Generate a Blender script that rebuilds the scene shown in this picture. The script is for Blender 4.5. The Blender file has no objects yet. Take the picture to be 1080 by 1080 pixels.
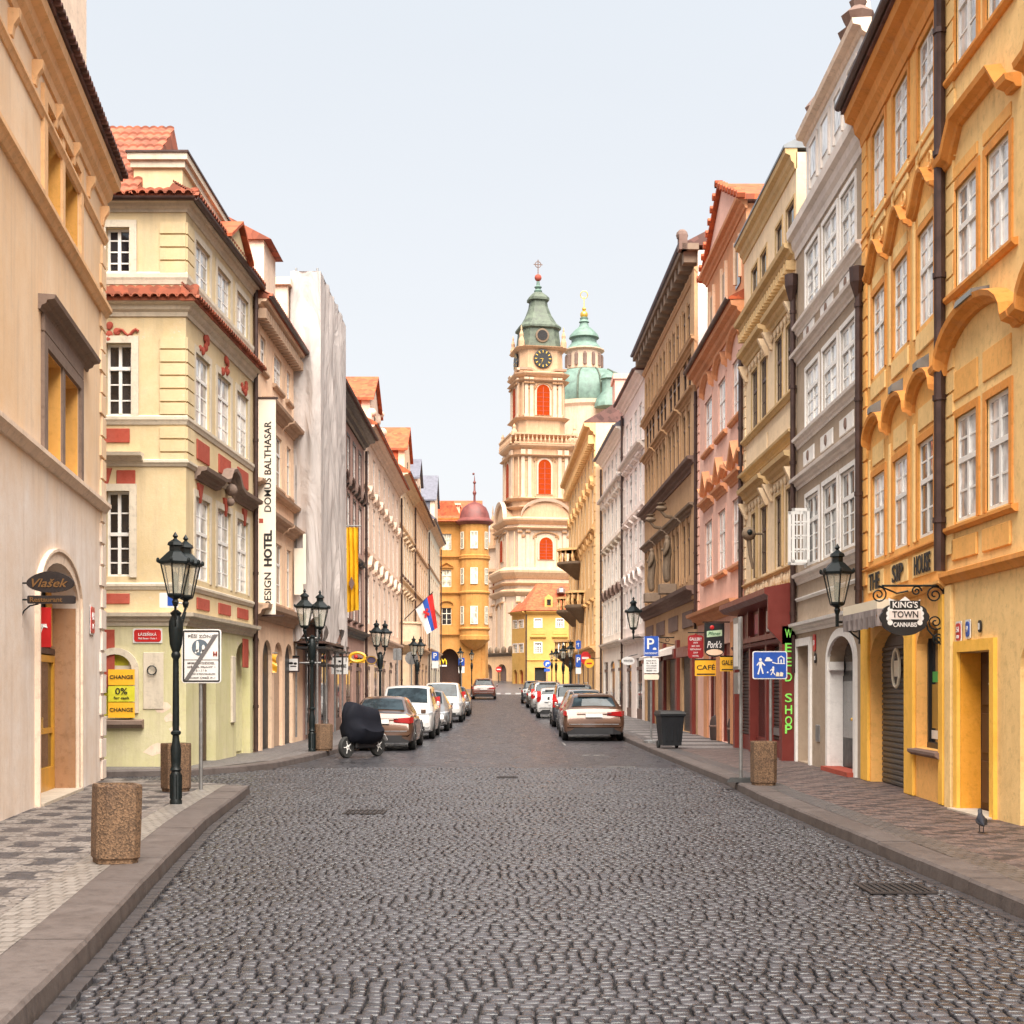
import bpy, bmesh, math, random
from mathutils import Matrix, Vector
import numpy as np
random.seed(7); rng = np.random.default_rng(7)
PI = math.pi; R = math.radians
SC = bpy.context.scene; COL = SC.collection
# ---------------------------------------------------------------- camera, sky, sun, exposure
F, HX, HY, CZ = 1450.0, 540.0, 727.0, 1.65
cam = bpy.data.cameras.new('camera'); camo = bpy.data.objects.new('camera', cam); COL.objects.link(camo)
camo.location = (0, 0, CZ); camo.rotation_euler = (PI/2, 0, 0)
cam.sensor_width = 36; cam.lens = 36*F/1080; cam.shift_y = (HY-540)/1080; cam.clip_start = .1; cam.clip_end = 3000
SC.camera = camo
SC.view_settings.view_transform = 'Standard'; SC.view_settings.look = 'None'; SC.view_settings.gamma = 1
SC.view_settings.exposure = 1.72
SUN_EL, SUN_AZ = 58, 172      # elevation; azimuth of the sun measured from +Y clockwise (behind the camera)
w = bpy.data.worlds.new('World'); SC.world = w; w.use_nodes = True
nt = w.node_tree; nt.nodes.clear()
wo = nt.nodes.new('ShaderNodeOutputWorld')
sky = nt.nodes.new('ShaderNodeTexSky'); sky.sky_type = 'NISHITA'; sky.sun_disc = False
sky.sun_elevation = R(SUN_EL); sky.sun_rotation = R(SUN_AZ); sky.air_density = 1; sky.dust_density = 3
b1 = nt.nodes.new('ShaderNodeBackground'); b1.inputs[1].default_value = .05
nt.links.new(sky.outputs[0], b1.inputs[0])
tc = nt.nodes.new('ShaderNodeTexCoord'); sx = nt.nodes.new('ShaderNodeSeparateXYZ'); nt.links.new(tc.outputs['Generated'], sx.inputs[0])
rp = nt.nodes.new('ShaderNodeValToRGB'); nt.links.new(sx.outputs[2], rp.inputs[0])
rp.color_ramp.elements[0].position = 0; rp.color_ramp.elements[0].color = (.328, .321, .316, 1)
rp.color_ramp.elements[1].position = .55; rp.color_ramp.elements[1].color = (.268, .285, .303, 1)
e_ = rp.color_ramp.elements.new(.2); e_.color = (.301, .304, .308, 1)
nz = nt.nodes.new('ShaderNodeTexNoise'); nz.inputs['Scale'].default_value = 2.2; nz.inputs['Detail'].default_value = 5
mp = nt.nodes.new('ShaderNodeMapping'); mp.inputs['Scale'].default_value = (1, 1, 4)
nt.links.new(tc.outputs['Generated'], mp.inputs[0]); nt.links.new(mp.outputs[0], nz.inputs[0])
mr = nt.nodes.new('ShaderNodeMapRange'); mr.inputs[3].default_value = .97; mr.inputs[4].default_value = 1.03; nt.links.new(nz.outputs[0], mr.inputs[0])
vm = nt.nodes.new('ShaderNodeVectorMath'); vm.operation = 'SCALE'; nt.links.new(rp.outputs[0], vm.inputs[0]); nt.links.new(mr.outputs[0], vm.inputs['Scale'])
b2 = nt.nodes.new('ShaderNodeBackground'); nt.links.new(vm.outputs[0], b2.inputs[0]); b2.inputs[1].default_value = 1
mx = nt.nodes.new('ShaderNodeMixShader'); mx.inputs[0].default_value = .85
nt.links.new(b1.outputs[0], mx.inputs[1]); nt.links.new(b2.outputs[0], mx.inputs[2]); nt.links.new(mx.outputs[0], wo.inputs[0])
sl = bpy.data.lights.new('sun', 'SUN'); sl.energy = 4.0; sl.angle = R(66); sl.color = (1, .925, .83)
so = bpy.data.objects.new('sun', sl); COL.objects.link(so)
_d = Vector((math.sin(R(SUN_AZ))*math.cos(R(SUN_EL)), math.cos(R(SUN_AZ))*math.cos(R(SUN_EL)), math.sin(R(SUN_EL))))
so.rotation_euler = _d.to_track_quat('Z', 'Y').to_euler(); so.location = _d*100
SC.cycles.max_bounces = 6; SC.cycles.diffuse_bounces = 3

# ---------------------------------------------------------------- materials
def srgb(r, g, b):
    return tuple(((c/255)/12.92 if c/255 <= .04045 else (((c/255)+.055)/1.055)**2.4) for c in (r, g, b))
class NT:
    def __init__(s, name):
        s.m = bpy.data.materials.new(name); s.m.use_nodes = True; s.t = s.m.node_tree
        s.b = s.t.nodes['Principled BSDF']
    def n(s, typ, **kw):
        o = s.t.nodes.new(typ)
        for k, v in kw.items():
            if k.startswith('i_'):
                key = k[2:]; key = int(key) if key.isdigit() else key.replace('_', ' ')
                o.inputs[key].default_value = v
            else: setattr(o, k, v)
        return o
    def l(s, a, b): s.t.links.new(a, b)
    def set(s, **kw):
        for k, v in kw.items(): s.b.inputs[k.replace('_', ' ')].default_value = v
    def pos(s): return s.n('ShaderNodeNewGeometry').outputs['Position']
    def noise(s, vec, scale, detail=3, rough=.55):
        o = s.n('ShaderNodeTexNoise', i_Scale=scale, i_Detail=detail, i_Roughness=rough); s.l(vec, o.inputs['Vector']); return o.outputs[0]
    def mapv(s, vec, sc):
        o = s.n('ShaderNodeMapping'); o.inputs['Scale'].default_value = sc; s.l(vec, o.inputs[0]); return o.outputs[0]
    def mix(s, fac, a, b, typ='MIX'):
        o = s.n('ShaderNodeMix', data_type='RGBA', blend_type=typ)
        for i, v in ((0, fac), (6, a), (7, b)):
            if isinstance(v, (int, float)): o.inputs[i].default_value = v
            elif isinstance(v, tuple): o.inputs[i].default_value = v+(1,) if len(v) == 3 else v
            else: s.l(v, o.inputs[i])
        return o.outputs[2]
    def rng(s, v, a, b, c, d):
        o = s.n('ShaderNodeMapRange'); s.l(v, o.inputs[0])
        for i, x in enumerate((a, b, c, d)): o.inputs[i+1].default_value = x
        return o.outputs[0]
    def math(s, op, a, b=None):
        o = s.n('ShaderNodeMath', operation=op)
        for i, v in ((0, a), (1, b)):
            if v is None: continue
            if isinstance(v, (int, float)): o.inputs[i].default_value = v
            else: s.l(v, o.inputs[i])
        return o.outputs[0]
    def bump(s, h, st, dist=.02):
        o = s.n('ShaderNodeBump', i_Strength=st, i_Distance=dist); s.l(h, o.inputs['Height']); s.l(o.outputs[0], s.b.inputs['Normal'])
def plaster(name, c, dirt=(.25, .2, .17), amt=.35, rough=.85):
    amt = min(.9, amt*1.35+.08)
    """limewashed render: broad patches, rain streaks, fine grain (wear that belongs to the wall itself)"""
    t = NT(name); p = t.pos()
    big = t.noise(p, .9, 7, .75); st = t.noise(t.mapv(p, (2.2, 2.2, .22)), 1.6, 5, .65); fine = t.noise(p, 9, 5, .7)
    c2 = tuple(min(1, x*1.16+.03) for x in c)
    vo = t.n('ShaderNodeTexVoronoi', i_Scale=.55, i_Randomness=1.0); t.l(t.mapv(p, (1, 1, .8)), vo.inputs['Vector']); vs_ = t.n('ShaderNodeSeparateColor'); t.l(vo.outputs['Color'], vs_.inputs[0])
    col = t.mix(t.rng(big, .35, .68, 0, 1), c, c2)
    col = t.mix(t.rng(vs_.outputs[0], .7, .74, 0, .22), col, tuple(x*.85+.02 for x in c))
    col = t.mix(t.rng(st, .5, .74, 0, amt), col, tuple(a*.6+b*.4 for a, b in zip(c, dirt)))
    col = t.mix(t.rng(fine, .52, .72, 0, min(1, .15+amt*.8)), col, tuple(x*.7 for x in c))
    col = t.mix(t.rng(t.noise(p, 2.4, 6, .75), .54, .7, 0, min(1, .1+amt*.6)), col, tuple(x*.84 for x in c))
    t.l(col, t.b.inputs['Base Color']); t.set(Roughness=rough); t.b.inputs['Specular IOR Level'].default_value = .25
    t.bump(t.math('ADD', t.noise(p, 30, 4, .7), t.math('MULTIPLY', t.noise(p, 4, 4, .6), 2)), .3, .012); return t.m
def solid(name, c, rough=.5, metal=0, var=.12, scale=6, spec=.5, coat=0):
    t = NT(name); p = t.n('ShaderNodeTexCoord').outputs['Object']
    f = t.noise(p, scale, 4, .6)
    t.l(t.mix(t.rng(f, .3, .7, 0, 1), tuple(x*(1-var) for x in c), tuple(min(1, x*(1+var)) for x in c)), t.b.inputs['Base Color'])
    t.l(t.rng(f, .3, .7, rough*.85, min(1, rough*1.15)), t.b.inputs['Roughness'])
    t.set(Metallic=metal); t.b.inputs['Specular IOR Level'].default_value = spec; t.b.inputs['Coat Weight'].default_value = coat
    t.b.inputs['Coat Roughness'].default_value = .05
    return t.m
def glass(name, c, rough=.04, ior=1.9, bumpy=.03):
    t = NT(name); oi = t.n('ShaderNodeObjectInfo'); p = t.pos()
    f = t.noise(t.mapv(p, (2.2, 2.2, 1.1)), 1.1, 4, .6)
    t.l(t.mix(t.rng(f, .42, .58, 0, 1), tuple(x*.4 for x in c), c), t.b.inputs['Base Color'])
    t.set(Roughness=rough, IOR=ior); t.bump(t.noise(p, 2.5, 1, .5), bumpy, .05); return t.m
def tiles(name, c):
    t = NT(name); p = t.pos(); v = t.n('ShaderNodeTexVoronoi', i_Scale=4.5); t.l(p, v.inputs['Vector'])
    s_ = t.n('ShaderNodeSeparateColor'); t.l(v.outputs['Color'], s_.inputs[0])
    col = t.mix(s_.outputs[0], tuple(x*.6 for x in c), tuple(min(1, x*1.3) for x in c))
    col = t.mix(t.rng(t.noise(p, 1.5, 5, .7), .5, .8, 0, .5), col, (.12, .07, .05))
    t.l(col, t.b.inputs['Base Color']); t.set(Roughness=.8); return t.m
M = {}
M['iron'] = solid('cast_iron_paint', (.006, .010, .011), .42, 0, .3, 20, spec=.3)
M['gutter'] = solid('gutter_copper', (.06, .033, .028), .45, .4, .3, 5)
M['zinc'] = solid('zinc_sheet', (.16, .17, .18), .45, .5, .2, 3)
M['white'] = solid('white_paint', (.76, .74, .71), .5, 0, .05, 4)
M['cream_paint'] = solid('cream_paint', (.72, .64, .5), .5, 0, .06, 4)
M['brownwood'] = solid('brown_wood', (.06, .028, .02), .5, 0, .3, 8)
M['pane'] = glass('window_pane', (.09, .095, .10), ior=1.9, bumpy=.08)
M['panec'] = glass('curtain_and_sky_pane', (.80, .79, .78), ior=2.2)  # white of curtains, with bright sky reflection also put into the colour
M['panedark'] = glass('dark_pane', (.03, .028, .03), ior=1.7)
M['pane_warm'] = glass('warm_reflection_pane', (.8, .72, .55), ior=2.0)  # yellow-white sky reflection put into the pane colour
M['dark'] = solid('dark_void', (.015, .013, .013), .8)
M['tile'] = tiles('clay_roof_tile', (.31, .085, .042))
M['tileor'] = tiles('orange_roof_tile', (.42, .085, .026))
M['tiledark'] = tiles('weathered_roof_tile', (.13, .06, .05))
M['slate'] = solid('slate_roof', (.12, .12, .15), .6, 0, .25, 5)
M['copper'] = solid('verdigris_copper', (.12, .19, .155), .6, 0, .3, 1.2)
M['copperdark'] = solid('weathered_verdigris', (.085, .105, .075), .65, 0, .45, 1.5)
M['gold'] = solid('gilding', (.8, .5, .1), .3, .8)
M['stone'] = plaster('sandstone_trim', (.46, .39, .31), amt=.5)
M['rubber'] = solid('tyre_rubber', (.02, .02, .02), .8)
M['chrome'] = solid('alloy', (.55, .55, .56), .3, .9)
M['steel'] = solid('galvanised_steel', (.3, .3, .3), .45, .7, .2, 8)
M['red'] = solid('red_enamel', (.5, .02, .02), .35)
M['blue'] = solid('blue_enamel', (.02, .08, .38), .35)
M['black'] = solid('black_paint', (.012, .012, .013), .45)
M['signwhite'] = solid('sign_white', (.72, .70, .68), .4, 0, .04)
M['yellow'] = solid('sign_yellow', (.85, .45, .03), .4, 0, .05)
M['yellowgreen'] = solid('sign_lime', (.62, .58, .04), .4)
M['ink'] = solid('black_ink', (.012, .01, .01), .6)
M['shutter'] = solid('roller_shutter', (.09, .085, .08), .45, .5, .25, 4)

# ---------------------------------------------------------------- mesh helpers
class MB:
    def __init__(s, T=None): s.v = []; s.f = []; s.T = T
    def add(s, vs, fs):
        o = len(s.v)
        if s.T: vs = [s.T(*p) for p in vs]
        s.v += [tuple(p) for p in vs]; s.f += [tuple(i+o for i in f) for f in fs]; return s
    def box(s, x0, x1, y0, y1, z0, z1):
        return s.add([(x, y, z) for x in (x0, x1) for y in (y0, y1) for z in (z0, z1)],
                     [(0, 1, 3, 2), (4, 6, 7, 5), (0, 4, 5, 1), (2, 3, 7, 6), (0, 2, 6, 4), (1, 5, 7, 3)])
    def bbox(s, x0, x1, y0, y1, z0, z1, b=.01):      # box with chamfered long edges
        pts = [(x0+b, y0), (x1-b, y0), (x1, y0+b), (x1, y1-b), (x1-b, y1), (x0+b, y1), (x0, y1-b), (x0, y0+b)]
        ins = [(min(max(x, x0+b), x1-b), min(max(y, y0+b), y1-b)) for x, y in pts]
        rings = [[(x, y, z0) for x, y in ins], [(x, y, z0+b) for x, y in pts], [(x, y, z1-b) for x, y in pts], [(x, y, z1) for x, y in ins]]
        return s.loft(rings)
    def quad(s, a, b, c, d): return s.add([a, b, c, d], [(0, 1, 2, 3)])
    def loft(s, rings, close=True, caps=True):
        n = len(rings[0]); vs = [p for r in rings for p in r]; fs = []
        for i in range(len(rings)-1):
            for j in range(n if close else n-1):
                k = (j+1) % n; fs.append((i*n+j, i*n+k, (i+1)*n+k, (i+1)*n+j))
        if caps: fs += [tuple(range(n)), tuple(range((len(rings)-1)*n, len(rings)*n))]
        return s.add(vs, fs)
    def lathe(s, prof, n=16, c=(0, 0), sx=1, sy=1, rot=0, caps=True):
        return s.loft([[(c[0]+sx*r*math.cos(rot+2*PI*k/n), c[1]+sy*r*math.sin(rot+2*PI*k/n), z) for k in range(n)] for r, z in prof], caps=caps)
    def tube(s, path, r, n=8):
        P = [Vector(p) for p in path]; rings = []
        up = Vector((0, 0, 1))
        for i, p in enumerate(P):
            d = (P[min(i+1, len(P)-1)]-P[max(i-1, 0)]).normalized()
            a = d.cross(up) if i == 0 else a-d*a.dot(d)
            if a.length < .05: a = d.cross(Vector((0, 1, 0)))
            if a.length < .05: a = d.cross(Vector((1, 0, 0)))
            a.normalize(); b = d.cross(a); rr = r[i] if isinstance(r, (list, tuple)) else r
            rings.append([tuple(p+a*rr*math.cos(2*PI*k/n)+b*rr*math.sin(2*PI*k/n)) for k in range(n)])
        return s.loft(rings)
    def prism(s, poly, a0, a1, ax='y'):
        def m(p, a):
            return {'y': (p[0], a, p[1]), 'x': (a, p[0], p[1]), 'z': (p[0], p[1], a)}[ax]
        n = len(poly); return s.add([m(p, a0) for p in poly]+[m(p, a1) for p in poly],
            [tuple(range(n)), tuple(range(n, 2*n))]+[(i, (i+1) % n, n+(i+1) % n, n+i) for i in range(n)])
    def sphere(s, c, r, n=12, m=8, sc=(1, 1, 1)):
        return s.loft([[(c[0]+sc[0]*r*math.sin(PI*i/m)*math.cos(2*PI*k/n), c[1]+sc[1]*r*math.sin(PI*i/m)*math.sin(2*PI*k/n), c[2]+sc[2]*r*math.cos(PI*i/m)) for k in range(n)] for i in range(m+1)], caps=False)
    def build(s, name, mat, parent=None, smooth=False, recalc=True):
        me = bpy.data.meshes.new(name); me.from_pydata(s.v, [], s.f); me.validate()
        if recalc:
            bm = bmesh.new(); bm.from_mesh(me); bmesh.ops.recalc_face_normals(bm, faces=bm.faces); bm.to_mesh(me); bm.free()
        me.materials.append(M[mat] if isinstance(mat, str) else mat)
        if smooth:
            me.polygons.foreach_set('use_smooth', [True]*len(me.polygons))
            try: me.set_sharp_from_angle(angle=R(35))
            except Exception: pass
        o = bpy.data.objects.new(name, me); COL.objects.link(o)
        if parent is not None: o.parent = parent
        return o
_tc = {}
def text_data(txt, shear=0, space=1):
    k = (txt, shear, space)
    if k not in _tc:
        cu = bpy.data.curves.new('t', 'FONT'); cu.body = txt; cu.size = 1; cu.extrude = .012; cu.align_x = 'CENTER'; cu.align_y = 'CENTER'
        cu.shear = shear; cu.space_character = space; cu.resolution_u = 3; cu.offset = .012
        o = bpy.data.objects.new('t', cu); COL.objects.link(o); dg = bpy.context.evaluated_depsgraph_get(); dg.update()
        me = o.evaluated_get(dg).to_mesh(); vs = [tuple(v.co) for v in me.vertices]; fs = [tuple(p.vertices) for p in me.polygons]
        o.evaluated_get(dg).to_mesh_clear(); bpy.data.objects.remove(o); bpy.data.curves.remove(cu)
        xs = [v[0] for v in vs] or [0]; ys = [v[1] for v in vs] or [0]
        cx, cy = (min(xs)+max(xs))/2, (min(ys)+max(ys))/2
        _tc[k] = ([(x-cx, y-cy, z) for x, y, z in vs], fs, max(xs)-min(xs), max(ys)-min(ys))
    return _tc[k]
def text(mb, txt, cx, cz, w=None, h=None, y=-.003, fr=None, shear=0, space=1, vert=False):
    """lettering centred at (cx, cz) in the X-Z plane of mb facing -Y (or through fr(a, b, depth))"""
    vs, fs, W, H = text_data(txt, shear, space); sx = (w/W) if w else h/H; sz = (h/H) if h else sx
    out = []
    for x, yy, z in vs:
        a, b = x*sx, yy*sz
        if vert: a, b = -b, a
        out.append(fr(cx+a, cz+b, z*.5) if fr else (cx+a, y-z*.5, cz+b))
    mb.add(out, fs)
def tag(o, label=None, cat=None, group=None, kind=None):
    if label: o['label'] = label
    if cat: o['category'] = cat
    if group: o['group'] = group
    if kind: o['kind'] = kind
    return o
def thing(name, label, cat, loc=(0, 0, 0), rz=0, group=None):
    o = bpy.data.objects.new(name, None); COL.objects.link(o); o.location = loc; o.rotation_euler = (0, 0, rz); o.empty_display_size = .2
    return tag(o, label, cat, group)
def dup(root, loc, rz=None, label=None, group=None):
    kids = {}
    for o in bpy.data.objects:
        if o.parent: kids.setdefault(o.parent.name, []).append(o)
    def cp(o, par):
        c = o.copy(); COL.objects.link(c); c.parent = par
        for ch in kids.get(o.name, []): cp(ch, c)
        return c
    r = cp(root, None); r.location = loc
    if rz is not None: r.rotation_euler = (0, 0, rz)
    if label: r['label'] = label
    if group: r['group'] = group
    return r

# ---------------------------------------------------------------- terrain: level near the camera, climbing towards the square
def gz(Y):
    return .00014*max(0, min(Y, 150)-25)**2+(.035*(min(Y, 175)-150) if Y > 150 else 0)
def lerp_pts(pts, y):
    for (y0, x0), (y1, x1) in zip(pts, pts[1:]):
        if y <= y1: return x0+(x1-x0)*(max(y, y0)-y0)/(y1-y0)
    return pts[-1][1]
KR = [(-2, 3.75), (9.8, 3.68), (20, 3.62), (24, 3.72), (43, 3.5), (67, 3.05), (103, 2.5), (115, 2.4)]
KLN = [(-2, -1.3), (6.8, -2.38), (8.7, -2.62), (11.4, -3.0), (16.4, -3.64), (21.75, -4.15)]
KLF = [(25.75, -30), (25.75, -7.8), (26.3, -6.1), (28.1, -5.05), (31.5, -4.66), (36, -4.45), (44, -4.35), (62, -4.3), (90, -3.9), (125, -3.9)]
def slab(poly, name, mat, z=.12, th=None, parent=None):
    """pavement: polygon (x, y) given as left and right chains, sampled so that it follows the rising ground"""
    return None
def strip(A, B, name, mat, za=.12, zb=.12, n=1, kind='structure', down=0):
    """ribbon between two chains of (x, y), each vertex lifted to the ground"""
    mb = MB(); va = [(x, y, gz(y)+za) for x, y in A]; vb = [(x, y, gz(y)+zb) for x, y in B]; m = len(A)
    mb.add(va+vb, [(i, i+1, m+i+1, m+i) for i in range(m-1)])
    if down: mb.add([(x, y, z) for x, y, z in va]+[(x, y, z-down) for x, y, z in va], [(i, i+1, m+i+1, m+i) for i in range(m-1)])
    return mb
def ychain(pts, y0, y1, step=2.0, off=0):
    n = max(1, int((y1-y0)/step)); return [(lerp_pts(pts, y0+(y1-y0)*i/n)+off, y0+(y1-y0)*i/n) for i in range(n+1)]

# ground sheet (earth below the paving, to the horizon)
mb = MB(); ys = [-60, -10, 0, 25]+list(range(30, 176, 5))+[220, 400, 1500]; xs = [-1500, -200, -60, 60, 200, 1500]
mb.add([(x, y, gz(y)-.06) for y in ys for x in xs], [(i*6+j, i*6+j+1, (i+1)*6+j+1, (i+1)*6+j) for i in range(len(ys)-1) for j in range(5)])
t = NT('earth'); t.l(t.mix(t.noise(t.pos(), .3, 5), (.16, .14, .12), (.1, .09, .08)), t.b.inputs['Base Color']); t.set(Roughness=.9)
M['earth'] = t.m
tag(mb.build('ground', 'earth', recalc=False), kind='structure')

# setts seen from far: rows of small stones as a procedural surface
def sett_mat(name, bw, bh, c1, c2, mortar, msize=.012, wob=.12, rough=.42, bump=.6):
    t = NT(name); p = t.pos()
    nz = t.n('ShaderNodeTexNoise', i_Scale=.55, i_Detail=2.0); t.l(p, nz.inputs['Vector'])
    sc = t.n('ShaderNodeVectorMath', operation='SCALE'); sc.inputs['Scale'].default_value = wob*5; t.l(nz.outputs['Color'], sc.inputs[0])
    ad = t.n('ShaderNodeVectorMath', operation='ADD'); t.l(p, ad.inputs[0]); t.l(sc.outputs[0], ad.inputs[1])
    br = t.n('ShaderNodeTexBrick', i_Scale=1.0); br.offset = .5
    for k, v in (('Brick Width', bw), ('Row Height', bh), ('Mortar Size', msize), ('Mortar Smooth', .4), ('Bias', 0)): br.inputs[k].default_value = v
    br.inputs['Color1'].default_value = c1+(1,); br.inputs['Color2'].default_value = c2+(1,); br.inputs['Mortar'].default_value = mortar+(1,)
    t.l(ad.outputs[0], br.inputs['Vector'])
    col = t.mix(t.rng(t.noise(p, 14, 3), .35, .7, 0, .5), br.outputs[0], tuple(x*1.5 for x in c2))
    col = t.mix(t.rng(t.noise(p, .5, 5, .7), .45, .75, 0, .4), col, tuple(x*.7 for x in c1))
    t.l(col, t.b.inputs['Base Color']); t.set(Roughness=rough)
    h = t.math('ADD', t.math('MULTIPLY', br.outputs['Fac'], -1), t.noise(p, 40, 3)); t.bump(h, bump, .01); return t.m
t = NT('street_setts'); p = t.pos(); v = t.n('ShaderNodeTexVoronoi', i_Scale=1.0, i_Randomness=.8); t.l(t.mapv(p, (10, 10, 10)), v.inputs['Vector']); s_c = t.n('ShaderNodeSeparateColor'); t.l(v.outputs['Color'], s_c.inputs[0])
row = t.noise(t.mapv(p, (6.5, 1.1, 1)), 1.0, 7, .85); col = t.mix(t.rng(row, .42, .58, 0, 1), (.018, .017, .02), (.15, .142, .15)); col = t.mix(.55, col, t.mix(s_c.outputs[0], (.02, .018, .02), (.14, .132, .138)))
col = t.mix(t.rng(t.noise(p, .35, 5, .7), .42, .7, 0, .35), col, (.10, .092, .094)); t.l(col, t.b.inputs['Base Color']); t.set(Roughness=.33); t.b.inputs['Specular IOR Level'].default_value = .7; t.bump(t.math('ADD', v.outputs['Distance'], row), .18, .02); M['road'] = t.m
M['road_bed_far'] = solid('far_sett_joint', (.04, .037, .038), .6, 0, .4, 3)
xsr = [-40, -20, -12, -8, -6, -4, -2, 0, 2, 4, 6, 8, 20, 40]
def sheet(y0, y1, x0, x1, dz, name, mat, st=2.5):
    mb = MB(); n = max(1, int((y1-y0)/st)); mb.add([(x, y0+(y1-y0)*i/n, gz(y0+(y1-y0)*i/n)+dz) for i in range(n+1) for x in (x0, x1)], [(2*i, 2*i+1, 2*i+3, 2*i+2) for i in range(n)])
    return tag(mb.build(name, mat, recalc=False), kind='structure')
sheet(28.8, 117, -60, 60, -.012, 'road_bed', 'road_bed_far'); sheet(117, 200, -60, 60, 0, 'road', 'road')
M['joint'] = solid('sett_joint', (.014, .012, .012), .9, 0, .4, 3)
sheet(-8, 28.8, -60, 9, -.032, 'road_bed', 'joint')
# real setts near the camera: one mesh, each stone a chamfered block with its own tone
def setts(name, y0, y1, xf0, xf1, w=.09, d=.09, amp=.085, wl=4.2, seed=1, lit=None):
    r = np.random.default_rng(seed); V = []; FC = []; tone = []; y = y0; k = 0; base = 0
    row = 0
    while y < y1:
        dd = d*r.uniform(.86, 1.16); xl, xr = xf0(y), xf1(y); x = xl-r.uniform(0, w)
        while x < xr:
            ww = w*r.uniform(.78, 1.25); cx = x+ww/2; x += ww
            if cx < xl-.02 or cx > xr+.02: continue
            sh = lambda X: amp*(1-abs(((X/wl) % 1)*2-1)**1.6)+.05*math.sin(X*1.7+y*.6)
            g = .0065+r.uniform(0, .004); ta = r.uniform(0, 1); zz = r.uniform(-.004, .003)
            x0_, x1_ = cx-ww/2+g, cx+ww/2-g
            q = [(x0_, y+sh(x0_)+g), (x1_, y+sh(x1_)+g), (x1_, y+dd+sh(x1_)-g), (x0_, y+dd+sh(x0_)-g)]
            q = [(a+r.uniform(-.004, .004), b+r.uniform(-.004, .004)) for a, b in q]
            mxx = sum(a for a, b in q)/4; my = sum(b for a, b in q)/4
            # 8-gon (cut corners) x 3 levels
            oc = []
            for i in range(4):
                a, b = q[i], q[(i+1) % 4]
                oc += [(a[0]*.9+b[0]*.1, a[1]*.9+b[1]*.1), (a[0]*.1+b[0]*.9, a[1]*.1+b[1]*.9)]
            gzz = gz(my); tx, ty = r.uniform(-.035, .035), r.uniform(-.045, .045)
            for s_, z_ in ((1, -.04), (1, -.007), (.93, -.0005), (.6, .0022)):
                for a, b in oc:
                    X = mxx+(a-mxx)*s_; Y = my+(b-my)*s_
                    V.append((X, Y, gzz+z_+zz+(X-mxx)*tx+(Y-my)*ty))
            for lv in range(3):
                for i in range(8):
                    j = (i+1) % 8; FC.append((base+lv*8+i, base+lv*8+j, base+lv*8+8+j, base+lv*8+8+i))
            FC.append(tuple(base+24+i for i in range(8)))
            tone += [ta]*32; base += 32
        y += dd; row += 1
    me = bpy.data.meshes.new(name); me.from_pydata(V, [], FC)
    at = me.attributes.new('tone', 'FLOAT', 'POINT'); at.data.foreach_set('value', tone)
    me.polygons.foreach_set('use_smooth', [True]*len(me.polygons))
    o = bpy.data.objects.new(name, me); COL.objects.link(o); return o
t = NT('granite_sett'); at = t.n('ShaderNodeAttribute', attribute_name='tone'); p = t.pos()
col = t.mix(at.outputs['Fac'], (.012, .0115, .014), (.048, .046, .053))
col = t.mix(t.rng(t.noise(p, 90, 3), .45, .7, 0, .5), col, (.088, .085, .093))
col = t.mix(t.rng(t.noise(p, .45, 5, .7), .45, .72, 0, .45), col, (.022, .019, .02))
t.l(col, t.b.inputs['Base Color']); t.l(t.rng(at.outputs['Fac'], 0, 1, .24, .42), t.b.inputs['Roughness']); t.bump(t.noise(p, 120, 3), .5, .004)
M['sett'] = t.m
o = setts('road_setts', 6.2, 21.2, lambda y: lerp_pts(KLN, y)+.14, lambda y: lerp_pts(KR, y)-.12); o.data.materials.append(M['sett']); tag(o, kind='structure')
o = setts('road_setts', 21.2, 28.9, lambda y: (-6.0-(y-21) if y < 25.9 else lerp_pts(KLF, y)+.14), lambda y: lerp_pts(KR, y)-.12, w=.096, d=.1, seed=2); o.data.materials.append(M['sett']); tag(o, kind='structure')
# farther up the street each sett is one slightly tilted face
def setts_far(y0, y1, w=.12, d=.115, seed=5):
    r = np.random.default_rng(seed); V = []; FC = []; tone = []; y = y0; n = 0
    while y < y1:
        dd = d*r.uniform(.85, 1.2); xl, xr = lerp_pts(KLF, y)+.05, lerp_pts(KR, y)-.03; x = xl; g0 = gz(y); g1 = gz(y+dd)
        while x < xr-.05:
            ww = min(w*r.uniform(.75, 1.3), xr-x); tx, ty = r.normal(0, .0007), r.normal(0, .0006); z = r.uniform(-.0006, .0006); a, b = x+.005, x+ww-.005; c, e = y+.005, y+dd-.005
            s_ = .05*math.sin(x*1.7+y*.6)
            V += [(a, c+s_, g0+z-tx-ty), (b, c+s_, g0+z+tx-ty), (b, e+s_, g1+z+tx+ty), (a, e+s_, g1+z-tx+ty)]; FC.append((n, n+1, n+2, n+3)); t0 = min(1, max(0, r.normal(.8, .35))); tone += [t0]*4; n += 4; x += ww
        y += dd
    me = bpy.data.meshes.new('road_setts'); me.from_pydata(V, [], FC); at = me.attributes.new('tone', 'FLOAT', 'POINT'); at.data.foreach_set('value', tone)
    o = bpy.data.objects.new('road_setts', me); COL.objects.link(o); me.materials.append(M['sett']); return tag(o, kind='structure')
setts_far(28.8, 117)
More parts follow.
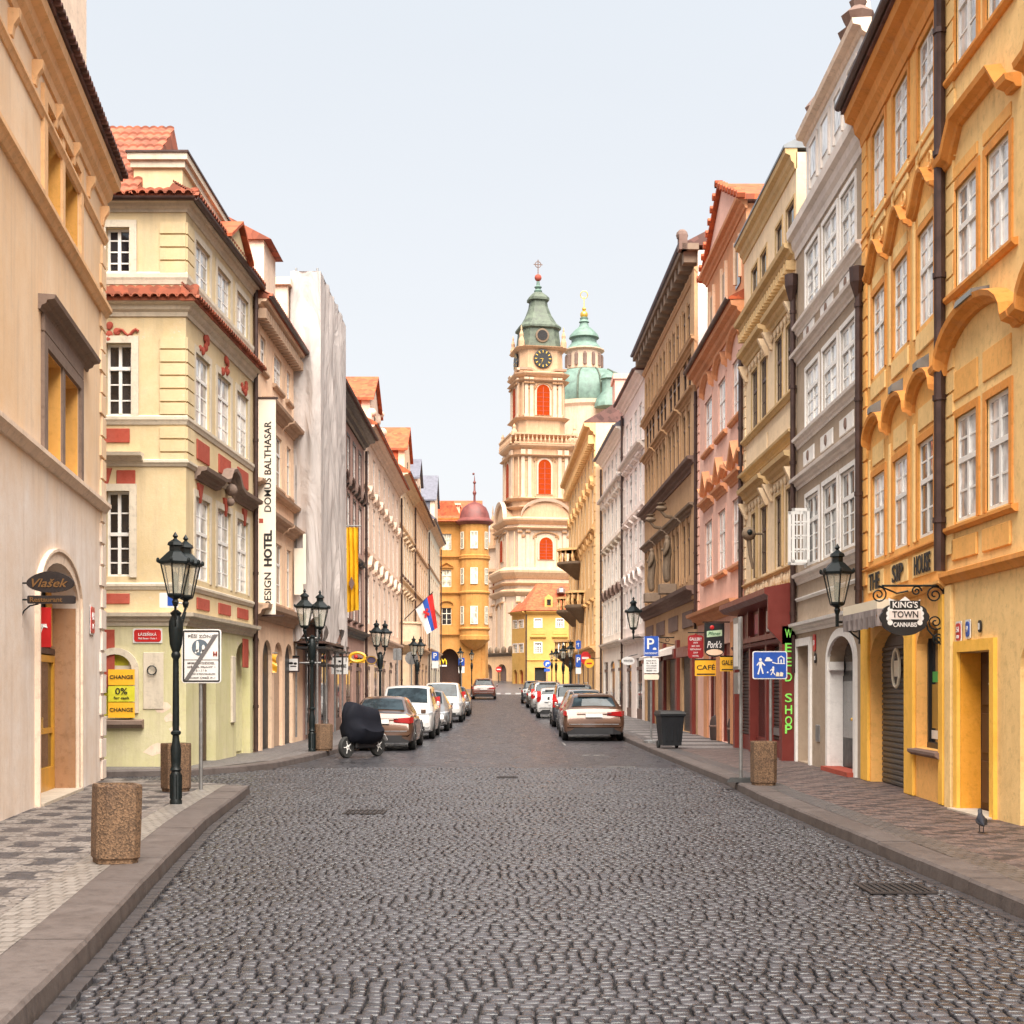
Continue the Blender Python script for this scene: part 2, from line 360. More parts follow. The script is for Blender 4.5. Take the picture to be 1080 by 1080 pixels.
# gutter line of long setts beside each kerb
for K, y0, y1, sgn in ((KLN, 6.2, 21.6, 1), (KR, 7.5, 29.8, -1)):
    r = random.Random(4); mb = MB(); y = y0
    while y < y1:
        L = r.uniform(.14, .2); xa, xb = lerp_pts(K, y), lerp_pts(K, y+L)
        a, b = (xa+sgn*.01, xa+sgn*.12); zz = r.uniform(-.004, .004)
        mb.loft([[(xa+sgn*.012, y+.008, gz(y)-.03), (xa+sgn*.118, y+.008, gz(y)-.03), (xb+sgn*.118, y+L-.008, gz(y)-.03), (xb+sgn*.012, y+L-.008, gz(y)-.03)],
                 [(xa+sgn*.016, y+.012, gz(y)+.001+zz), (xa+sgn*.112, y+.012, gz(y)+.001+zz), (xb+sgn*.112, y+L-.012, gz(y)+.001+zz), (xb+sgn*.016, y+L-.012, gz(y)+.001+zz)]])
        y += L
    M['gut'] = M.get('gut') or solid('gutter_setts', (.04, .035, .037), .5, 0, .25, 9)
    tag(mb.build('road_gutter', 'gut'), kind='structure')
# kerbs: separate granite lengths
M['kerb'] = plaster('kerb_granite', (.092, .074, .068), (.025, .02, .02), .6, .6)
def kerb(K, y0, y1, inward, name='kerb', wdt=.3, L=1.35):
    mb = MB(); y = y0
    while y < y1:
        ye = min(y+L, y1); xa, xb = lerp_pts(K, y+.004), lerp_pts(K, ye-.004); za, zb = gz(y), gz(ye)
        bt = .02; j = random.uniform(-.004, .004)
        def ring(x, yy, z): return [(x, yy, z-.06), (x+inward*.012, yy, z+.12-bt+j), (x+inward*(.012+bt), yy, z+.125+j), (x+inward*wdt, yy, z+.125+j), (x+inward*wdt, yy, z-.06)]
        mb.loft([ring(xa, y+.004, za), ring(xb, ye-.004, zb)]); y = ye
    return tag(mb.build(name, 'kerb'), kind='structure')
kerb(KLN, 3, 21.75, -1, wdt=.42); kerb(KR, 3, 110, 1, wdt=.34)
kerb(KLF[2:], 26.3, 122, -1, wdt=.3)
mb = MB()
for (xa, ya), (xb, yb) in (((-4.15, 21.75), (-4.6, 21.95)), ((-4.6, 21.95), (-7.1, 22.1)), ((-14, 25.75), (-7.8, 25.75)), ((-7.8, 25.75), (-6.1, 26.3))):
    s_ = 1 if ya > 24 else -1
    mb.loft([[(xa, ya, -.05), (xa, ya, .1), (xa, ya+s_*.02, .124), (xa, ya+s_*.3, .124), (xa, ya+s_*.3, -.05)], [(xb, yb, -.05), (xb, yb, .1), (xb, yb+s_*.02, .124), (xb, yb+s_*.3, .124), (xb, yb+s_*.3, -.05)]])
tag(mb.build('kerb', 'kerb'), kind='structure')
# mosaic pavements of small cubes
def mosaic(name, mode):
    t = NT(name); p = t.pos(); v = t.n('ShaderNodeTexVoronoi', i_Scale=13.5, i_Randomness=.55); t.l(p, v.inputs['Vector'])
    ve = t.n('ShaderNodeTexVoronoi', feature='DISTANCE_TO_EDGE', i_Scale=13.5, i_Randomness=.55); t.l(p, ve.inputs['Vector'])
    s3 = t.n('ShaderNodeSeparateXYZ'); t.l(v.outputs['Position'], s3.inputs[0]); X, Y = s3.outputs[0], s3.outputs[1]
    sc = t.n('ShaderNodeSeparateColor'); t.l(v.outputs['Color'], sc.inputs[0]); rnd = sc.outputs[0]
    X = t.math('MULTIPLY', X, 1/1.0); Y = t.math('MULTIPLY', Y, 1)
    if mode == 'left':     # pale fields split by dark bars, dark squares stepping diagonally
        U = t.math('ADD', X, t.math('MULTIPLY', Y, .125)); W_ = t.math('DIVIDE', Y, .46)
        bar = t.math('LESS_THAN', t.math('FRACT', W_), .17)
        cell = t.math('FLOOR', W_); sh = t.math('MULTIPLY', cell, .5)
        sq = t.math('LESS_THAN', t.math('FRACT', t.math('ADD', t.math('DIVIDE', U, .92), sh)), .3)
        dk = t.math('MAXIMUM', t.math('MULTIPLY', bar, .75), sq)
        light = t.mix(rnd, (.16, .137, .122), (.26, .232, .215)); darkc = t.mix(rnd, (.022, .02, .025), (.06, .055, .06)); col = t.mix(dk, light, darkc)
    elif mode == 'right':
        a = t.math('PINGPONG', t.math('DIVIDE', Y, .42), 1); U = t.math('ADD', t.math('DIVIDE', X, .5), a)
        b = t.math('LESS_THAN', t.math('FRACT', U), .45)
        row = t.math('LESS_THAN', t.math('FRACT', t.math('DIVIDE', Y, 1.1)), .12)
        col = t.mix(b, t.mix(rnd, (.11, .066, .056), (.185, .125, .11)), t.mix(rnd, (.026, .018, .018), (.062, .042, .042)))
        col = t.mix(t.math('MULTIPLY', row, .55), col, (.16, .12, .115))
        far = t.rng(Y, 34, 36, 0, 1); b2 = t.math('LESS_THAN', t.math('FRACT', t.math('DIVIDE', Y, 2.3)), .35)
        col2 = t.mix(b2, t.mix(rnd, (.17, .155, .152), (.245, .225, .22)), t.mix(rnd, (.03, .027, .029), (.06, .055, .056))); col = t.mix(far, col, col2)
    else:
        col = t.mix(rnd, (.11, .10, .10), (.18, .168, .165)); st = t.math('LESS_THAN', t.math('FRACT', t.math('DIVIDE', X, .9)), .12)
        col = t.mix(t.math('MULTIPLY', st, .7), col, (.11, .1, .1))
    col = t.mix(t.rng(ve.outputs['Distance'], 0, .1, .8, 0), col, (.06, .05, .045))
    col = t.mix(t.rng(t.noise(p, .8, 5, .7), .45, .75, 0, .45), col, (.15, .12, .11))
    t.l(col, t.b.inputs['Base Color']); t.set(Roughness=.6)
    t.bump(t.math('ADD', t.rng(ve.outputs['Distance'], 0, .15, 0, 1), t.math('MULTIPLY', rnd, .5)), .7, .008); return t.m
M['pavl'] = mosaic('left_mosaic', 'left'); M['pavr'] = mosaic('right_mosaic', 'right'); M['pavf'] = mosaic('far_mosaic', 'far')
o = strip(ychain(KLN, 0, 22.0, 1.5, -.4), [(-9.5, y) for _, y in ychain(KLN, 0, 22.0, 1.5)], 'x', 'pavl').build('pavement', 'pavl', recalc=False); tag(o, kind='structure')
tag(MB().add([(-4.3, 22.0, .12), (-7.3, 22.15, .12), (-7.3, 24, .12)], [(0, 1, 2)]).build('pavement_corner', 'pavl'), kind='structure')
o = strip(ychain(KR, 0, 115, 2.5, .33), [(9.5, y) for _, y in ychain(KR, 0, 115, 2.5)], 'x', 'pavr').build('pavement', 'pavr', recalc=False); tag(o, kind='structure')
A_ = [(-14, 26.04), (-7.8, 26.04), (-6.2, 26.55)]+ychain(KLF[2:], 27.2, 124, 2.5, -.28); B_ = [(-14, 30), (-10, 30), (-9, 30)]+[(-9, max(y, 30.5)) for _, y in ychain(KLF[2:], 27.2, 124, 2.5)]
o = strip(A_, B_, 'x', 'pavf').build('pavement', 'pavf', recalc=False); tag(o, kind='structure')
# narrow double row of pale setts just inside the near left kerb
M['pale'] = sett_mat('pale_edge_setts', .11, .16, (.15, .132, .12), (.225, .205, .19), (.08, .07, .06), wob=0)
o = strip(ychain(KLN, 0, 21.95, 1.5, -.42), ychain(KLN, 0, 21.95, 1.5, -.74), 'x', 'pale', .1245, .1245).build('pavement_edging', 'pale', recalc=False); tag(o, kind='structure')
M['slabedge'] = sett_mat('grey_edge_setts', .11, .12, (.06, .054, .055), (.11, .10, .10), (.02, .02, .02), wob=0)
o = strip(ychain(KR, 0, 60, 1.5, .342), ychain(KR, 0, 60, 1.5, .66), 'x', 'slabedge', .1245, .1245).build('pavement_edging', 'slabedge', recalc=False); tag(o, kind='structure')
# zebra crossing at the square and faint bay lines
M['roadpaint'] = NT('road_paint').m; t_ = M['roadpaint'].node_tree.nodes['Principled BSDF']; t_.inputs['Base Color'].default_value = (.24, .23, .22, 1); t_.inputs['Roughness'].default_value = .7
mb = MB()
for i in range(9):
    x = -4.2+i*.9; mb.add([(x, 118, gz(118)+.006), (x+.5, 118, gz(118)+.006), (x+.5, 121.5, gz(121.5)+.03), (x, 121.5, gz(121.5)+.03)], [(0, 1, 2, 3)])
tag(mb.build('crossing_marking', 'roadpaint'), kind='structure')
t = NT('worn_paint'); t.l(t.mix(t.rng(t.noise(t.pos(), 14, 3), .42, .6, 0, 1), (.22, .21, .2), (.06, .055, .055)), t.b.inputs['Base Color']); M['worn'] = t.m
mb = MB()
for x0, x1, y0, y1 in ((2.0, 2.6, 29.0, 29.1), (1.75, 2.3, 34.0, 34.1), (1.5, 1.56, 39.5, 41.5)):
    mb.box(x0, x1, y0, y1, gz((y0+y1)/2)-.02, gz((y0+y1)/2)+.012)
tag(mb.build('bay_marking', 'worn'), kind='structure')
# ================================================================ facades
def pt(px, Y, py=None, z=None):
    """world point for reading positions off the photograph at a known distance Y"""
    return ((px-HX)/F*Y, Y, CZ+(HY-py)/F*Y if py is not None else z)
class Fac:
    def __init__(s, P0, P1):
        s.P = Vector(P0); d = Vector(P1)-s.P; s.L = d.length; s.d = d.normalized(); n = Vector((-s.d.y, s.d.x))
        mid = (s.P+Vector(P1))/2
        s.n = n if n.dot(-mid) > 0 else -n
    def u(s, px):
        k = (px-HX)/F; return (k*s.P.y-s.P.x)/(s.d.x-k*s.d.y)
    def z(s, px, py): return CZ+(HY-py)/F*(s.P.y+s.d.y*s.u(px))
CORN = [(-.02, 0), (.06, 0), (.09, .1), (.2, .16), (.24, .26), (.42, .3), (.45, .42), (-.02, .44)]
BELT = [(-.02, 0), (.04, 0), (.08, .05), (.12, .08), (.12, .13), (-.02, .17)]
SILL = [(-.02, 0), (.05, 0), (.1, .05), (.1, .1), (-.02, .12)]
HOOD = [(-.02, 0), (.07, 0), (.1, .05), (.2, .09), (.22, .17), (-.02, .2)]
def sp(prof, a, b=None): b = b or a; return [(d*a if d > 0 else d, z*b) for d, z in prof]
class House:
    def __init__(s, name, label, fac, H, mat, depth=9, cat='house', group=None, side='', parent=None, z0=None, k=1):
        s.k = k
        s.fac = fac; s.zb = (gz(min(fac.P.y, (fac.P+fac.d*fac.L).y)) if z0 is None else z0)
        s.root = parent or thing(name, label, cat, (fac.P.x, fac.P.y, s.zb), 0, group)
        s.H, s.mat, s.D, s.op, s.sidemat = H, mat, depth, [], side
        ox, oy, oz = s.root.location
        s.T = lambda u, d, z: (fac.P.x+fac.d.x*u+fac.n.x*d-ox, fac.P.y+fac.d.y*u+fac.n.y*d-oy, z-oz)
        s.L = fac.L
    def mb(s): return MB(s.T)
    def band(s, path, prof, name='cornice', mat=None, parent=None):
        m = s.mb(); m.loft([[(u, d, z+dz) for d, dz in prof] for u, z in path]); return m.build(name, mat or s.mat, parent or s.root)
    def belt(s, z, mat, prof=BELT, name='belt_course', u0=0, u1=None): return s.band([(u0, z), (s.L if u1 is None else u1, z)], prof, name, mat)
    def win(s, u0, u1, z0, z1, frame='white', pane='pane', arch=0, tr=.34, nv=2, rows=(1, 2), dep=.14, sur=None, sill=None, ped=None, pedmat=None, bt=.05, name='window', sw=.11):
        if u0 > u1: u0, u1 = u1, u0
        if pane == 'pane' and random.random() < .3: pane = 'panec'
        k_ = s.k; dep *= k_; s.op.append((u0, u1, z0, z1, dep, arch)); w_, h = u1-u0, z1-z0; d0, d1 = -dep, -dep+.05*k_
        m = s.mb(); m.box(u0, u0+bt, d0, d1, z0, z1); m.box(u1-bt, u1, d0, d1, z0, z1); m.box(u0+bt, u1-bt, d0, d1, z0, z0+bt); m.box(u0+bt, u1-bt, d0, d1, z1-bt, z1)
        zt = z1-h*tr if tr else z1
        if tr: m.box(u0+bt, u1-bt, d0, d1+.03*k_, zt-bt*.7, zt+bt*.7)
        for i in range(1, nv):
            x = u0+w_*i/nv; m.box(x-bt*.6, x+bt*.6, d0, d1+.015*k_, z0+bt, z1-bt)
        for (a, b, k) in ((z0, zt, rows[1]), (zt, z1, rows[0])):
            for i in range(1, k):
                z = a+(b-a)*i/k; m.box(u0+bt, u1-bt, d0+.004, d1-.01*k_, z-.014, z+.014)
        f = m.build(name, frame, s.root)
        dp = d0+.02*k_; s.mb().quad((u0, dp, z0), (u1, dp, z0), (u1, dp, z1), (u0, dp, z1)).build('pane', pane, f)
        if sur:
            m = s.mb(); q = sw
            sk = .045*max(k_, .35); m.box(u0-q, u0, -.01, sk, z0-.02, z1+q); m.box(u1, u1+q, -.01, sk, z0-.02, z1+q); m.box(u0, u1, -.01, sk+.002, z1, z1+q)
            m.build('surround', sur, f)
        if sill:
            m = s.mb(); m.loft([[(u, d, z0-.13+dz) for d, dz in SILL] for u in (u0-.16, u1+.16)]); m.build('sill', sill, f)
        if ped: s.ped(ped, (u0+u1)/2, w_+.36, z1+.2, pedmat or sur or s.mat, f)
        return f
    def ped(s, kind, uc, w_, z, mat, parent, sc=1, pf=1):
        HOOD = sp(globals()['HOOD'], pf)
        a = w_/2
        if kind == 'flat': path = [(uc-a, z), (uc+a, z)]
        elif kind == 'tri': path = [(uc-a, z), (uc, z+w_*.3), (uc+a, z)]
        elif kind == 'arc': path = [(uc-a*math.cos(t), z+w_*.26*math.sin(t)) for t in [PI*i/10 for i in range(11)]]
        elif kind == 'wave': path = [(uc-a+2*a*i/14, z+.34*w_*sc*(.5-.5*math.cos(2*PI*i/14))**1.0) for i in range(15)]
        elif kind == 'hat': path = [(uc-a, z), (uc-a*.75, z+.02), (uc-a*.35, z+.3*sc), (uc+a*.35, z+.3*sc), (uc+a*.75, z+.02), (uc+a, z)]
        elif kind == 'drape': path = [(uc-a, z+.28), (uc-a*.55, z+.05), (uc, z+.5*sc), (uc+a*.55, z+.05), (uc+a, z+.28)]
        m = s.mb(); m.loft([[(u, d, zz+dz) for d, dz in HOOD] for u, zz in path])
        if kind in ('tri',): m.loft([[(u, d, zz+dz) for d, dz in HOOD] for u, zz in ((uc-a, z-.1), (uc+a, z-.1))])
        return m.build('pediment', mat, parent)
    def hole(s, u0, u1, z0, z1, dep, arch=0):
        if u0 > u1: u0, u1 = u1, u0
        s.op.append((u0, u1, z0, z1, dep, arch)); return u0, u1
    def grid(s, n, floors, u0=.5, u1=None, w=.95, **kw):
        u1 = (s.L-.5) if u1 is None else u1
        for i in range(n):
            c = u0+(u1-u0)*(i+.5)/n
            for fl in floors:
                k = dict(kw); k.update(fl[2] if len(fl) > 2 else {}); ww = k.pop('w', w); s.win(c-ww/2, c+ww/2, fl[0], fl[1], **k)
    def cols(s, cols, floors, **kw):
        for a, b in cols:
            u0, u1 = sorted((s.fac.u(a), s.fac.u(b)))
            for fl in floors:
                k = dict(kw); k.update(fl[2] if len(fl) > 2 else {}); s.win(u0, u1, fl[0], fl[1], **k)
    def finish(s, roof=None, top=True, z0=-.4, sides=True):
        L, H = s.L, s.H; zb = s.zb+z0
        us = sorted({0, L}|{o[0] for o in s.op}|{o[1] for o in s.op}); zs = sorted({zb, H}|{o[2] for o in s.op}|{o[3] for o in s.op})
        us = [u for u in us if -1e-6 <= u <= L+1e-6]; m = s.mb()
        for i in range(len(us)-1):
            for j in range(len(zs)-1):
                uc, zc = (us[i]+us[i+1])/2, (zs[j]+zs[j+1])/2
                if us[i+1]-us[i] < 1e-5 or zs[j+1]-zs[j] < 1e-5: continue
                if any(o[0] < uc < o[1] and o[2] < zc < o[3] for o in s.op): continue
                m.quad((us[i], 0, zs[j]), (us[i+1], 0, zs[j]), (us[i+1], 0, zs[j+1]), (us[i], 0, zs[j+1]))
        for u0, u1, a, b, dep, arch in s.op:
            D = -dep
            m.quad((u0, 0, a), (u0, D, a), (u0, D, b), (u0, 0, b)); m.quad((u1, 0, a), (u1, D, a), (u1, D, b), (u1, 0, b)); m.quad((u0, 0, a), (u1, 0, a), (u1, D, a), (u0, D, a))
            if not arch: m.quad((u0, 0, b), (u1, 0, b), (u1, D, b), (u0, D, b))
            else:
                r = (u1-u0)/2; uc = (u0+u1)/2; N = 12; c = [(uc-r*math.cos(PI*k/N), b-arch+arch*math.sin(PI*k/N)) for k in range(N+1)]
                for k in range(N):
                    (ua, za), (ub, zb_) = c[k], c[k+1]
                    m.quad((ua, 0, za), (ub, 0, zb_), (ub, 0, b), (ua, 0, b)); m.quad((ua, 0, za), (ub, 0, zb_), (ub, D, zb_), (ua, D, za))
        if sides and not s.sidemat:
            for u in (0, L): m.quad((u, 0, zb), (u, -s.D, zb), (u, -s.D, H), (u, 0, H))
        m.quad((0, -s.D, zb), (L, -s.D, zb), (L, -s.D, H), (0, -s.D, H)); m.quad((0, 0, H), (L, 0, H), (L, -s.D, H), (0, -s.D, H))
        w_ = m.build('wall', s.mat, s.root, recalc=False)
        if s.sidemat:
            m = s.mb()
            for u in (0, L): s.mb().quad((u, 0, zb), (u, -s.D, zb), (u, -s.D, H), (u, 0, H)).build('side_wall', s.sidemat, s.root, recalc=False)
        return w_
    def roof(s, mat='tile', ov=.5, rh=3.2, corr=True, z=None, u0=0, u1=None, name='roof', dmax=None):
        z = s.H+.02 if z is None else z; u0 -= .017; u1 = (s.L if u1 is None else u1)+.017; D2 = (dmax or s.D/2); m = s.mb()
        if not corr:
            m.loft([[(u, ov, z-.06), (u, ov, z), (u, -D2, z+rh), (u, -2*D2, z), (u, -2*D2, z-.06)] for u in (u0, u1)]); return m.build(name, mat, s.root)
        pw = .175; n = max(1, int((u1-u0)/pw)); k = 6; N = n*k; cs = 10
        vs = []; rows = []
        for c in range(cs*2+1):
            f = (c//2)/cs; lift = 0 if c % 2 == 0 else -.05
            f2 = (c+1)//2/cs if c % 2 else f
            f2 = min(1, f2); d = ov-(ov+D2)*f2; zz = z+rh*f2+(.05 if c % 2 == 0 else 0); rows.append([(u0+(u1-u0)*i/N, d, zz+.036*abs(math.sin(PI*i/k))) for i in range(N+1)])
        for r in rows: vs += r
        m.add(vs, [(a*(N+1)+i, a*(N+1)+i+1, (a+1)*(N+1)+i+1, (a+1)*(N+1)+i) for a in range(len(rows)-1) for i in range(N)])
        m.loft([[(u, ov-.02, z-.05), (u, ov-.02, z+.02), (u, -D2, z+rh), (u, -2*D2, z), (u, -2*D2, z-.05)] for u in (u0, u1)])
        # row of open tile ends along the eave
        for i in range(n):
            uc = u0+(i+.5)*(u1-u0)/n; w2 = pw*.5
            m.loft([[(uc+w2*math.cos(t)*1.0, ov+dd, z+.0+.08*math.sin(t)) for t in [PI*q/6 for q in range(7)]]+[(uc+w2*.75*math.cos(t), ov+dd, z+.055*math.sin(t)) for t in [PI*q/6 for q in range(6, -1, -1)]] for dd in (.07, -.15)])
        return m.build(name, mat, s.root)
    def gutter(s, z, d=.5, u0=0, u1=None, mat='gutter'):
        u1 = s.L if u1 is None else u1; m = s.mb(); r = .075
        m.loft([[(u, d+r*math.cos(t), z+r*math.sin(t)) for t in [PI+PI*q/6 for q in range(7)]]+[(u, d+.8*r*math.cos(t), z+.8*r*math.sin(t)) for t in [2*PI-PI*q/6 for q in range(7)]] for u in (u0, u1)])
        return m.build('gutter', mat, s.root)
    def pipe(s, u, zt, zb=None, d=.12, r=.055, top=None, mat='gutter'):
        zb = s.zb+.15 if zb is None else zb; path = ([(u, top, zt+.25), (u, top*.7+d*.3, zt+.12)] if top else [])+[(u, d, zt), (u, d, (zt+zb)/2), (u, d, zb)]
        m = s.mb(); m.tube(path, r, 8)
        z = zt-.4
        while z > zb: m.tube([(u, d, z), (u, d, z-.07)], r*1.25, 8); z -= 1.6
        return m.build('downpipe', mat, s.root, smooth=True)
    def quoins(s, ua, ub, z0, z1, step=.34, mat=None, t=.035, gap=.05, wide=.12):
        m = s.mb(); z = z0; k = 0
        while z+step-gap < z1:
            e = wide if k % 2 else 0; a, b = (ua, ub+e) if ub > ua else (ub-e, ua); a, b = min(a, b), max(a, b)
            m.box(a, b, -.005, t, z, z+step-gap); z += step; k += 1
        return m.build('quoins', mat or s.mat, s.root)
    def panel(s, u0, u1, z0, z1, mat, t=.03, name='panel', d=0, parent=None):
        if u0 > u1: u0, u1 = u1, u0
        return s.mb().bbox(u0, u1, d-.005, d+t, z0, z1, min(.012, t*.4)).build(name, mat, parent or s.root)

# ---------------------------------------------------------------- left, nearest: ochre house
P_ = plaster
M['ochre'] = P_('ochre_plaster', (.74, .45, .23), (.4, .3, .25), .5); M['ochre2'] = P_('pale_ochre_plaster', (.74, .58, .45), (.42, .33, .28), .75)
t = NT('two_tone_ochre_plaster'); p = t.pos(); s3 = t.n('ShaderNodeSeparateXYZ'); t.l(p, s3.inputs[0]); edge = t.math('ADD', s3.outputs[2], t.rng(t.noise(t.mapv(p, (1, 1, .3)), 1.5, 4), 0, 1, -.8, .8))
st_ = t.noise(t.mapv(p, (2.5, 2.5, .2)), 1.3, 6, .7); up = t.mix(t.rng(t.noise(p, .6, 6, .7), .35, .68, 0, 1), (.74, .50, .29), (.83, .63, .44)); lo_ = t.mix(t.rng(t.noise(p, .8, 6, .75), .35, .65, 0, 1), (.70, .56, .45), (.80, .72, .66))
c_ = t.mix(t.rng(edge, 3.9, 5.2, 0, 1), lo_, up); c_ = t.mix(t.rng(st_, .5, .8, 0, .55), c_, (.45, .33, .25)); c_ = t.mix(t.rng(t.noise(p, 5, 6, .75), .56, .75, 0, .4), c_, (.5, .42, .36)); t.l(c_, t.b.inputs['Base Color']); t.set(Roughness=.85); t.bump(t.noise(p, 22, 5, .7), .3, .012); M['ochrewall'] = t.m
M['niche'] = P_('orange_reveal', (.72, .36, .08), amt=.25); M['browncorn'] = P_('weathered_stone', (.20, .14, .11), amt=.5)
f = Fac((-4.252, 3.5), (-6.94, 23.4)); h = House('town_house', 'ochre plastered house at the left edge with deep niches and an arched doorway', f, 10.25, 'ochrewall', 9)
h.depth_ = .2
for (pa, pb, ya, yb) in ((47, 64, 108, 236), (68, 82, 150, 262), (46, 64, 366, 488), (67, 82, 392, 500)):
    ua, ub = f.u(pa), f.u(pb); z1 = f.z(pa, ya); z0 = f.z(pb, yb)
    if pa == 68: z1 = Z1a; z0 = Z0a
    elif pa == 47: Z1a, Z0a = z1, z0
    if pa == 67: z1 = Z1b; z0 = Z0b
    elif pa == 46: Z1b, Z0b = z1, z0
    h.win(ua, ub, z0, z1, frame='brownwood', pane='panedark', dep=.26, nv=1, tr=.3, rows=(1, 2))
    m = h.mb(); m.box(min(ua, ub)+.001, min(ua, ub)+.02, -.25, -.002, z0, z1); m.box(max(ua, ub)-.02, max(ua, ub)-.001, -.25, -.002, z0, z1); m.box(ua, ub, -.25, -.002, z1-.02, z1-.001); m.build('reveal', 'niche', h.root)
for z0, z1, mt in ((Z0a, Z1a, 'ochre'), (Z0b, Z1b, 'browncorn')):
    ua, ub = f.u(43), f.u(85); m = h.mb(); m.box(ua, f.u(46.8), 0, .05, z0-.1, z1+.16); m.box(f.u(82.5), ub, 0, .05, z0-.1, z1+.16); m.box(f.u(46.8), f.u(82.5), 0, .052, z1, z1+.16); m.box(f.u(64.2), f.u(66.8), 0, .03, z0, z1); m.build('surround', mt, h.root)
h.band([(f.u(40), Z1b+.42), (f.u(91), Z1b+.42)], sp(CORN, .5, .45), 'window_hood', 'browncorn')
h.panel(f.u(43), f.u(85), Z1b+.17, Z1b+.41, 'browncorn', .05)
def L1z(px, py): return f.z(px, py)
z = (L1z(0, 139)+L1z(103, 316))/2; h.belt(z-.15, 'ochre', sp(BELT, 1.1, 1.3)); z = (L1z(0, 440)+L1z(100, 530))/2; h.belt(z-.12, 'ochre2', sp(BELT, 1.0, 1.2)); ZL = z
h.panel(0, h.L-.012, h.zb-.3, ZL-.13, 'ochre2', .012, 'lower_wall', d=0) if False else None
# doorway with a deep arched reveal
ua, ub = sorted((f.u(40), f.u(80.5))); zt = f.z(60, 594); h.hole(ua, ub, .1, zt, .38, arch=.55)
m = h.mb(); N = 14; r = (ub-ua)/2; uc = (ua+ub)/2; zs = zt-.55
ring = lambda k, e: (uc-(r+e)*math.cos(PI*k/N), zs+(.55+e)*math.sin(PI*k/N))
for e0, e1, d in ((.0, .16, .04), (.16, .2, .07)):
    m.loft([[(ring(k, e0)[0], -.01, ring(k, e0)[1]), (ring(k, e0)[0], d, ring(k, e0)[1]), (ring(k, e1)[0], d, ring(k, e1)[1]), (ring(k, e1)[0], -.01, ring(k, e1)[1])] for k in range(N+1)])
    for sg in (-1, 1): a, b = sorted((uc+sg*(r+e0), uc+sg*(r+e1))); m.box(a, b, -.01, d, .1, zs)
m.build('arch_surround', 'ochre2', h.root)
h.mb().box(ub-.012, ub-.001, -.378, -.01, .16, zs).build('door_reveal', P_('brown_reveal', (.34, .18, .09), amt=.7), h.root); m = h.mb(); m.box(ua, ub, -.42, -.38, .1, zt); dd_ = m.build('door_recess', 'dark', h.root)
M['doorgold'] = solid('ochre_door', (.55, .27, .03), .35, 0, .2, 4)
m = h.mb(); w_ = (ub-ua); m.box(ua+.02, ua+.12, -.37, -.31, .15, 2.15); m.box(ub-.12, ub-.02, -.37, -.31, .15, 2.15); m.box(ua+.12, ub-.12, -.37, -.31, 2.05, 2.15); m.box(ua+.12, ub-.12, -.37, -.31, .15, .5); m.box(uc-.05, uc+.05, -.37, -.30, .5, 2.05); m.box(ua+.12, ub-.12, -.37, -.32, 1.0, 1.08)
dr = m.build('door', 'doorgold', h.root)
h.mb().quad((ua+.1, -.35, .5), (ub-.1, -.35, .5), (ub-.1, -.35, 2.05), (ua+.1, -.35, 2.05)).build('pane', 'panedark', dr); h.mb().box(uc+.1, uc+.16, -.3, -.24, 1.05, 1.25).build('handle', 'gold', dr)
h.mb().box(ua+.05, ub-.05, -.377, -.3, 2.17, 2.25).build('transom', 'brownwood', h.root)
h.mb().box(ub-.45, ub-.05, -.36, -.34, 2.3, zt-.3).build('fanlight', 'niche', h.root)
h.mb().box(ua-.1, ub+.05, -.35, .1, .02, .16).build('doorstep', 'stone', h.root)
h.finish()
h.band([(0, 9.82), (h.L+.03, 9.82)], sp(CORN, .62, 1.1), 'cornice', 'ochre')
h.band([(0, 9.2), (h.L, 9.2)], sp(BELT, .6, .9), 'frieze_band', 'ochre')
u = h.L-.3
while u > 1:
    h.mb().loft([[(u-.11, d, z) for d, z in ((0, 9.42), (.05, 9.42), (.07, 9.54), (.13, 9.64), (.14, 9.74), (0, 9.74))], [(u+.0, d, z) for d, z in ((0, 9.42), (.05, 9.42), (.07, 9.54), (.13, 9.64), (.14, 9.74), (0, 9.74))]]).build('bracket', 'ochre', h.root); u -= 1.35
h.quoins(h.L, h.L-.38, .15, 9.2, .36)
h.roof('tiledark', .33, 3.4, z=10.36)
x0, y0, _ = pt(93, 23.2, 0); 
mb = MB(lambda x, y, z: (x-h.root.location.x, y-h.root.location.y, z)); mb.box(-8.6, -7.15, 19.6, 23.1, 10.3, 15.2); mb.box(-8.7, -7.08, 19.5, 23.2, 15.2, 15.4); mb.build('chimney', 'ochre2', h.root)
L1 = (f, h)

# ---------------------------------------------------------------- left: cream corner house, two visible fronts
M['cream'] = P_('yellow_cream_plaster', (.60, .47, .275), (.33, .26, .17), .7); t = NT('two_tone_cream_plaster'); p = t.pos(); s3 = t.n('ShaderNodeSeparateXYZ'); t.l(p, s3.inputs[0]); edge = s3.outputs[2]
up = t.mix(t.rng(t.noise(p, .9, 7, .75), .35, .68, 0, 1), (.56, .43, .24), (.66, .53, .33)); lo_ = t.mix(t.rng(t.noise(p, .8, 6, .75), .35, .65, 0, 1), (.52, .49, .25), (.62, .57, .36))
c_ = t.mix(t.rng(edge, 3.1, 3.13, 0, 1), lo_, up); c_ = t.mix(t.rng(t.noise(t.mapv(p, (2.2, 2.2, .22)), 1.6, 6, .7), .5, .78, 0, .55), c_, (.36, .29, .2)); c_ = t.mix(t.rng(t.noise(p, 3.5, 7, .8), .56, .72, 0, .6), c_, (.44, .36, .25)); c_ = t.mix(t.rng(t.noise(p, 1.7, 6, .8), .64, .68, 0, .7), c_, (.62, .53, .42))
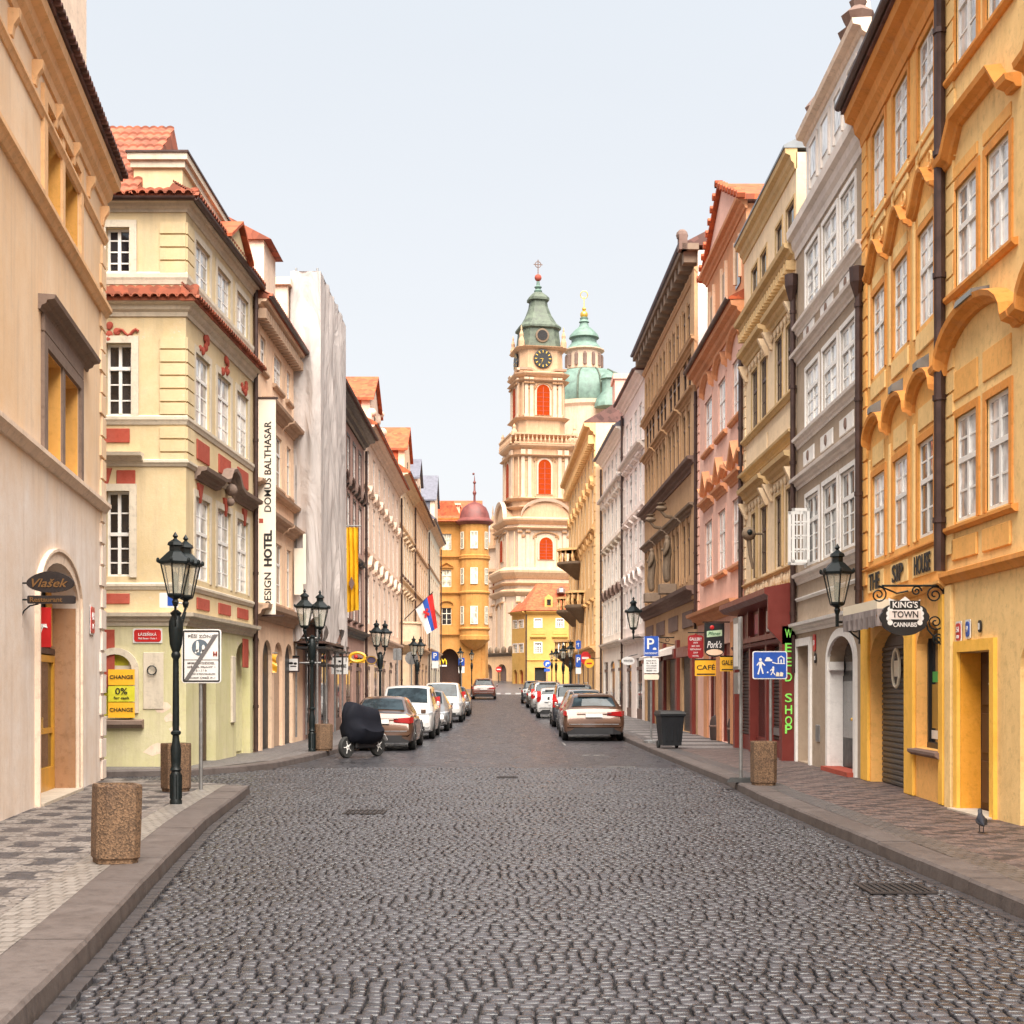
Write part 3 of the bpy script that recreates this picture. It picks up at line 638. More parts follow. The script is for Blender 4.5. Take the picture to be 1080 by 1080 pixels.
t.l(c_, t.b.inputs['Base Color']); t.set(Roughness=.85); t.bump(t.noise(p, 18, 6, .75), .4, .015); M['cream'] = t.m
M['creamlow'] = P_('faded_lime_plaster', (.62, .58, .33), (.4, .32, .25), .5)
M['greytrim'] = P_('grey_lime_trim', (.55, .48, .38), (.3, .25, .2), .45); M['redpanel'] = P_('red_ochre_panel', (.34, .06, .035), (.2, .1, .07), .4)
zc = lambda y: CZ+(HY-y)*27.2/F
root = thing('corner_house', 'yellow cream corner house with red ochre panels and a tiled ledge', 'house', (-6.38, 27.2, 0))
ff = Fac((-13, 27.2), (-6.45, 27.2)); fs = Fac((-6.45, 27.2), (-6.23, 33.1))
hf = House('', '', ff, zc(222), 'cream', 6, parent=root, z0=0); hs = House('', '', fs, zc(222), 'cream', 7, parent=root, z0=0, k=.45)
F3, F2, F1 = (zc(288), zc(240)), (zc(438), zc(362)), (zc(608), zc(518))
wk = dict(frame='white', sur='greytrim', dep=.16, sw=.14)
for c in (None,):
    hf.win(ff.u(112), ff.u(137), F3[0], F3[1], pane='panedark', tr=0, rows=(1, 4), **wk); hf.win(ff.u(112), ff.u(139), F2[0], F2[1], pane='panedark', rows=(1, 3), **wk); hf.win(ff.u(112), ff.u(137), F1[0], F1[1], pane='panedark', tr=.5, rows=(2, 3), **wk)
wk['sill'] = None
hs.cols([(206, 221), (229, 243), (249.5, 261.5)], [(F3[0], F3[1], dict(pane='panec', tr=0, rows=(1, 3))), (F2[0], F2[1], dict(pane='panec', tr=.33, rows=(1, 3))), (F1[0], F1[1], dict(pane='panec', tr=.42, rows=(2, 3)))], **wk)
# ground floor openings
ua, ub = hf.hole(ff.u(104), ff.u(139.5), zc(758), zc(690), .12, .3)
m = hf.mb(); m.box(ua, ua+.06, -.12, -.04, zc(758), zc(690)); m.box(ub-.08, ub, -.12, -.04, zc(758), zc(690)); m.box(ua, ub, -.12, -.04, zc(758), zc(755)); m.box(ua, ub, -.12, -.05, zc(706), zc(702)); m.build('shop_window', 'cream_paint', root)
hf.mb().box(ua, ub, -.16, -.12, zc(758), zc(690)).build('pane', 'yellowgreen', root)
m = hf.mb()
for k in range(13):
    pass
N = 12; r = (ub-ua)/2; uc = (ua+ub)/2; zsp = zc(690)-.3
m.loft([[(uc-(r+e)*math.cos(PI*k/N), d, zsp+(.3+e)*math.sin(PI*k/N)) for e, d in ((0, -.01), (0, .05), (.13, .05), (.13, -.01))] for k in range(N+1)]); m.box(ub, ub+.13, -.01, .05, zc(752), zsp); m.build('arch_surround', 'greytrim', root)
hf.mb().loft([[(u, d, zc(768)+z) for d, z in sp(SILL, 1.8, 1.5)] for u in (ff.u(95), ff.u(152))]).build('sill', 'browncorn', root)
hf.panel(ub+.22, ub+.62, zc(748), zc(688), 'greytrim', .02, 'stone_patch')
ua, ub = hs.hole(fs.u(213), fs.u(227.5), .1, 2.55, .25); m = hs.mb(); m.box(ua, ub, -.25, -.2, .1, 2.55)
for k in range(5): m.box(ua+.05+k*(ub-ua-.1)/5, ua+.02+(k+1)*(ub-ua-.1)/5, -.2, -.18, .15, 2.5)
d_ = m.build('door', 'brownwood', root); hs.mb().box(ua+.12, ua+.2, -.18, -.13, 1.1, 1.16).build('handle', 'steel', d_)
ua, ub = hs.hole(fs.u(249), fs.u(264), .1, 2.75, .2, .4); m = hs.mb(); m.box(ua, ub, -.26, -.2, .1, 2.75); m.box(ua+.1, ub-.1, -.2, -.17, .2, 2.2); m.build('niche_door', 'creamlow', root)
hs.panel(fs.u(243), fs.u(246.5), .9, 2.4, 'greytrim', .05, 'notice_board')
for H_ in (hf, hs): H_.finish(z0=-.3, sides=False)
for hh, fc, L in ((hf, ff, hf.L), (hs, fs, hs.L)):
    e = hh is hf
    u0, u1 = (0, L+.0) if e else (0, L)
    lo = sorted([(u0, 0), (u1, 0)]);
    for z_, pr, nm, mt, s_ in ((zc(224), CORN, 'cornice', 'greytrim', (.4, .6)), (zc(334), CORN, 'cornice', 'greytrim', (.5, .8)), (zc(300), BELT, 'belt_course', 'greytrim', (.4, 1.6)), (zc(448), BELT, 'belt_course', 'greytrim', (.5, 1.2)),
                               (zc(492), BELT, 'belt_course', 'greytrim', (.6, .9)), (zc(622), BELT, 'belt_course', 'greytrim', (.5, .9)), (zc(660), CORN, 'cornice', 'greytrim', (.45, .6))):
        p2 = sp(pr, *s_)
        # mitre the moulding round the corner
        m = hh.mb(); mx_ = lambda d: max(d, 0)
        if e: m.loft([[(0, d, z_+dz) for d, dz in p2], [(L+mx_(d), d, z_+dz) for d, dz in p2]])
        else: m.loft([[(-mx_(d), d, z_+dz) for d, dz in p2], [(L, d, z_+dz) for d, dz in p2]])
        m.build(nm, mt, root)
    hh.D = 1.2
    hh.roof('tile', .26, .26, z=zc(318)+(.012 if e else 0), name='tiled_ledge', dmax=.02, u0=-(.24 if not e else 0), u1=L+(.24 if e else 0))
    hh.gutter(zc(212), .24, u0=-(.24 if not e else 0), u1=L+(.24 if e else 0))
hs.D = 1; hs.roof('tile', .24, .25, z=zc(210), dmax=.2, u0=-.2)
hf.roof('tile', .24, .25, z=zc(210)+.014, dmax=.3, u0=ff.u(141), u1=ff.L+.18)
hf.D = 8; hf.roof('tile', .24, 2.6, z=zc(210), dmax=3, u1=ff.u(143.5))
hf.quoins(ff.L, ff.u(172), zc(640), zc(338), .3, 'cream', .03, .03, .0) if False else None
for z0, z1 in ((zc(437), zc(345)), (zc(288), zc(230)), (zc(490), zc(450))):
    hf.quoins(ff.L, ff.u(169), z0, z1, .26, 'cream', .035, .035, 0); hs.quoins(.0, fs.u(203.5), z0, z1, .26, 'cream', .035, .035, 0)
hf.panel(ff.u(110), ff.u(137), zc(467), zc(452), 'redpanel'); hf.panel(ff.u(110), ff.u(137), zc(637), zc(626), 'redpanel')
hf.panel(ff.u(123), ff.u(143), zc(511), zc(496), 'redpanel'); hf.mb().prism([(ff.u(104), zc(518)), (ff.u(112), zc(518)), (ff.u(118.5), zc(494)), (ff.u(104), zc(494))], -.005, .035, 'y').build('panel', 'redpanel', root)
hf.band([(ff.u(100), zc(491)), (ff.u(152), zc(491))], sp(CORN, .6, .55), 'window_hood', 'greytrim')
hf.panel(ff.u(104), ff.u(121), zc(726), zc(664), 'redpanel', .015)
for a, b in ((207, 220), (230, 242.5), (250, 261)):
    hs.panel(fs.u(a), fs.u(b), zc(477), zc(455), 'redpanel'); hs.panel(fs.u(a), fs.u(b), zc(640), zc(627), 'redpanel')
for a in (213.5, 236, 255.5):
    uu = fs.u(a); m = hs.mb()
    for k in range(9): m.sphere((uu+random.uniform(-.28, .28), .03, zc(349)+random.uniform(-.22, .22)), random.uniform(.05, .1), 7, 5, (1, .6, 1))
    m.build('relief_ornament', 'redpanel', root, smooth=True)
m = hf.mb()
for k in range(8): m.sphere((ff.u(119)+random.uniform(-.3, .12), .02, zc(350)+random.uniform(-.16, .16)), random.uniform(.05, .1), 7, 5, (1, .5, 1))
m.tube([(ff.u(124)+t*.42, .03, zc(351)+.06*math.sin(t*9)) for t in [i/8 for i in range(9)]], .03, 6); m.build('relief_ornament', 'redpanel', root, smooth=True)
uu0, uu1 = fs.u(205), fs.L-.1; um = (uu0+uu1)/2
hs.band([(uu0, zc(500)), (um-.9, zc(500)), (um-.55, zc(496)), (um-.3, zc(484)), (um, zc(480)), (um+.3, zc(484)), (um+.55, zc(496)), (um+.9, zc(500)), (uu1, zc(500))], sp(CORN, .6, .6), 'window_hood', 'browncorn')
for a in (210, 237, 257): m = hs.mb(); uu = fs.u(a); m.prism([(uu-.2, zc(503)), (uu+.2, zc(503)), (uu, zc(524))], 0, .05, 'y'); m.build('keystone', 'redpanel', root)
m = hs.mb(); m.sphere((um, .12, zc(492)), .14, 8, 6); m.sphere((um, .1, zc(506)), .1, 8, 6); m.build('relief_ornament', 'browncorn', root, smooth=True)
hs.panel(fs.u(255.5), fs.u(261), zc(700), zc(664), 'redpanel', .03)
# set-back attic wall and its little gable
mb = MB(lambda x, y, z: (x+6.38, y-27.2, z)); mb.box(-7.6, -6.62, 27.62, 33.2, zc(215), zc(170)+.16); mb.build('attic', 'cream', root)
mb = MB(lambda x, y, z: (x+6.38, y-27.2, z)); mb.box(-7.7, -6.5, 27.5, 33.3, zc(170)+.16, zc(166)+.22); mb.box(-7.65, -6.56, 27.56, 33.2, zc(170)+.02, zc(170)+.16); mb.build('attic_cornice', 'greytrim', root)
mb = MB(lambda x, y, z: (x+6.38, y-27.2, z)); mb.box(-7.73, -6.47, 27.47, 33.3, zc(166)+.22, zc(166)+.26); mb.build('attic_coping', 'gutter', root)
uu = fs.u(237); m = hs.mb(); m.prism([(uu-.9, zc(214)), (uu+.9, zc(214)), (uu, zc(184))], .05, .3, 'y'); m.build('gable', 'cream', root)
m = hs.mb()
for sg in (-1, 1): m.loft([[(uu, d, zc(184)+.06+t) for d, t in ((.42, 0), (-.6, 0), (-.6, .07), (.42, .07))], [(uu+sg*1.05, d, zc(214)+.02+t) for d, t in ((.42, 0), (-.6, 0), (-.6, .07), (.42, .07))]])
m.build('gable_roof', 'tileor', root)
hs.pipe(hs.L-.05, zc(214), .15, d=.075, r=.055)
m = hf.mb(); uu = ff.u(161); m.lathe([(.0, 0)], 4) if False else m.tube([(uu+.09*math.cos(t), .06, zc(707)+.09*math.sin(t)) for t in [2*PI*i/10 for i in range(11)]], .014, 6); m.build('iron_ring', 'iron', root)
for a, b, c in ((170, 745, .18), (165, 790, .25), (185, 770, .16), (178, 757, .14)):
    m = hf.mb(); uu = ff.u(a); n_ = 9; m.add([(uu+c*random.uniform(.5, 1.3)*math.cos(2*PI*k/n_), .0025, zc(b)+c*.6*random.uniform(.5, 1.3)*math.sin(2*PI*k/n_)) for k in range(n_)], [tuple(range(n_))]); m.build('peeled_patch', 'ochre2', root)
L2 = (ff, fs, hf, hs, zc)

# ---------------------------------------------------------------- left: peach hotel house
M['peach'] = P_('peach_plaster', (.74, .52, .36), (.4, .28, .22), .35); M['peachtrim'] = P_('brown_peach_trim', (.42, .28, .19), amt=.4)
f = Fac((-6.21, 33.1), (-6.15, 40.4)); h = House('town_house', 'peach hotel house with arches between the cream corner house and the sheeted scaffold', f, 11.0, 'peach', 8, k=.4)
Y0 = 33.1
FL = [(f.z(280, 394), f.z(280, 360), dict(tr=.4, rows=(1, 2))), (f.z(292, 514), f.z(292, 460)), (f.z(293, 637), f.z(293, 574))]
h.cols([(274, 279.5), (288.5, 296.5), (302, 306)], FL, sur='peach', pane='pane', sill='peachtrim')
for fl in FL[1:]: h.belt(fl[0]-.35, 'peachtrim', sp(HOOD, 1.0, .8)); 
for a, b in ((276, 298), (299, 310)):
    for fl in FL[1:]: h.band([(f.u(a), fl[1]+.35), (f.u(b), fl[1]+.35)], sp(CORN, .7, .6), 'window_hood', 'peachtrim')
h.belt(3.35, 'peachtrim', sp(CORN, .8, .9))
for a, b, m_ in ((270.5, 274.5, 'dark'), (277, 286.5, 'dark'), (289, 298, 'peachtrim'), (300.5, 308.5, 'dark')):
    ua, ub = h.hole(f.u(a), f.u(b), .1, 2.9, .09, .5); m = h.mb(); m.box(ua, ub, -.16, -.09, .1, 2.9)
    m.build('shop_door', 'black' if m_ == 'dark' else m_, h.root)  # black boxes stand in for the shaded shop interiors
h.finish(); 
for k in range(24): h.mb().box(.1+k*.3, .28+k*.3, 0, .28, 10.62, 10.86).build('eave_bracket', 'peachtrim', h.root)
h.band([(0, 10.86), (h.L, 10.86)], sp(CORN, .7, .5), 'cornice', 'peach'); h.gutter(11.15, .38); h.roof('tile', .38, 2.6, z=11.12)
mb = MB(lambda x, y, z: (x+6.21, y-33.1, z-h.root.location.z)); mb.box(-8.2, -6.35, 35.2, 36.9, 11.2, 13.2); mb.build('dormer', 'ochre2', h.root)
mb = MB(lambda x, y, z: (x+6.21, y-33.1, z-h.root.location.z)); mb.prism([(-8.4, 13.15), (-6.15, 13.15), (-7.3, 13.75)], 35.1, 37.0, 'y'); mb.build('dormer_roof', 'tile', h.root)
mb = MB(lambda x, y, z: (x+6.21, y-33.1, z-h.root.location.z)); mb.box(-8.0, -6.3, 38.6, 40.2, 11.2, 13.0); mb.box(-8.1, -6.2, 38.5, 40.3, 13.0, 13.2); mb.build('chimney', 'ochre2', h.root)
L3 = (f, h)
# vertical hotel banner
M['banner'] = solid('banner_cloth', (.80, .72, .60), .7, 0, .04)
bx0, bx1 = pt(271.2, 33.45, 0)[0], pt(289.6, 33.45, 0)[0]; bz1, bz0 = pt(0, 33.6, 421)[2], pt(0, 33.6, 648)[2]
t_ = thing('hotel_banner', 'tall narrow cream hotel banner with vertical lettering hung beside the downpipe', 'banner', ((bx0+bx1)/2, 33.6, bz0)); w_ = bx1-bx0; H_ = bz1-bz0
MB().box(-w_/2, w_/2, 0, .04, 0, H_).build('cloth', 'banner', t_)
m = MB(); text(m, 'DESIGN', .02, H_*.112, h=.17, w=H_*.165, y=-.002, vert=True); text(m, 'DOMUS BALTHASAR', .02, H_*.687, h=.17, w=H_*.42, y=-.002, vert=True); m.build('lettering', 'ink', t_)
m = MB(); text(m, 'HOTEL', .018, H_*.306, h=.19, w=H_*.165, y=-.002, vert=True); text(m, 'HOTEL', .03, H_*.308, h=.19, w=H_*.165, y=-.0025, vert=True); text(m, 'HOTEL', .024, H_*.31, h=.19, w=H_*.165, y=-.003, vert=True); m.build('lettering', 'ink', t_)
MB().box(-w_/2+.02, -w_/2+.12, -.004, 0, H_*.425, H_*.445).build('logo', 'redpanel', t_)
MB().box(-w_/2-.02, w_/2+.2, -.02, .06, -.05, -.01).box(-w_/2-.02, w_/2+.05, -.02, .06, H_+.01, H_+.05).build('bracket', 'gutter', t_)

# ---------------------------------------------------------------- left: scaffold wrapped in pale sheeting
def cloth_mat(name, c, bd=.12):
    t = NT(name); p = t.pos(); f_ = t.noise(t.mapv(p, (1.2, 1.2, .25)), 1.4, 5, .65)
    t.l(t.mix(t.rng(f_, .4, .7, 0, 1), c, tuple(x*.75 for x in c)), t.b.inputs['Base Color']); t.set(Roughness=.8); t.b.inputs['Specular IOR Level'].default_value = .2
    wv = t.n('ShaderNodeTexNoise', i_Scale=1.0, i_Detail=4.0, i_Distortion=2.5); t.l(t.mapv(p, (1.5, 1.5, .35)), wv.inputs['Vector']); t.bump(wv.outputs[0], .9, bd); return t.m
M['sheet'] = cloth_mat('dust_sheet', (.56, .51, .485), .12); M['sheet'].node_tree.nodes['Principled BSDF'].inputs['Alpha'].default_value = .88
sc_ = thing('sheeted_scaffold', 'tall scaffold wrapped in pale grey pink dust sheeting, reaching over the pavement', 'scaffold', (-5.8, 38.8, 0))
def wavy(u0, u1, z0, z1, nu, nz, place, hem):
    vs = []
    for j in range(nz+1):
        for i in range(nu+1):
            u = u0+(u1-u0)*i/nu; f_ = j/nz; zz = z0+(z1-z0)*f_+(1-f_)**6*hem(u)
            k = .045*math.sin(u*6.3+1.5*math.sin(zz*.35))+.025*math.sin(u*15+1.2*math.sin(zz*.5))+.07*math.sin(zz*.8+u*1.1)*(1-f_)+.02*math.sin(zz*2.9-u*4)+.05*math.sin(zz*1.1+u*9)*(1-f_)**2
            k = k*min(1, 4*i/nu, 4*(nu-i)/nu)
            vs.append(place(u, k+.06*(1-f_)**3, zz))
    return vs, [(a*(nu+1)+i, a*(nu+1)+i+1, (a+1)*(nu+1)+i+1, (a+1)*(nu+1)+i) for a in range(nz) for i in range(nu)]
ZT = 13.45; m = MB()
m.add(*wavy(0, 5.9, 3.3, ZT, 44, 60, lambda u, k, z: (.4+k, u, z), lambda u: .5*math.sin(u*2.1)-.3))
m.add(*wavy(-.45, .4, 3.35, ZT, 14, 60, lambda u, k, z: (u+(.06*(1-(z-3.3)/10.15)**3 if u > .3 else 0)-(.35*(1-(z-3.3)/10.15)**2 if u < -.3 else 0), -k, z), lambda u: .35*math.sin(u*6)))
m.add(*wavy(-.45, .4, 3.3, ZT, 10, 60, lambda u, k, z: (u, 5.9+k*.6, z), lambda u: .3))
m.add([(-.45, 0, ZT), (.4, 0, ZT), (.4, 5.9, ZT), (-.45, 5.9, ZT)], [(0, 1, 2, 3)])
m.build('sheeting', 'sheet', sc_, smooth=True, recalc=False)
m = MB()
for y in (.05, 1.95, 3.9, 5.8):
    for x in (.3, -.3): m.tube([(x, y, .3), (x, y, ZT+.1)], .03, 6)
    for z in (2.4, 3.1): m.tube([(-.35, y, z), (.4, y, z)], .025, 6)
for z in (3.0, 3.4): m.tube([(.3, .0, z), (.3, 5.9, z)], .025, 6)
m.build('poles', 'steel', sc_)
m = MB(); m.box(-.35, .5, .0, 5.9, 2.95, 3.02); m.build('planks', 'brownwood', sc_)
MB().box(-.05, .03, -.32, -.28, 4.6, 6.0).box(-.3, -.05, -.3, -.28, 4.3, 5.6).build('sheet_panel', 'banner', sc_)
MB().box(-.3, .55, -.05, 5.8, 2.8, 2.86).build('protective_roof', 'black', sc_)

# ---------------------------------------------------------------- left: the row up to the square
M['rosebrown'] = P_('rose_brown_plaster', (.44, .27, .22), amt=.45); M['dusk'] = P_('pale_rose_plaster', (.72, .53, .41), amt=.4); M['dusk2'] = P_('sand_rose_plaster', (.70, .52, .35), amt=.4)
M['tan'] = P_('tan_plaster', (.64, .42, .26), amt=.35); M['beige'] = P_('beige_plaster', (.62, .53, .4), amt=.3); M['browntrim'] = P_('dark_brown_trim', (.16, .1, .08), amt=.3)
def row_house(P0, P1, H, mat, label, n, floors, trim, roofm, shop, cornice=(1.1, 1.0), rh=3.0, gable=None, pane='pane', frame='white', w=1.0, ground=4.0, side=''):
    f = Fac(P0, P1); h = House('town_house', label, f, H, mat, 8, side=side, k=.28)
    b = h.zb
    h.grid(n, [(b+z0, b+z1, o) for z0, z1, o in floors], w=w, sur=trim, pane=pane, frame=frame)
    k = max(1, int(h.L/3.2)); 
    for i in range(k):
        c = (i+.5)*h.L/k; ua, ub = h.hole(c-1.1, c+1.1, b+.1, b+2.9, .07, .35 if i % 2 else 0)
        m = h.mb(); m.box(ua, ub, -.12, -.07, b+.1, b+2.9); m.box(ua, ub, -.07, -.04, b+.1, b+.6); m.box(c-.05, c+.05, -.07, -.04, b+.6, b+2.4); m.box(ua, ub, -.07, -.03, b+2.35, b+2.5); sh = m.build('shopfront', shop, h.root)
        h.mb().quad((ua, -.06, b+.6), (ub, -.06, b+.6), (ub, -.06, b+2.9), (ua, -.06, b+2.9)).build('pane', 'panedark', sh)
    h.belt(b+ground-.4, trim, sp(CORN, .6, .7))
    for z0, z1, o in floors[1:]: h.belt(b+z0-.42, trim, BELT)
    h.finish(); cornice = (cornice[0]*.8, cornice[1]); h.band([(0, H-.35), (h.L, H-.35)], sp(CORN, *cornice), 'cornice', trim); h.gutter(H+.12, .45*cornice[0]+.05, mat='gutter')
    h.roof(roofm, .45*cornice[0]+.1, rh, z=H+.1, corr=False); h.pipe(h.L-.1, H-.4, b+.2)
    if gable:
        c, gw, gh, gm, gr = gable
        m = h.mb(); m.prism([(c-gw/2, H), (c+gw/2, H), (c+gw/2, H+gh*.55), (c, H+gh), (c-gw/2, H+gh*.55)], -.35, .02, 'y'); g = m.build('gable', gm, h.root)
        m = h.mb()
        for sg in (-1, 1): m.loft([[(c, d, H+gh+.02+t) for d, t in ((.2, 0), (-3.2, 0), (-3.2, .12), (.2, .12))], [(c+sg*(gw/2+.2), d, H+gh*.55-.08+t) for d, t in ((.2, 0), (-3.2, 0), (-3.2, .12), (.2, .12))]])
        m.box(c-gw/2, c+gw/2, -3.2, -.36, H, H+gh*.55); m.build('gable_roof', gr, h.root)
        h.mb().box(c-.3, c+.3, .02, .06, H+.5, H+1.5).build('gable_window', 'panedark', g)
    return f, h
XL = lambda y: -6.1-.0036*(y-44)
fl3 = lambda *a: [(z0, z1, dict(o)) for z0, z1, o in a]
L4 = row_house((-6.15, 40.4), (XL(57), 57), 11.9, 'rosebrown', 'rose brown house with a yellow flag, half hidden by the sheeted scaffold', 8, fl3((4.3, 6.3, dict(ped='flat', sill='browntrim')), (7.1, 8.9, dict(ped='arc', pedmat='browntrim')), (9.6, 11.1, {})), 'black', 'tiledark', 'browntrim', (1.4, 1.0), w=.8)
L5 = row_house((XL(57), 57), (XL(76), 76), 12.6, 'dusk', 'pale rose house with wavy window hoods behind the tall lamp post', 7, fl3((4.3, 6.4, dict(ped='wave')), (7.6, 9.5, dict(ped='hat')), (10.3, 11.7, {})), 'dusk', 'tileor', 'browntrim', (1.3, 1.0), rh=2.5, gable=(4.5, 4.2, 2.9, 'dusk', 'tileor'), w=.95)
L6 = row_house((XL(76), 76), (XL(87.5), 87.5), 13.6, 'dusk2', 'sand coloured house with the flag on its front', 5, fl3((4.4, 6.6, dict(ped='flat', sill='browntrim')), (7.8, 9.7, dict(ped='flat', sill='browntrim')), (10.8, 12.4, {})), 'dusk2', 'tileor', 'browntrim', (1.4, 1.1), gable=(5.8, 4.6, 3.5, 'dusk2', 'tileor'), w=.95)
L7 = row_house((XL(87.5), 87.5), (XL(103), 103), 13.8, 'tan', 'tan house with dark window surrounds, third house before the turret', 6, fl3((4.4, 6.5, dict()), (7.6, 9.6, dict()), (10.5, 12.3, {})), 'tan', 'tiledark', 'browntrim', (1.3, 1.0), gable=(5, 4.0, 3.2, 'ochre2', 'slate'), w=1.0)
L8 = row_house((XL(103), 103), (XL(121.5), 121.5), 14.4, 'beige', 'beige house with a slate roof at the far end of the left row', 6, fl3((4.4, 6.5, dict()), (7.6, 9.6, dict()), (10.5, 12.3, {})), 'tan', 'slate', 'browntrim', (1.3, 1.0), pane='panedark', rh=4.2, gable=(12, 5.0, 5.0, 'peach', 'slate'), w=1.0)
# volutes and statue group along the pale rose gable
for u, z, r in ((2.1, 13.2, .4), (6.9, 13.2, .45), (6.5, 14.1, .3), (8.0, 13.0, .3)):
    L5[1].mb().sphere((u, 0, z), r, 10, 8, (1, .4, 1)).build('volute', 'dusk', L5[1].root, smooth=True); L5[1].mb().sphere((u+.1, .12, z+r*.9), r*.5, 8, 6).build('volute_finial', 'dusk', L5[1].root, smooth=True)
# balcony and portal of the sand coloured house
f, h = L6; b = h.zb
m = h.mb(); uu = 1.4; m.lathe([(.3, b+3.2), (1.25, b+3.75), (1.3, b+3.95), (1.2, b+3.95), (1.2, b+4.9), (1.28, b+4.95), (1.28, b+5.05), (.0, b+5.05)], 20, (uu, -.1)); m.build('balcony', 'dusk2', h.root)
m = h.mb(); m.box(.4, .75, 0, .5, b, b+3.2); m.box(2.2, 2.6, 0, .5, b, b+3.2); m.build('pillar', 'dusk2', h.root)

# ---------------------------------------------------------------- right, nearest: two yellow orange houses
M['yelA'] = P_('orange_yellow_plaster', (.80, .42, .12), (.4, .25, .1), .45); M['yelB'] = P_('soft_yellow_plaster', (.80, .54, .23), (.45, .3, .15), .45); M['yeltrim'] = P_('deep_orange_trim', (.66, .27, .055), amt=.4); M['yelshop'] = P_('strong_yellow_plaster', (.82, .45, .065), (.5, .3, .1), .2)
M['graycap'] = solid('lead_capping', (.17, .17, .16), .5, 0, .2, 6)
f = Fac((5.7, 18.0), (5.98, 23.4)); h = House('town_house', 'orange yellow house with three arched window hoods and a cannabis shop sign', f, 11.35, 'yelA', 8, k=.45)
fz = [(9.47, 10.75), (6.77, 8.09), (3.78, 5.13)]
for ci, (a, b) in enumerate(((920.8, 933.5), (942.8, 957.8), (969, 985.6))):
    u0, u1 = sorted((f.u(a), f.u(b)))
    for fi, (z0, z1) in enumerate(fz):
        h.win(u0, u1, z0, z1, pane='panec' if fi < 2 else 'pane', sur='yeltrim', tr=.42, rows=(2, 2), sw=.1, dep=.1)
    c, ww = (u0+u1)/2, (u1-u0)+.55
    p = h.ped('wave', c, ww-.1, 8.37, 'yeltrim', h.root, .9, .62); p = h.ped('arc', c, ww-.1, 5.62, 'yeltrim', h.root, 1, .7)
    h.mb().loft([[(c+.12*k, .165, z), (c+.12*k, .165, z+.1), (c+.14*k, -.01, z+.2), (c+.14*k, -.01, z)] for k, z in ((-1, 5.62+ww*.26+.1), (1, 5.62+ww*.26+.1))]).build('hood_capping', 'graycap', h.root)
    for z0_, z1_ in ((5.3, 5.62), (8.2, 8.4)): h.panel(u0+.03, u1-.03, z0_, z1_, 'yelB', .02)
    for z_ in (6.4, 9.1): h.panel(u0-.08, u1+.08, z_, z_+.28, 'yelB', .03, 'apron_panel')
    for z_ in (5.35, 8.25): h.panel(u1+.15, u1+.25, z_-1.6, z_+.1, 'yelB', .035, 'pilaster_strip')
    # scroll relief beside the upper hoods
    m = h.mb(); m.tube([(c+.35*math.sin(t*3.2)+.1*t, .03, 8.75+.55*t) for t in [i/10 for i in range(11)]], .022, 6); m.tube([(c-.3+.1*math.cos(t), .03, 8.9+.1*math.sin(t)) for t in [i*.5 for i in range(12)]], .018, 6); m.build('scroll_relief', 'yelB', h.root)
h.belt(3.61, 'yeltrim', sp(BELT, .4, .4)); h.belt(2.98, 'yelA', sp(BELT, 1, .8)); h.belt(9.2, 'yeltrim', sp(BELT, .4, .5)); 
for i, (txt, a, b) in enumerate((('THE', 919, 930), ('SIP', 943.5, 955), ('HOUSE', 967, 984))):
    u0, u1 = sorted((f.u(a), f.u(b))); h.panel(u0-.2, u1+.2, 3.24, 3.57, 'yelB', .02, 'name_panel')
    m = h.mb(); text(m, txt, -(u0+u1)/2, 3.405, w=(u1-u0), h=.27, fr=lambda a_, b_, d: (-a_, .04+d, b_)); m.build('lettering', 'ink', h.root)
# shop: arched roller shutter and narrow arched window in deep reveals
u0, u1 = sorted((f.u(918.5), f.u(956))); zt = 2.62; h.hole(u0, u1, .1, zt, .22, .42)
m = h.mb()
for k in range(26): z = .12+k*.086; m.loft([[(u, -.2, z), (u, -.175, z+.02), (u, -.175, z+.06), (u, -.2, z+.08)] for u in (u0+.03, u1-.03)]) 
m.box(u0, u1, -.26, -.2, .1, zt); m.box(u0, u0+.07, -.2, -.15, .1, zt-.3); m.build('roller_shutter', 'shutter', h.root)
m = h.mb(); m.tube([((u0+u1)/2-.25*math.cos(t), -.13, 1.98+.3*math.sin(t)) for t in [2*PI*i/12 for i in range(13)]], .025, 6); m.box((u0+u1)/2-.15, (u0+u1)/2+.15, -.15, -.13, 1.85, 2.1); m.build('shutter_emblem', 'cream_paint', h.root)
u0, u1 = sorted((f.u(966.5), f.u(992.5))); h.hole(u0, u1, .82, 2.58, .2, .38)
m = h.mb(); m.box(u0, u1, -.26, -.2, .82, 2.58); g_ = m.build('shop_window', 'panedark', h.root)
m = h.mb(); m.box(u0+.02, u0+.08, -.2, -.15, .82, 2.4); m.box(u1-.08, u1-.02, -.2, -.15, .82, 2.4); m.box(u0, u1, -.2, -.15, .82, .9); m.build('frame', 'black', g_)
m = h.mb(); m.box(u0+.2, u1-.15, -.198, -.19, 1.75, 1.9); m.build('sticker', solid('green_sticker', (.03, .35, .08), .5), g_)
m = h.mb(); m.box(u0+.15, u1-.1, -.198, -.19, .95, 1.07); m.build('notice', 'signwhite', g_)
m = h.mb(); m.box(u0+.15, u1-.1, -.199, -.195, 1.1, 1.72); m.build('poster', solid('amber_poster', (.35, .2, .04), .5), g_)
h.mb().loft([[(u, d, .72+z) for d, z in sp(SILL, 1.1, .8)] for u in (u0-.1, u1+.1)]).build('sill', 'browntrim', h.root)
for a, b in ((910.5, 918), (956.5, 966)): h.panel(f.u(a)+.0, f.u(b), .12, 2.9, 'yelshop', .05, 'shop_pilaster')
h.panel(f.u(993), f.u(998), .12, 2.9, 'yelshop', .05, 'shop_pilaster')
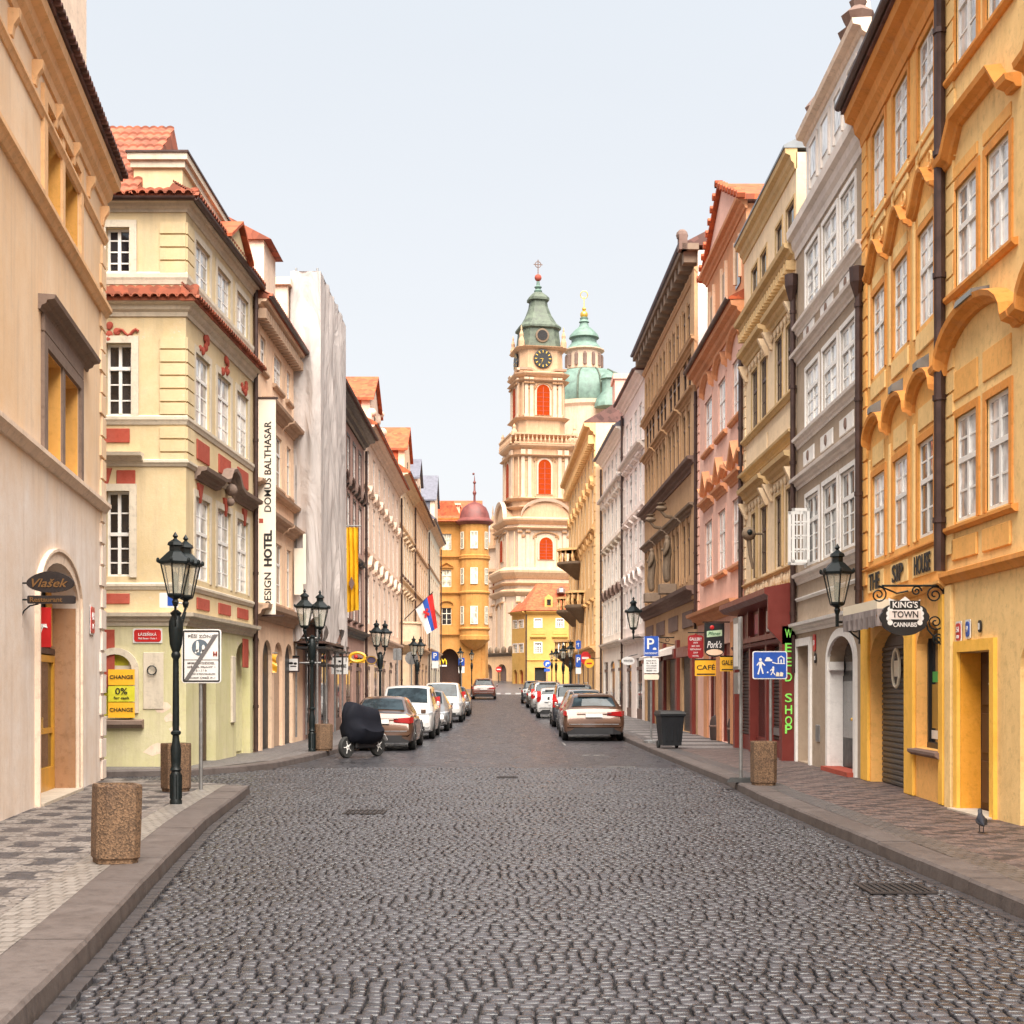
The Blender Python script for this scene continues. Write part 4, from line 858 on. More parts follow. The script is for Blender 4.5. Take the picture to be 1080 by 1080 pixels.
h.finish(); h.quoins(h.L, h.L-.34, 3.4, 10.9, .3, 'yelA', .03, .035, .06)
h.band([(0, 10.86), (h.L, 10.86)], sp(CORN, .74, 1.45), 'cornice', 'yeltrim'); h.gutter(11.56, .42); h.roof('tiledark', .38, 3, z=11.5, corr=False)
h.pipe(.0, 10.7, 3.2, d=.1, r=.075, top=.4); h.pipe(h.L-.1, 8.6, 3.1, d=.1, r=.06)
m = h.mb(); m.lathe([(.05, 8.3), (.13, 8.55), (.14, 8.8), (.08, 8.82)], 8, (h.L-.1, .12)); m.build('rainwater_hopper', 'gutter', h.root)
RA = (f, h)
f = Fac((5.7, 3.0), (5.7, 18.0)); h = House('town_house', 'soft yellow house at the right edge with a wooden door and three house number plates', f, 11.9, 'yelB', 8, k=.5)
cb = [tuple(sorted((f.u(1008.5), f.u(1031)))), tuple(sorted((f.u(1041), f.u(1065.5))))]; dx = cb[0][0]-cb[1][0]
cb = [(a-2.9*k, b-2.9*k) for k in range(4) for a, b in cb]
for u0, u1 in cb:
    for fi, (z0, z1) in enumerate(((9.62, 10.9), (6.8, 8.05), (3.79, 5.12))):
        h.win(u0, u1, z0, z1, pane='panec' if fi < 2 else 'pane', sur='yeltrim', tr=.42, rows=(2, 2), dep=.1, sw=.1)
for k in range(4):
    ua, ub = cb[2*k+1][0]-.25, cb[2*k][1]+.3; c, ww = (ua+ub)/2, ub-ua
    h.band([(ua-.1, 8.4), (ua+.2, 8.42), (ua+.55, 8.78), (ub-.55, 8.78), (ub-.2, 8.42), (ub+.1, 8.4)], sp(HOOD, .9, .85), 'window_hood', 'yeltrim')
    h.band([(ua-.2, 5.72), (ua, 5.72)]+[(c-(ww/2)*math.cos(t), 5.74+.52*math.sin(t)) for t in [PI*i/12 for i in range(13)]]+[(ub+.2, 5.72)], sp(HOOD, 1.0, .85), 'window_hood', 'yeltrim')
    h.mb().loft([[(u, .24, z-.06), (u, .22, z+.02), (u, -.01, z+.06), (u, -.01, z-.06)] for u, z in ((c-.3, 6.42), (c+.3, 6.42))]).build('hood_capping', 'graycap', h.root)
    for a, b in ((ua+.2, c-.1), (c+.1, ub-.2)):
        h.panel(a, b, 5.35, 5.72, 'yelA', .02); h.panel(a, b, 8.2, 8.36, 'yelA', .02); h.panel(a, b, 6.35, 6.6, 'yelA', .02) if False else None
        h.panel(a, b, 3.3, 3.58, 'yelA', .03, 'apron_panel')
    for z_ in (3.66, 6.66, 9.48): h.belt(z_, 'yeltrim', sp(SILL, .8, .8), 'window_ledge', ua, ub)
h.belt(3.02, 'yeltrim', sp(BELT, 1, 1.1)); h.panel(h.L-.28, h.L-.02, .1, 3.0, 'yelB', .05, 'corner_strip'); h.quoins(h.L-.02, h.L-.3, 3.4, 11.4, .3, 'yelB', .03, .035, .05)
u0, u1 = sorted((f.u(1013), f.u(1047.5))); h.hole(u0, u1, .1, 2.12, .26); h.mb().box(u1-.012, u1-.001, -.255, -.003, .14, 2.11).build('door_reveal', P_('shaded_yellow_reveal', (.72, .30, .02), amt=.3), h.root)  # shade of the door recess put into the deeper reveal colour
m = h.mb(); q = .14; m.box(u0-q, u0, -.01, .05, .1, 2.12+q); m.box(u1, u1+q, -.01, .05, .1, 2.12+q); m.box(u0, u1, -.01, .052, 2.12, 2.12+q); m.build('door_surround', 'yelshop', h.root)
m = h.mb(); m.box(u0, u1, -.3, -.26, .1, 2.12); uc = (u0+u1)/2
for a, b in ((u0+.06, uc-.02), (uc+.02, u1-.06)):
    for z0, z1 in ((.22, .75), (.85, 1.35), (1.45, 1.98)): m.bbox(a+.04, b-.04, -.26, -.235, z0, z1, .008)
dr = m.build('door', 'brownwood', h.root); m = h.mb(); m.sphere((uc-.1, -.2, 1.32), .03, 8, 6); m.sphere((uc+.15, -.22, 1.72), .022, 8, 6); m.build('handle', 'chrome', dr)
h.mb().box(u0-.1, u1+.1, -.2, .14, .0, .14).build('doorstep', 'stone', h.root)
u0, u1 = f.u(1076)-1.4, f.u(1076); h.hole(u0, u1, .1, 2.3, .12, .4); h.mb().box(u0, u1, -.2, -.12, .1, 2.3).build('niche_back', 'yelB', h.root)
h.finish(); h.band([(0, 11.3), (h.L, 11.3)], sp(CORN, 1.3, 1.3), 'cornice', 'yeltrim'); h.roof('tiledark', .6, 3, z=11.95, corr=False)
RB = (f, h)

# ---------------------------------------------------------------- right: grey brown house with triple windows
M['taupe'] = P_('grey_brown_plaster', (.36, .275, .20), amt=.3); M['taupe2'] = P_('pale_taupe_trim', (.66, .59, .54), amt=.25); M['wtrim'] = P_('white_trim', (.72, .69, .66), amt=.15)
f = Fac((5.98, 23.4), (6.06, 29.3)); h = House('town_house', 'grey brown house with rows of white triple windows, one casement standing open', f, 11.3, 'taupe', 8, k=.6)
h.cols([(850.5, 863.8), (868.3, 883.2), (887.3, 902.6)], [(9.4, 10.6, dict(pane='panec')), (7.02, 8.17, dict(pane='panec')), (4.17, 5.57, {})], sur='wtrim', tr=.36, rows=(1, 3), nv=2, dep=.08, sw=.09, bt=.06)
for z_ in (9.1, 6.72, 3.85): h.belt(z_, 'taupe2', sp(CORN, .3, .5))
for z_ in (8.5, 5.86): h.belt(z_, 'taupe2', sp(CORN, .36, .55))
for zc_ in (8.95, 6.43):
    for a, b in ((848, 860), (866, 880), (886, 902)):
        u0, u1 = sorted((f.u(a), f.u(b))); h.panel(u0+.05, u1-.05, zc_-.19, zc_+.12, 'wtrim', .03, 'frieze_panel'); m = h.mb(); m.sphere(((u0+u1)/2, .04, zc_-.03), .09, 8, 6, (.8, .35, 1.2)); m.build('medallion', 'browntrim', h.root)
h.belt(3.5, 'wtrim', sp(BELT, .5, .5)); h.belt(2.82, 'wtrim', sp(CORN, .4, .5))
u0, u1 = sorted((f.u(841.5), f.u(854.8))); h.hole(u0, u1, .14, 2.55, .26); m = h.mb(); m.box(u0, u1, -.3, -.26, .14, 2.55); nb = m.build('niche_back', 'wtrim', h.root)
h.mb().box(u0+.1, u1-.1, -.26, -.23, 1.18, 1.72).build('orange_glass_panel', solid('amber_glass', (.45, .14, .02), .2), nb); h.mb().box(u0+.5, u0+.7, -.26, -.24, 2.0, 2.14).build('vent', 'steel', nb)  # orange is the glass panel's own colour
m = h.mb(); q = .16
m.box(u0-q, u0, -.01, .05, .12, 2.55+q); m.box(u1, min(u1+q, h.L-.02), -.01, .05, .12, 2.55+q); m.box(u0, u1, -.01, .052, 2.55, 2.55+q); m.build('niche_surround', 'wtrim', h.root)
u0, u1 = sorted((f.u(875), f.u(902.3))); zt = 2.62; rise = .45; h.hole(u0, u1, .1, zt, .27, rise); m = h.mb(); r = (u1-u0)/2; uc = (u0+u1)/2; zs = zt-rise; q = .15
m.loft([[(uc-(r+e)*math.cos(PI*k/14), d, zs+(rise+e)*math.sin(PI*k/14)) for e, d in ((0, -.01), (0, .05), (q, .05), (q, -.01))] for k in range(15)]); m.box(u0-q, u0, -.01, .05, .12, zs); m.box(u1, u1+q, -.01, .05, .12, zs); m.build('door_surround', 'wtrim', h.root)
m = h.mb(); m.box(u1-.02, u1-.001, -.26, 0, .12, zs); m.box(u1-.12, u1-.02, -.24, .02, zs-.16, zs); m.build('door_reveal', 'wtrim', h.root)
m = h.mb(); m.box(u0, u1, -.33, -.27, .1, zt); m.box(u0+.05, uc-.02, -.27, -.24, .2, 1.9); m.box(uc+.02, u1-.05, -.27, -.24, .2, 1.9); dr = m.build('door', 'black', h.root)
m = h.mb()
for a, b in ((u0+.12, uc-.1), (uc+.1, u1-.12)): m.box(a, b, -.242, -.232, .75, 1.8)
m.build('pane', 'pane', dr); h.mb().box(u0+.12, u1-.12, -.268, -.262, 2.0, zt-.15).build('fanlight', 'pane', dr); h.mb().sphere((uc+.08, -.2, 1.1), .03, 8, 6).build('handle', 'gold', dr)
h.mb().box(u0-.05, u1+.05, -.2, .16, .0, .2).build('doorstep', 'redpanel', h.root)
h.panel(f.u(861), f.u(865), .62, .95, 'steel', .02, 'meter_cover')
h.finish(); h.band([(0, 10.8), (h.L, 10.8)], sp(CORN, .48, 1.35), 'cornice', 'taupe2')
# baroque gable storey above the cornice
g = 11.42
GO = .11; m = h.mb(); m.box(.15, h.L-1.0, -.5, -.12+GO, g-.1, 13.0); m.build('gable', 'wtrim', h.root)
u = .5
for k in range(4):
    h.mb().box(u+k*1.1, u+k*1.1+.62, -.12+GO, -.1+GO, g+.55, g+1.2).build('gable_window', 'panec', h.root)
    m = h.mb(); m.box(u+k*1.1-.08, u+k*1.1, -.12+GO, -.08+GO, g+.37, g+1.28); m.box(u+k*1.1+.62, u+k*1.1+.7, -.12+GO, -.08+GO, g+.37, g+1.28); m.box(u+k*1.1, u+k*1.1+.62, -.12+GO, -.08+GO, g+1.2, g+1.28); m.build('gable_surround', 'taupe2', h.root)
m = h.mb(); m.loft([[(u, d-.12, 12.75+z) for d, z in sp(CORN, .7, .8)] for u in (.0, h.L-.9)]); m.build('gable_cornice', 'ochre2', h.root)
m = h.mb(); m.lathe([(.3, 13.1), (.36, 13.2), (.2, 13.3), (.3, 13.5), (.12, 13.65), (.16, 13.75), (0, 13.8)], 8, (.8, -.1)); m.build('gable_urn', 'browntrim', h.root); m = h.mb(); m.lathe([(.2, 13.1), (.25, 13.2), (.12, 13.3), (.2, 13.45), (.0, 13.7)], 8, (h.L-1.4, -.1)); m.build('gable_urn', 'browntrim', h.root)
m = h.mb(); m.sphere((h.L-.8, -.3, 12.2), .5, 10, 8, (1, .3, 1)); m.sphere((h.L-.55, -.3, 11.8), .4, 10, 8, (1, .3, 1)); m.sphere((h.L-1.2, -.3, 13.45), .3, 10, 8, (1, .5, 1)); m.sphere((2.2, -.3, 13.5), .35, 10, 8, (1, .5, 1.2)); m.tube([(.9, -.3, 13.1), (1.2, -.3, 13.9), (1.7, -.3, 14.1)], .12, 8); m.build('gable_volutes', 'ochre2', h.root, smooth=True)

h.roof('zinc', .0, 1.4, z=11.5, corr=False); h.pipe(h.L-.1, 10.1, 3.0, d=.09, r=.06); m = h.mb(); m.lathe([(.06, 9.9), (.14, 10.2), (.15, 10.45), (.08, 10.46)], 8, (h.L-.1, .12)); m.build('rainwater_hopper', 'gutter', h.root)
h.pipe(h.L-.1, 2.8, 2.0, d=.07, r=.05)
# casement standing open over the street
m = h.mb(); ow = .36; u0 = f.u(850.5)
z0, z1 = 4.2, 5.3
for k, (ub, dirx) in enumerate(((f.u(851), 1), (f.u(851)-.5, 1))):
    d0 = .02+k*.02; m.box(ub, ub+.035, d0, d0+ow, z0, z0+.06); m.box(ub, ub+.035, d0, d0+ow, z1-.06, z1); m.box(ub, ub+.035, d0, d0+.06, z0, z1); m.box(ub, ub+.035, d0+ow-.06, d0+ow, z0, z1); m.box(ub+.005, ub+.03, d0+ow/2-.015, d0+ow/2+.015, z0, z1)
    for i in (1, 2, 3): z = z0+(z1-z0)*i/4; m.box(ub+.005, ub+.03, d0, d0+ow, z-.015, z+.015)
oc = m.build('open_casement', 'white', h.root)
R2 = (f, h)

# ---------------------------------------------------------------- right: beige house above the dark red shopfront
M['sandy'] = P_('beige_yellow_plaster', (.74, .57, .38), (.4, .28, .15), .3); M['sandtrim'] = P_('ochre_trim', (.54, .37, .18), amt=.35); M['darkred'] = solid('oxblood_paint', (.16, .025, .018), .4, 0, .1, 5)
f = Fac((6.06, 29.3), (6.06, 35.9)); h = House('town_house', 'beige yellow house with paired brown windows under deep hoods, above the dark red shopfront', f, 13.1, 'sandy', 8, k=.4)
h.cols([(793, 799.3), (802.3, 808.8), (818.3, 825.2), (829.6, 838)], [(11.45, 12.2, dict(tr=0, rows=(1, 1), nv=1)), (8.1, 9.62, {}), (4.43, 6.05, {})], frame='brownwood', pane='panedark', sur='sandtrim', sw=.07, dep=.14, rows=(1, 2))
for a, b in ((787, 811), (813, 840)):
    ua, ub = sorted((f.u(a)-.05, f.u(b)+.05)); ua = max(ua, .05)
    for z_ in (9.95, 6.42):
        h.band([(ua, z_), (ub, z_)], sp(CORN, .6, .8), 'window_hood', 'sandtrim'); n_ = 7
        for k in range(n_): h.mb().sphere((ua+.2+(ub-ua-.4)*k/(n_-1), .03, z_-.16), .1, 7, 5, (1, .4, 1)).build('rosette', 'sandy', h.root)
        for s_ in (ua+.12, ub-.12): h.mb().loft([[(s_-.07, d, z) for d, z in ((0, z_-.4), (.06, z_-.4), (.25, z_), (0, z_))], [(s_+.07, d, z) for d, z in ((0, z_-.4), (.06, z_-.4), (.25, z_), (0, z_))]]).build('console', 'sandy', h.root)
    for k in range(9): h.mb().sphere((ua+.15+(ub-ua-.3)*k/8, .02, 4.12+.04*math.sin(k*2)), .12, 7, 5, (1, .3, 1)).build('apron_rosette', 'sandy', h.root)
    h.panel(ua+.1, ub-.1, 7.25, 7.75, 'sandy', .03); h.panel((ua+ub)/2-.08, (ua+ub)/2+.08, 4.4, 6.3, 'sandtrim', .04, 'pilaster_strip')
h.belt(7.95, 'sandtrim', sp(BELT, 1, 1)); h.belt(7.0, 'sandtrim', sp(CORN, .4, .5)); h.belt(3.8, 'sandtrim', sp(BELT, 1, 1)); h.belt(4.27, 'sandtrim', sp(BELT, .7, .6))
h.finish(); m = h.mb()
k = 0
while .1+k*.28 < h.L-.15: h.mb().box(.08+k*.28, .2+k*.28, 0, .2, 10.62, 10.82).build('dentil', 'sandtrim', h.root); k += 1

h.band([(0, 10.83), (h.L, 10.83)], sp(CORN, .62, .8), 'main_cornice', 'sandtrim'); h.band([(0, 12.75), (h.L, 12.75)], sp(CORN, .55, 1.1), 'cornice', 'sandtrim'); h.roof('zinc', .27, 2.2, z=13.25, corr=False)
h.quoins(h.L-.02, h.L-.3, 4.5, 10.5, .28, 'sandy', .03, .035, .0)
h.pipe(h.L-.05, 10.5, 4.0, d=.1, r=.06)
R3 = (f, h)
# its timber shopfront: deep fascia box on a slimmer frame
up = f.u(776); b = 0; S = h.root; W_ = 6.55
m = h.mb(); m.box(.02, .34, .02, .3, .1, 3.0); m.box(W_-.3, W_, .02, .3, .1, 3.0); m.box(2.05, 2.25, .02, .26, .1, 2.95); m.box(4.2, 4.4, .02, .26, .1, 2.95)
m.box(.34, W_-.3, .02, .12, .1, .5); front = m.build('shopfront', 'darkred', S)
m = h.mb(); m.loft([[(u, d, z) for d, z in ((.02, 2.55), (.3, 2.62), (.6, 2.95), (.6, 3.65), (.68, 3.7), (.68, 3.82), (.02, 3.95))] for u in (.02, .1)]); m.loft([[(u, d, z) for d, z in ((.02, 2.62), (.32, 2.66), (.36, 2.74), (.02, 2.78))] for u in (.1, W_)]); m.box(.1, W_, .02, .3, 2.78, 2.9)
m.loft([[(u, d, z) for d, z in ((.02, 3.52), (.55, 3.6), (.66, 3.7), (.66, 3.82), (.02, 3.95))] for u in (.1, W_)]); m.box(.1, W_, .02, .14, 2.9, 3.55)
for k in (1.5, 3.0, 4.5, 6.0): m.box(k, k+.12, .14, .26, 2.88, 3.56)
m.build('fascia_box', 'darkred', front)
M['mint'] = solid('mint_sign', (.25, .55, .42), .4, 0, .2, 6)
m = h.mb(); m.box(.35, 1.45, .15, .2, 2.98, 3.5); sg = m.build('fascia_sign', 'mint', front); m = h.mb(); text(m, 'REXY', -.9, 3.28, w=.95, h=.26, fr=lambda a_, b_, d: (-a_, .205+d, b_)); m.build('lettering', 'white', sg)
m = h.mb(); m.box(1.75, 2.4, .15, .2, 2.98, 3.45); m.build('fascia_panel', 'signwhite', front); m = h.mb(); m.box(3.3, 3.9, .15, .2, 2.98, 3.45); m.build('fascia_panel', solid('magenta_sign', (.4, .02, .1), .4), front)
for u0, u1 in ((.34, 2.05), (4.4, W_-.3)):
    m = h.mb(); z = .5
    while z < 2.5: m.loft([[(u, .06, z), (u, .09, z+.02), (u, .09, z+.06), (u, .06, z+.08)] for u in (u0, u1)]); z += .085
    m.box(u0, u1, .02, .06, .5, 2.6); m.build('roller_shutter', 'shutter', front)
h.mb().box(.5, 1.9, .1, .13, .62, .78).build('shutter_rail', 'steel', front); m = h.mb(); m.box(2.25, 4.2, .02, .05, .1, 2.6); m.build('door_glass', 'panedark', front); h.mb().box(.4, 1.9, .1, .14, 2.2, 2.5).build('awning_roll', 'cream_paint', front); h.mb().box(2.4, 3.0, .06, .1, 1.75, 2.5).build('poster', 'mint', front)
M['neon'] = solid('green_letters', (.25, .75, .12), .4)
Pp = R3[0]; mm = MB(lambda x, y, z: (x-S.location.x, y-S.location.y, z-S.location.z))
x_ = pt(832, 29.28, 0)[0]
for ch, py in zip('WEEDSHOP', (668, 683, 698, 714, 736, 748.5, 760, 769)):
    text(mm, ch, x_, pt(0, 29.3, py)[2], h=.19, w=.15, y=29.312)
mm.build('lettering', 'neon', front)

# ---------------------------------------------------------------- right: salmon pink house
M['pink'] = P_('salmon_pink_plaster', (.72, .43, .34), (.45, .25, .18), .25); M['pinktrim'] = P_('orange_salmon_trim', (.60, .27, .13), amt=.35)
f = Fac((6.06, 35.9), (6.03, 44.6)); h = House('town_house', 'salmon pink house with orange wavy hoods and a pedimented tiled gable', f, 11.8, 'pink', 8, k=.4); b = h.zb
h.cols([(744, 751.3), (758, 765.4), (773, 783)], [(8.9, 10.55, {}), (5.1, 6.8, dict())], sur='pink', rows=(1, 2), tr=.36, pane='panec', sw=.12)
for a, b_ in ((744, 751.3), (758, 765.4), (773, 783)):
    u0, u1 = sorted((f.u(a), f.u(b_))); c = (u0+u1)/2; h.ped('drape', c, u1-u0+.7, 7.5, 'pinktrim', h.root, 1.3); h.belt(7.2, 'pinktrim', sp(CORN, .5, .6), 'window_hood', u0-.35, u1+.35)
    h.ped('arc', c, u1-u0+.5, 10.72, 'pinktrim', h.root, 1, .8); h.belt(4.88, 'pinktrim', sp(SILL, 1.2, 1.2), 'window_ledge', u0-.3, u1+.3); h.belt(8.85, 'pinktrim', sp(SILL, 1.2, 1.2), 'window_ledge', u0-.3, u1+.3)
h.belt(3.7, 'pinktrim', sp(CORN, .9, .8)); 
for a, b_, mt in ((2.0, 3.7, 'darkred'), (4.7, 6.2, 'darkred'), (.4, 1.4, 'darkred')):
    u0, u1 = h.hole(a, b_, .15, 2.95, .1); m = h.mb(); m.box(u0, u1, -.16, -.1, .15, 2.95); m.box(u0, u0+.1, -.1, -.05, .15, 2.95); m.box(u1-.1, u1, -.1, -.05, .15, 2.95); m.box(u0, u1, -.1, -.05, 2.3, 2.42); dr = m.build('shop_door', mt, h.root)
    h.mb().quad((u0+.1, -.09, .6), (u1-.1, -.09, .6), (u1-.1, -.09, 2.3), (u0+.1, -.09, 2.3)).build('pane', 'panedark', dr)
for a in (3.75, 6.3, 1.45): h.panel(a, a+.7 if a > 3 else a+.45, .15, 3.5, 'pinktrim', .06, 'pilaster')
h.finish(); h.quoins(h.L-.02, h.L-.32, 4.2, 11.6, .3, 'pink', .03, .04, .08)
h.band([(0, 11.4), (h.L, 11.4)], sp(CORN, .8, 1.0), 'cornice', 'pinktrim'); h.gutter(11.9, .42)
u0, u1 = .15, f.u(743.5)
m = h.mb(); m.box(u0, u1, -1.6, -.08, 11.8, 14.4); m.build('gable', 'pinktrim', h.root)
for k in range(3): c = u0+(u1-u0)*(k+.5)/3; h.mb().box(c-.35, c+.35, -.075, -.05, 12.55, 13.65).build('gable_window', 'panedark', h.root); h.mb().box(c-.45, c-.35, -.08, 0, 12.7, 13.85).box(c+.35, c+.45, -.08, 0, 12.7, 13.85).build('gable_surround', 'peach', h.root)
h.mb().loft([[(u, d-.08, 14.25+z) for d, z in sp(CORN, .65, .7)] for u in (u0-.1, u1+.1)]).build('gable_cornice', 'pinktrim', h.root)
c = (u0+u1)/2; m = h.mb(); m.prism([(u0, 14.5), (u1, 14.5), (c, 16.0)], -1.6, .02, 'y'); m.build('pediment', 'pink', h.root)
m = h.mb(); e = (u1-u0)/2+.25
for sg in (-1, 1):
    m.loft([[(c, d, 16.05+t) for d, t in ((.15, 0), (-2.5, 0), (-2.5, .14), (.15, .14))], [(c+sg*e, d, 14.42+t) for d, t in ((.15, 0), (-2.5, 0), (-2.5, .14), (.15, .14))]])
    for k in range(9): q = k/8; m.tube([(c+sg*e*q, .22, 16.17-1.62*q), (c+sg*e*q, .0, 16.17-1.62*q)], .11, 6)
m.build('gable_roof', 'tileor', h.root); h.roof('tileor', .4, 2.4, z=11.9, corr=False); h.pipe(h.L-.05, 11.3, 3.6, d=.09, r=.05)
R4 = (f, h)

# ---------------------------------------------------------------- right: tall brown office house
M['brown'] = P_('brown_plaster', (.45, .27, .14), amt=.35); M['brown2'] = P_('dark_taupe_plaster', (.21, .15, .105), amt=.3); M['whiteside'] = P_('pale_end_wall', (.66, .60, .56), amt=.2)
f = Fac((6.03, 44.6), (5.77, 59.8)); h = House('office_building', 'tall brown building with coffered eaves, grouped windows and two dark statues', f, 15.9, 'brown', 9, side='whiteside')
for k in range(4):
    c = 1.9+k*3.75
    for j in (-1, 0, 1):
        u0 = c+j*1.05-.4; u1 = u0+.8
        for z0, z1, ar in ((13.4, 14.7, 0), (11.75, 12.9, 0), (9.4, 11.1, 0), (5.5, 7.3, 0)):
            h.win(u0, u1, z0, z1, frame='brownwood', pane='panedark', dep=.09, tr=.3, nv=1, rows=(1, 1))
    for z0, z1 in ((13.2, 14.85), (9.2, 11.3), (5.3, 7.5)):
        for j in (-1.5, -.5, .5, 1.5): h.panel(c+j*1.05-.11, c+j*1.05+.11, z0, z1, 'brown', .05, 'pilaster')
    h.belt(13.05, 'brown', sp(CORN, .5, .4), 'window_hood', c-1.75, c+1.75); h.belt(11.3, 'brown', sp(CORN, .6, .6), 'window_hood', c-1.75, c+1.75); h.belt(7.5, 'brown2', sp(CORN, .6, .6), 'window_hood', c-1.75, c+1.75)
h.panel(.02, .7, 4.6, 15.3, 'brown', .12, 'corner_pilaster'); h.belt(8.9, 'browntrim', sp(CORN, .8, .8)); h.belt(4.6, 'browntrim', sp(CORN, .9, 1.0)); h.belt(12.9, 'brown', sp(CORN, .5, .5)) 
for k in range(4): h.panel(.9+k*3.7, 3.3+k*3.7, 3.75, 4.3, 'browntrim', .05)
for k in range(4):
    u0, u1 = .7+k*3.7, 3.7+k*3.7; u0, u1 = h.hole(u0, u1, .2, 3.1, .08); m = h.mb(); m.box(u0, u1, -.14, -.08, .2, 3.1); z = .4
    while z < 2.9: m.box(u0+.3, u1-.3, -.08, -.05, z, z+.06); z += .1
    sh = m.build('roller_shutter', 'shutter', h.root); h.panel(u0-.25, u0+.25, .15, 3.4, 'darkred', .12, 'shop_pilaster'); h.mb().box(u0, u1, -.2, .2, 2.75, 3.1).build('shop_lintel', 'darkred', h.root)
h.mb().loft([[(u, d, 2.95+z) for d, z in ((0, .3), (1.0, -.1), (1.0, -.2), (0, 0))] for u in (4.8, 8.4)]).build('awning', 'taupe2', h.root)
h.finish()
m = h.mb(); m.box(-.1, h.L, -.02, .52, 15.9, 16.1); 
m.build('eave_slab', 'brown2', h.root); k = 0
while .3+k*.95 < h.L: u = .15+k*.95; h.mb().box(u, u+.42, 0, .44, 15.55, 15.9).build('eave_bracket', 'brown2', h.root); k += 1
h.belt(15.2, 'brown', sp(BELT, 1, 1.2)); h.gutter(16.15, .56, mat='slate'); h.roof('tiledark', .5, 2.6, z=16.12, corr=False)
m = h.mb(); m.sphere((.1, .5, 16.4), .2, 8, 6); m.box(-.1, .3, .35, .62, 15.9, 16.4); m.build('corner_gargoyle', 'browntrim', h.root)
R5 = (f, h)
# ---------------------------------------------------------------- right: two white houses, orange palace front
M['white1'] = P_('white_rose_plaster', (.74, .64, .59), (.35, .28, .26), .3); M['white2'] = P_('white_plaster', (.78, .70, .62), amt=.25); M['palace'] = P_('orange_palace_plaster', (.74, .46, .2), (.45, .25, .1), .3); M['palacelight'] = P_('light_orange_wall', (.78, .55, .34), amt=.15)
R6 = row_house((5.77, 59.8), (5.52, 67.8), 15.5, 'white1', 'white rose house with arched hoods beside the tall brown building', 4, fl3((4.4, 6.2, dict(ped='arc')), (7.2, 9.0, dict(ped='flat')), (9.9, 11.6, dict(ped='flat')), (12.6, 14.2, {})), 'white1', 'tiledark', 'browntrim', (1.2, 1.0), w=.9)
R7 = row_house((5.52, 67.8), (5.19, 78.6), 14.6, 'white2', 'white house with triangular hoods, next to the orange palace', 5, fl3((4.3, 6.1, dict(ped='arc', pedmat='browntrim')), (7.0, 8.7, dict(ped='flat', pedmat='stone')), (9.6, 11.3, dict(ped='tri')), (12.2, 13.6, {})), 'white2', 'slate', 'browntrim', (1.2, 1.0), w=.9)
for Hh in (R6[1], R7[1]):
    b = Hh.zb
    for i in range(4):
        for z in [b+3.6+.85*k for k in range(13)]:
            if z < Hh.H-1: u = .25+i*(Hh.L-.5)/3.; Hh.mb().box(u-.05, u+.05, 0, .06, z, z+.1).build('stud', 'taupe2', Hh.root)
    Hh.belt(b+12.0 if Hh.H > 15 else b+11.7, 'taupe2', sp(CORN, .8, .8))
f = Fac((4.8, 79.0), (4.27, 103.5)); h = House('palace', 'orange baroque palace with sculpted balconies, last building on the right', f, 17.0, 'palace', 9, side='palacelight', k=.3); b = h.zb
h.grid(8, [(b+3.9, b+6.2, dict(ped='flat')), (b+7.4, b+9.7, dict(ped='arc')), (b+11.0, b+13.0, dict(ped='tri')), (b+14.0, b+15.2, {})], w=1.1, sur='palace', frame='cream_paint')
for k in range(6):
    u0, u1 = h.hole(1.2+k*3.9, 3.2+k*3.9, b+.1, b+3.0, .08, .5); m = h.mb(); m.box(u0, u1, -.15, -.08, b+.1, b+3.0); m.build('shopfront', 'browntrim', h.root)
h.finish(); h.band([(0, 16.3), (h.L, 16.3)], sp(CORN, 1.5, 1.6), 'cornice', 'palace'); k = 0
while .2+k*.8 < h.L: h.mb().box(.2+k*.8, .5+k*.8, 0, .4, 15.8, 16.3).build('eave_bracket', 'palace', h.root); k += 1
h.roof('tiledark', .65, 3, z=17.05, corr=False); h.belt(b+3.4, 'palace', sp(CORN, .8, .8)); h.belt(b+10.3, 'palace', sp(CORN, .6, .6)); h.quoins(.0, .5, b+4, 16.2, .5, 'palace', .06, .06, .15)
M['darkstone'] = P_('sooty_stone', (.16, .11, .07), amt=.4)
for i, (u, z, rr) in enumerate(((13.5, b+9.6, 1.5), (17, b+6.6, 1.35), (19.5, b+3.7, 1.4), (9.5, b+6.5, 1.2))):
    m = h.mb(); m.lathe([(.25, z-1.0), (rr*.6, z-.45), (rr*.95, z-.1), (rr, z), (rr, z+.15), (0, z+.15)], 18, (u, 0)); bb = m.build('balcony', 'darkstone', h.root, smooth=True)
    m = h.mb()
    for k in range(9): a = PI*k/8; m.lathe([(.05, z+.15), (.1, z+.4), (.05, z+.7), (.06, z+.9)], 6, (u+rr*.9*math.cos(a), rr*.9*math.sin(a)))
    m.lathe([(rr, z+.9), (rr, z+1.05), (rr*.85, z+1.05), (rr*.85, z+.9)], 18, (u, 0)); m.build('balustrade', 'palace', bb)
R9 = (f, h)
mb = MB(lambda x, y, z: (x-h.root.location.x, y-h.root.location.y, z-h.root.location.z)); mb.box(5.95, 6.8, 79.5, 81.5, 16.5, 19.6); mb.box(5.85, 6.9, 79.4, 81.6, 19.6, 19.9); mb.build('chimney', 'pink', h.root)
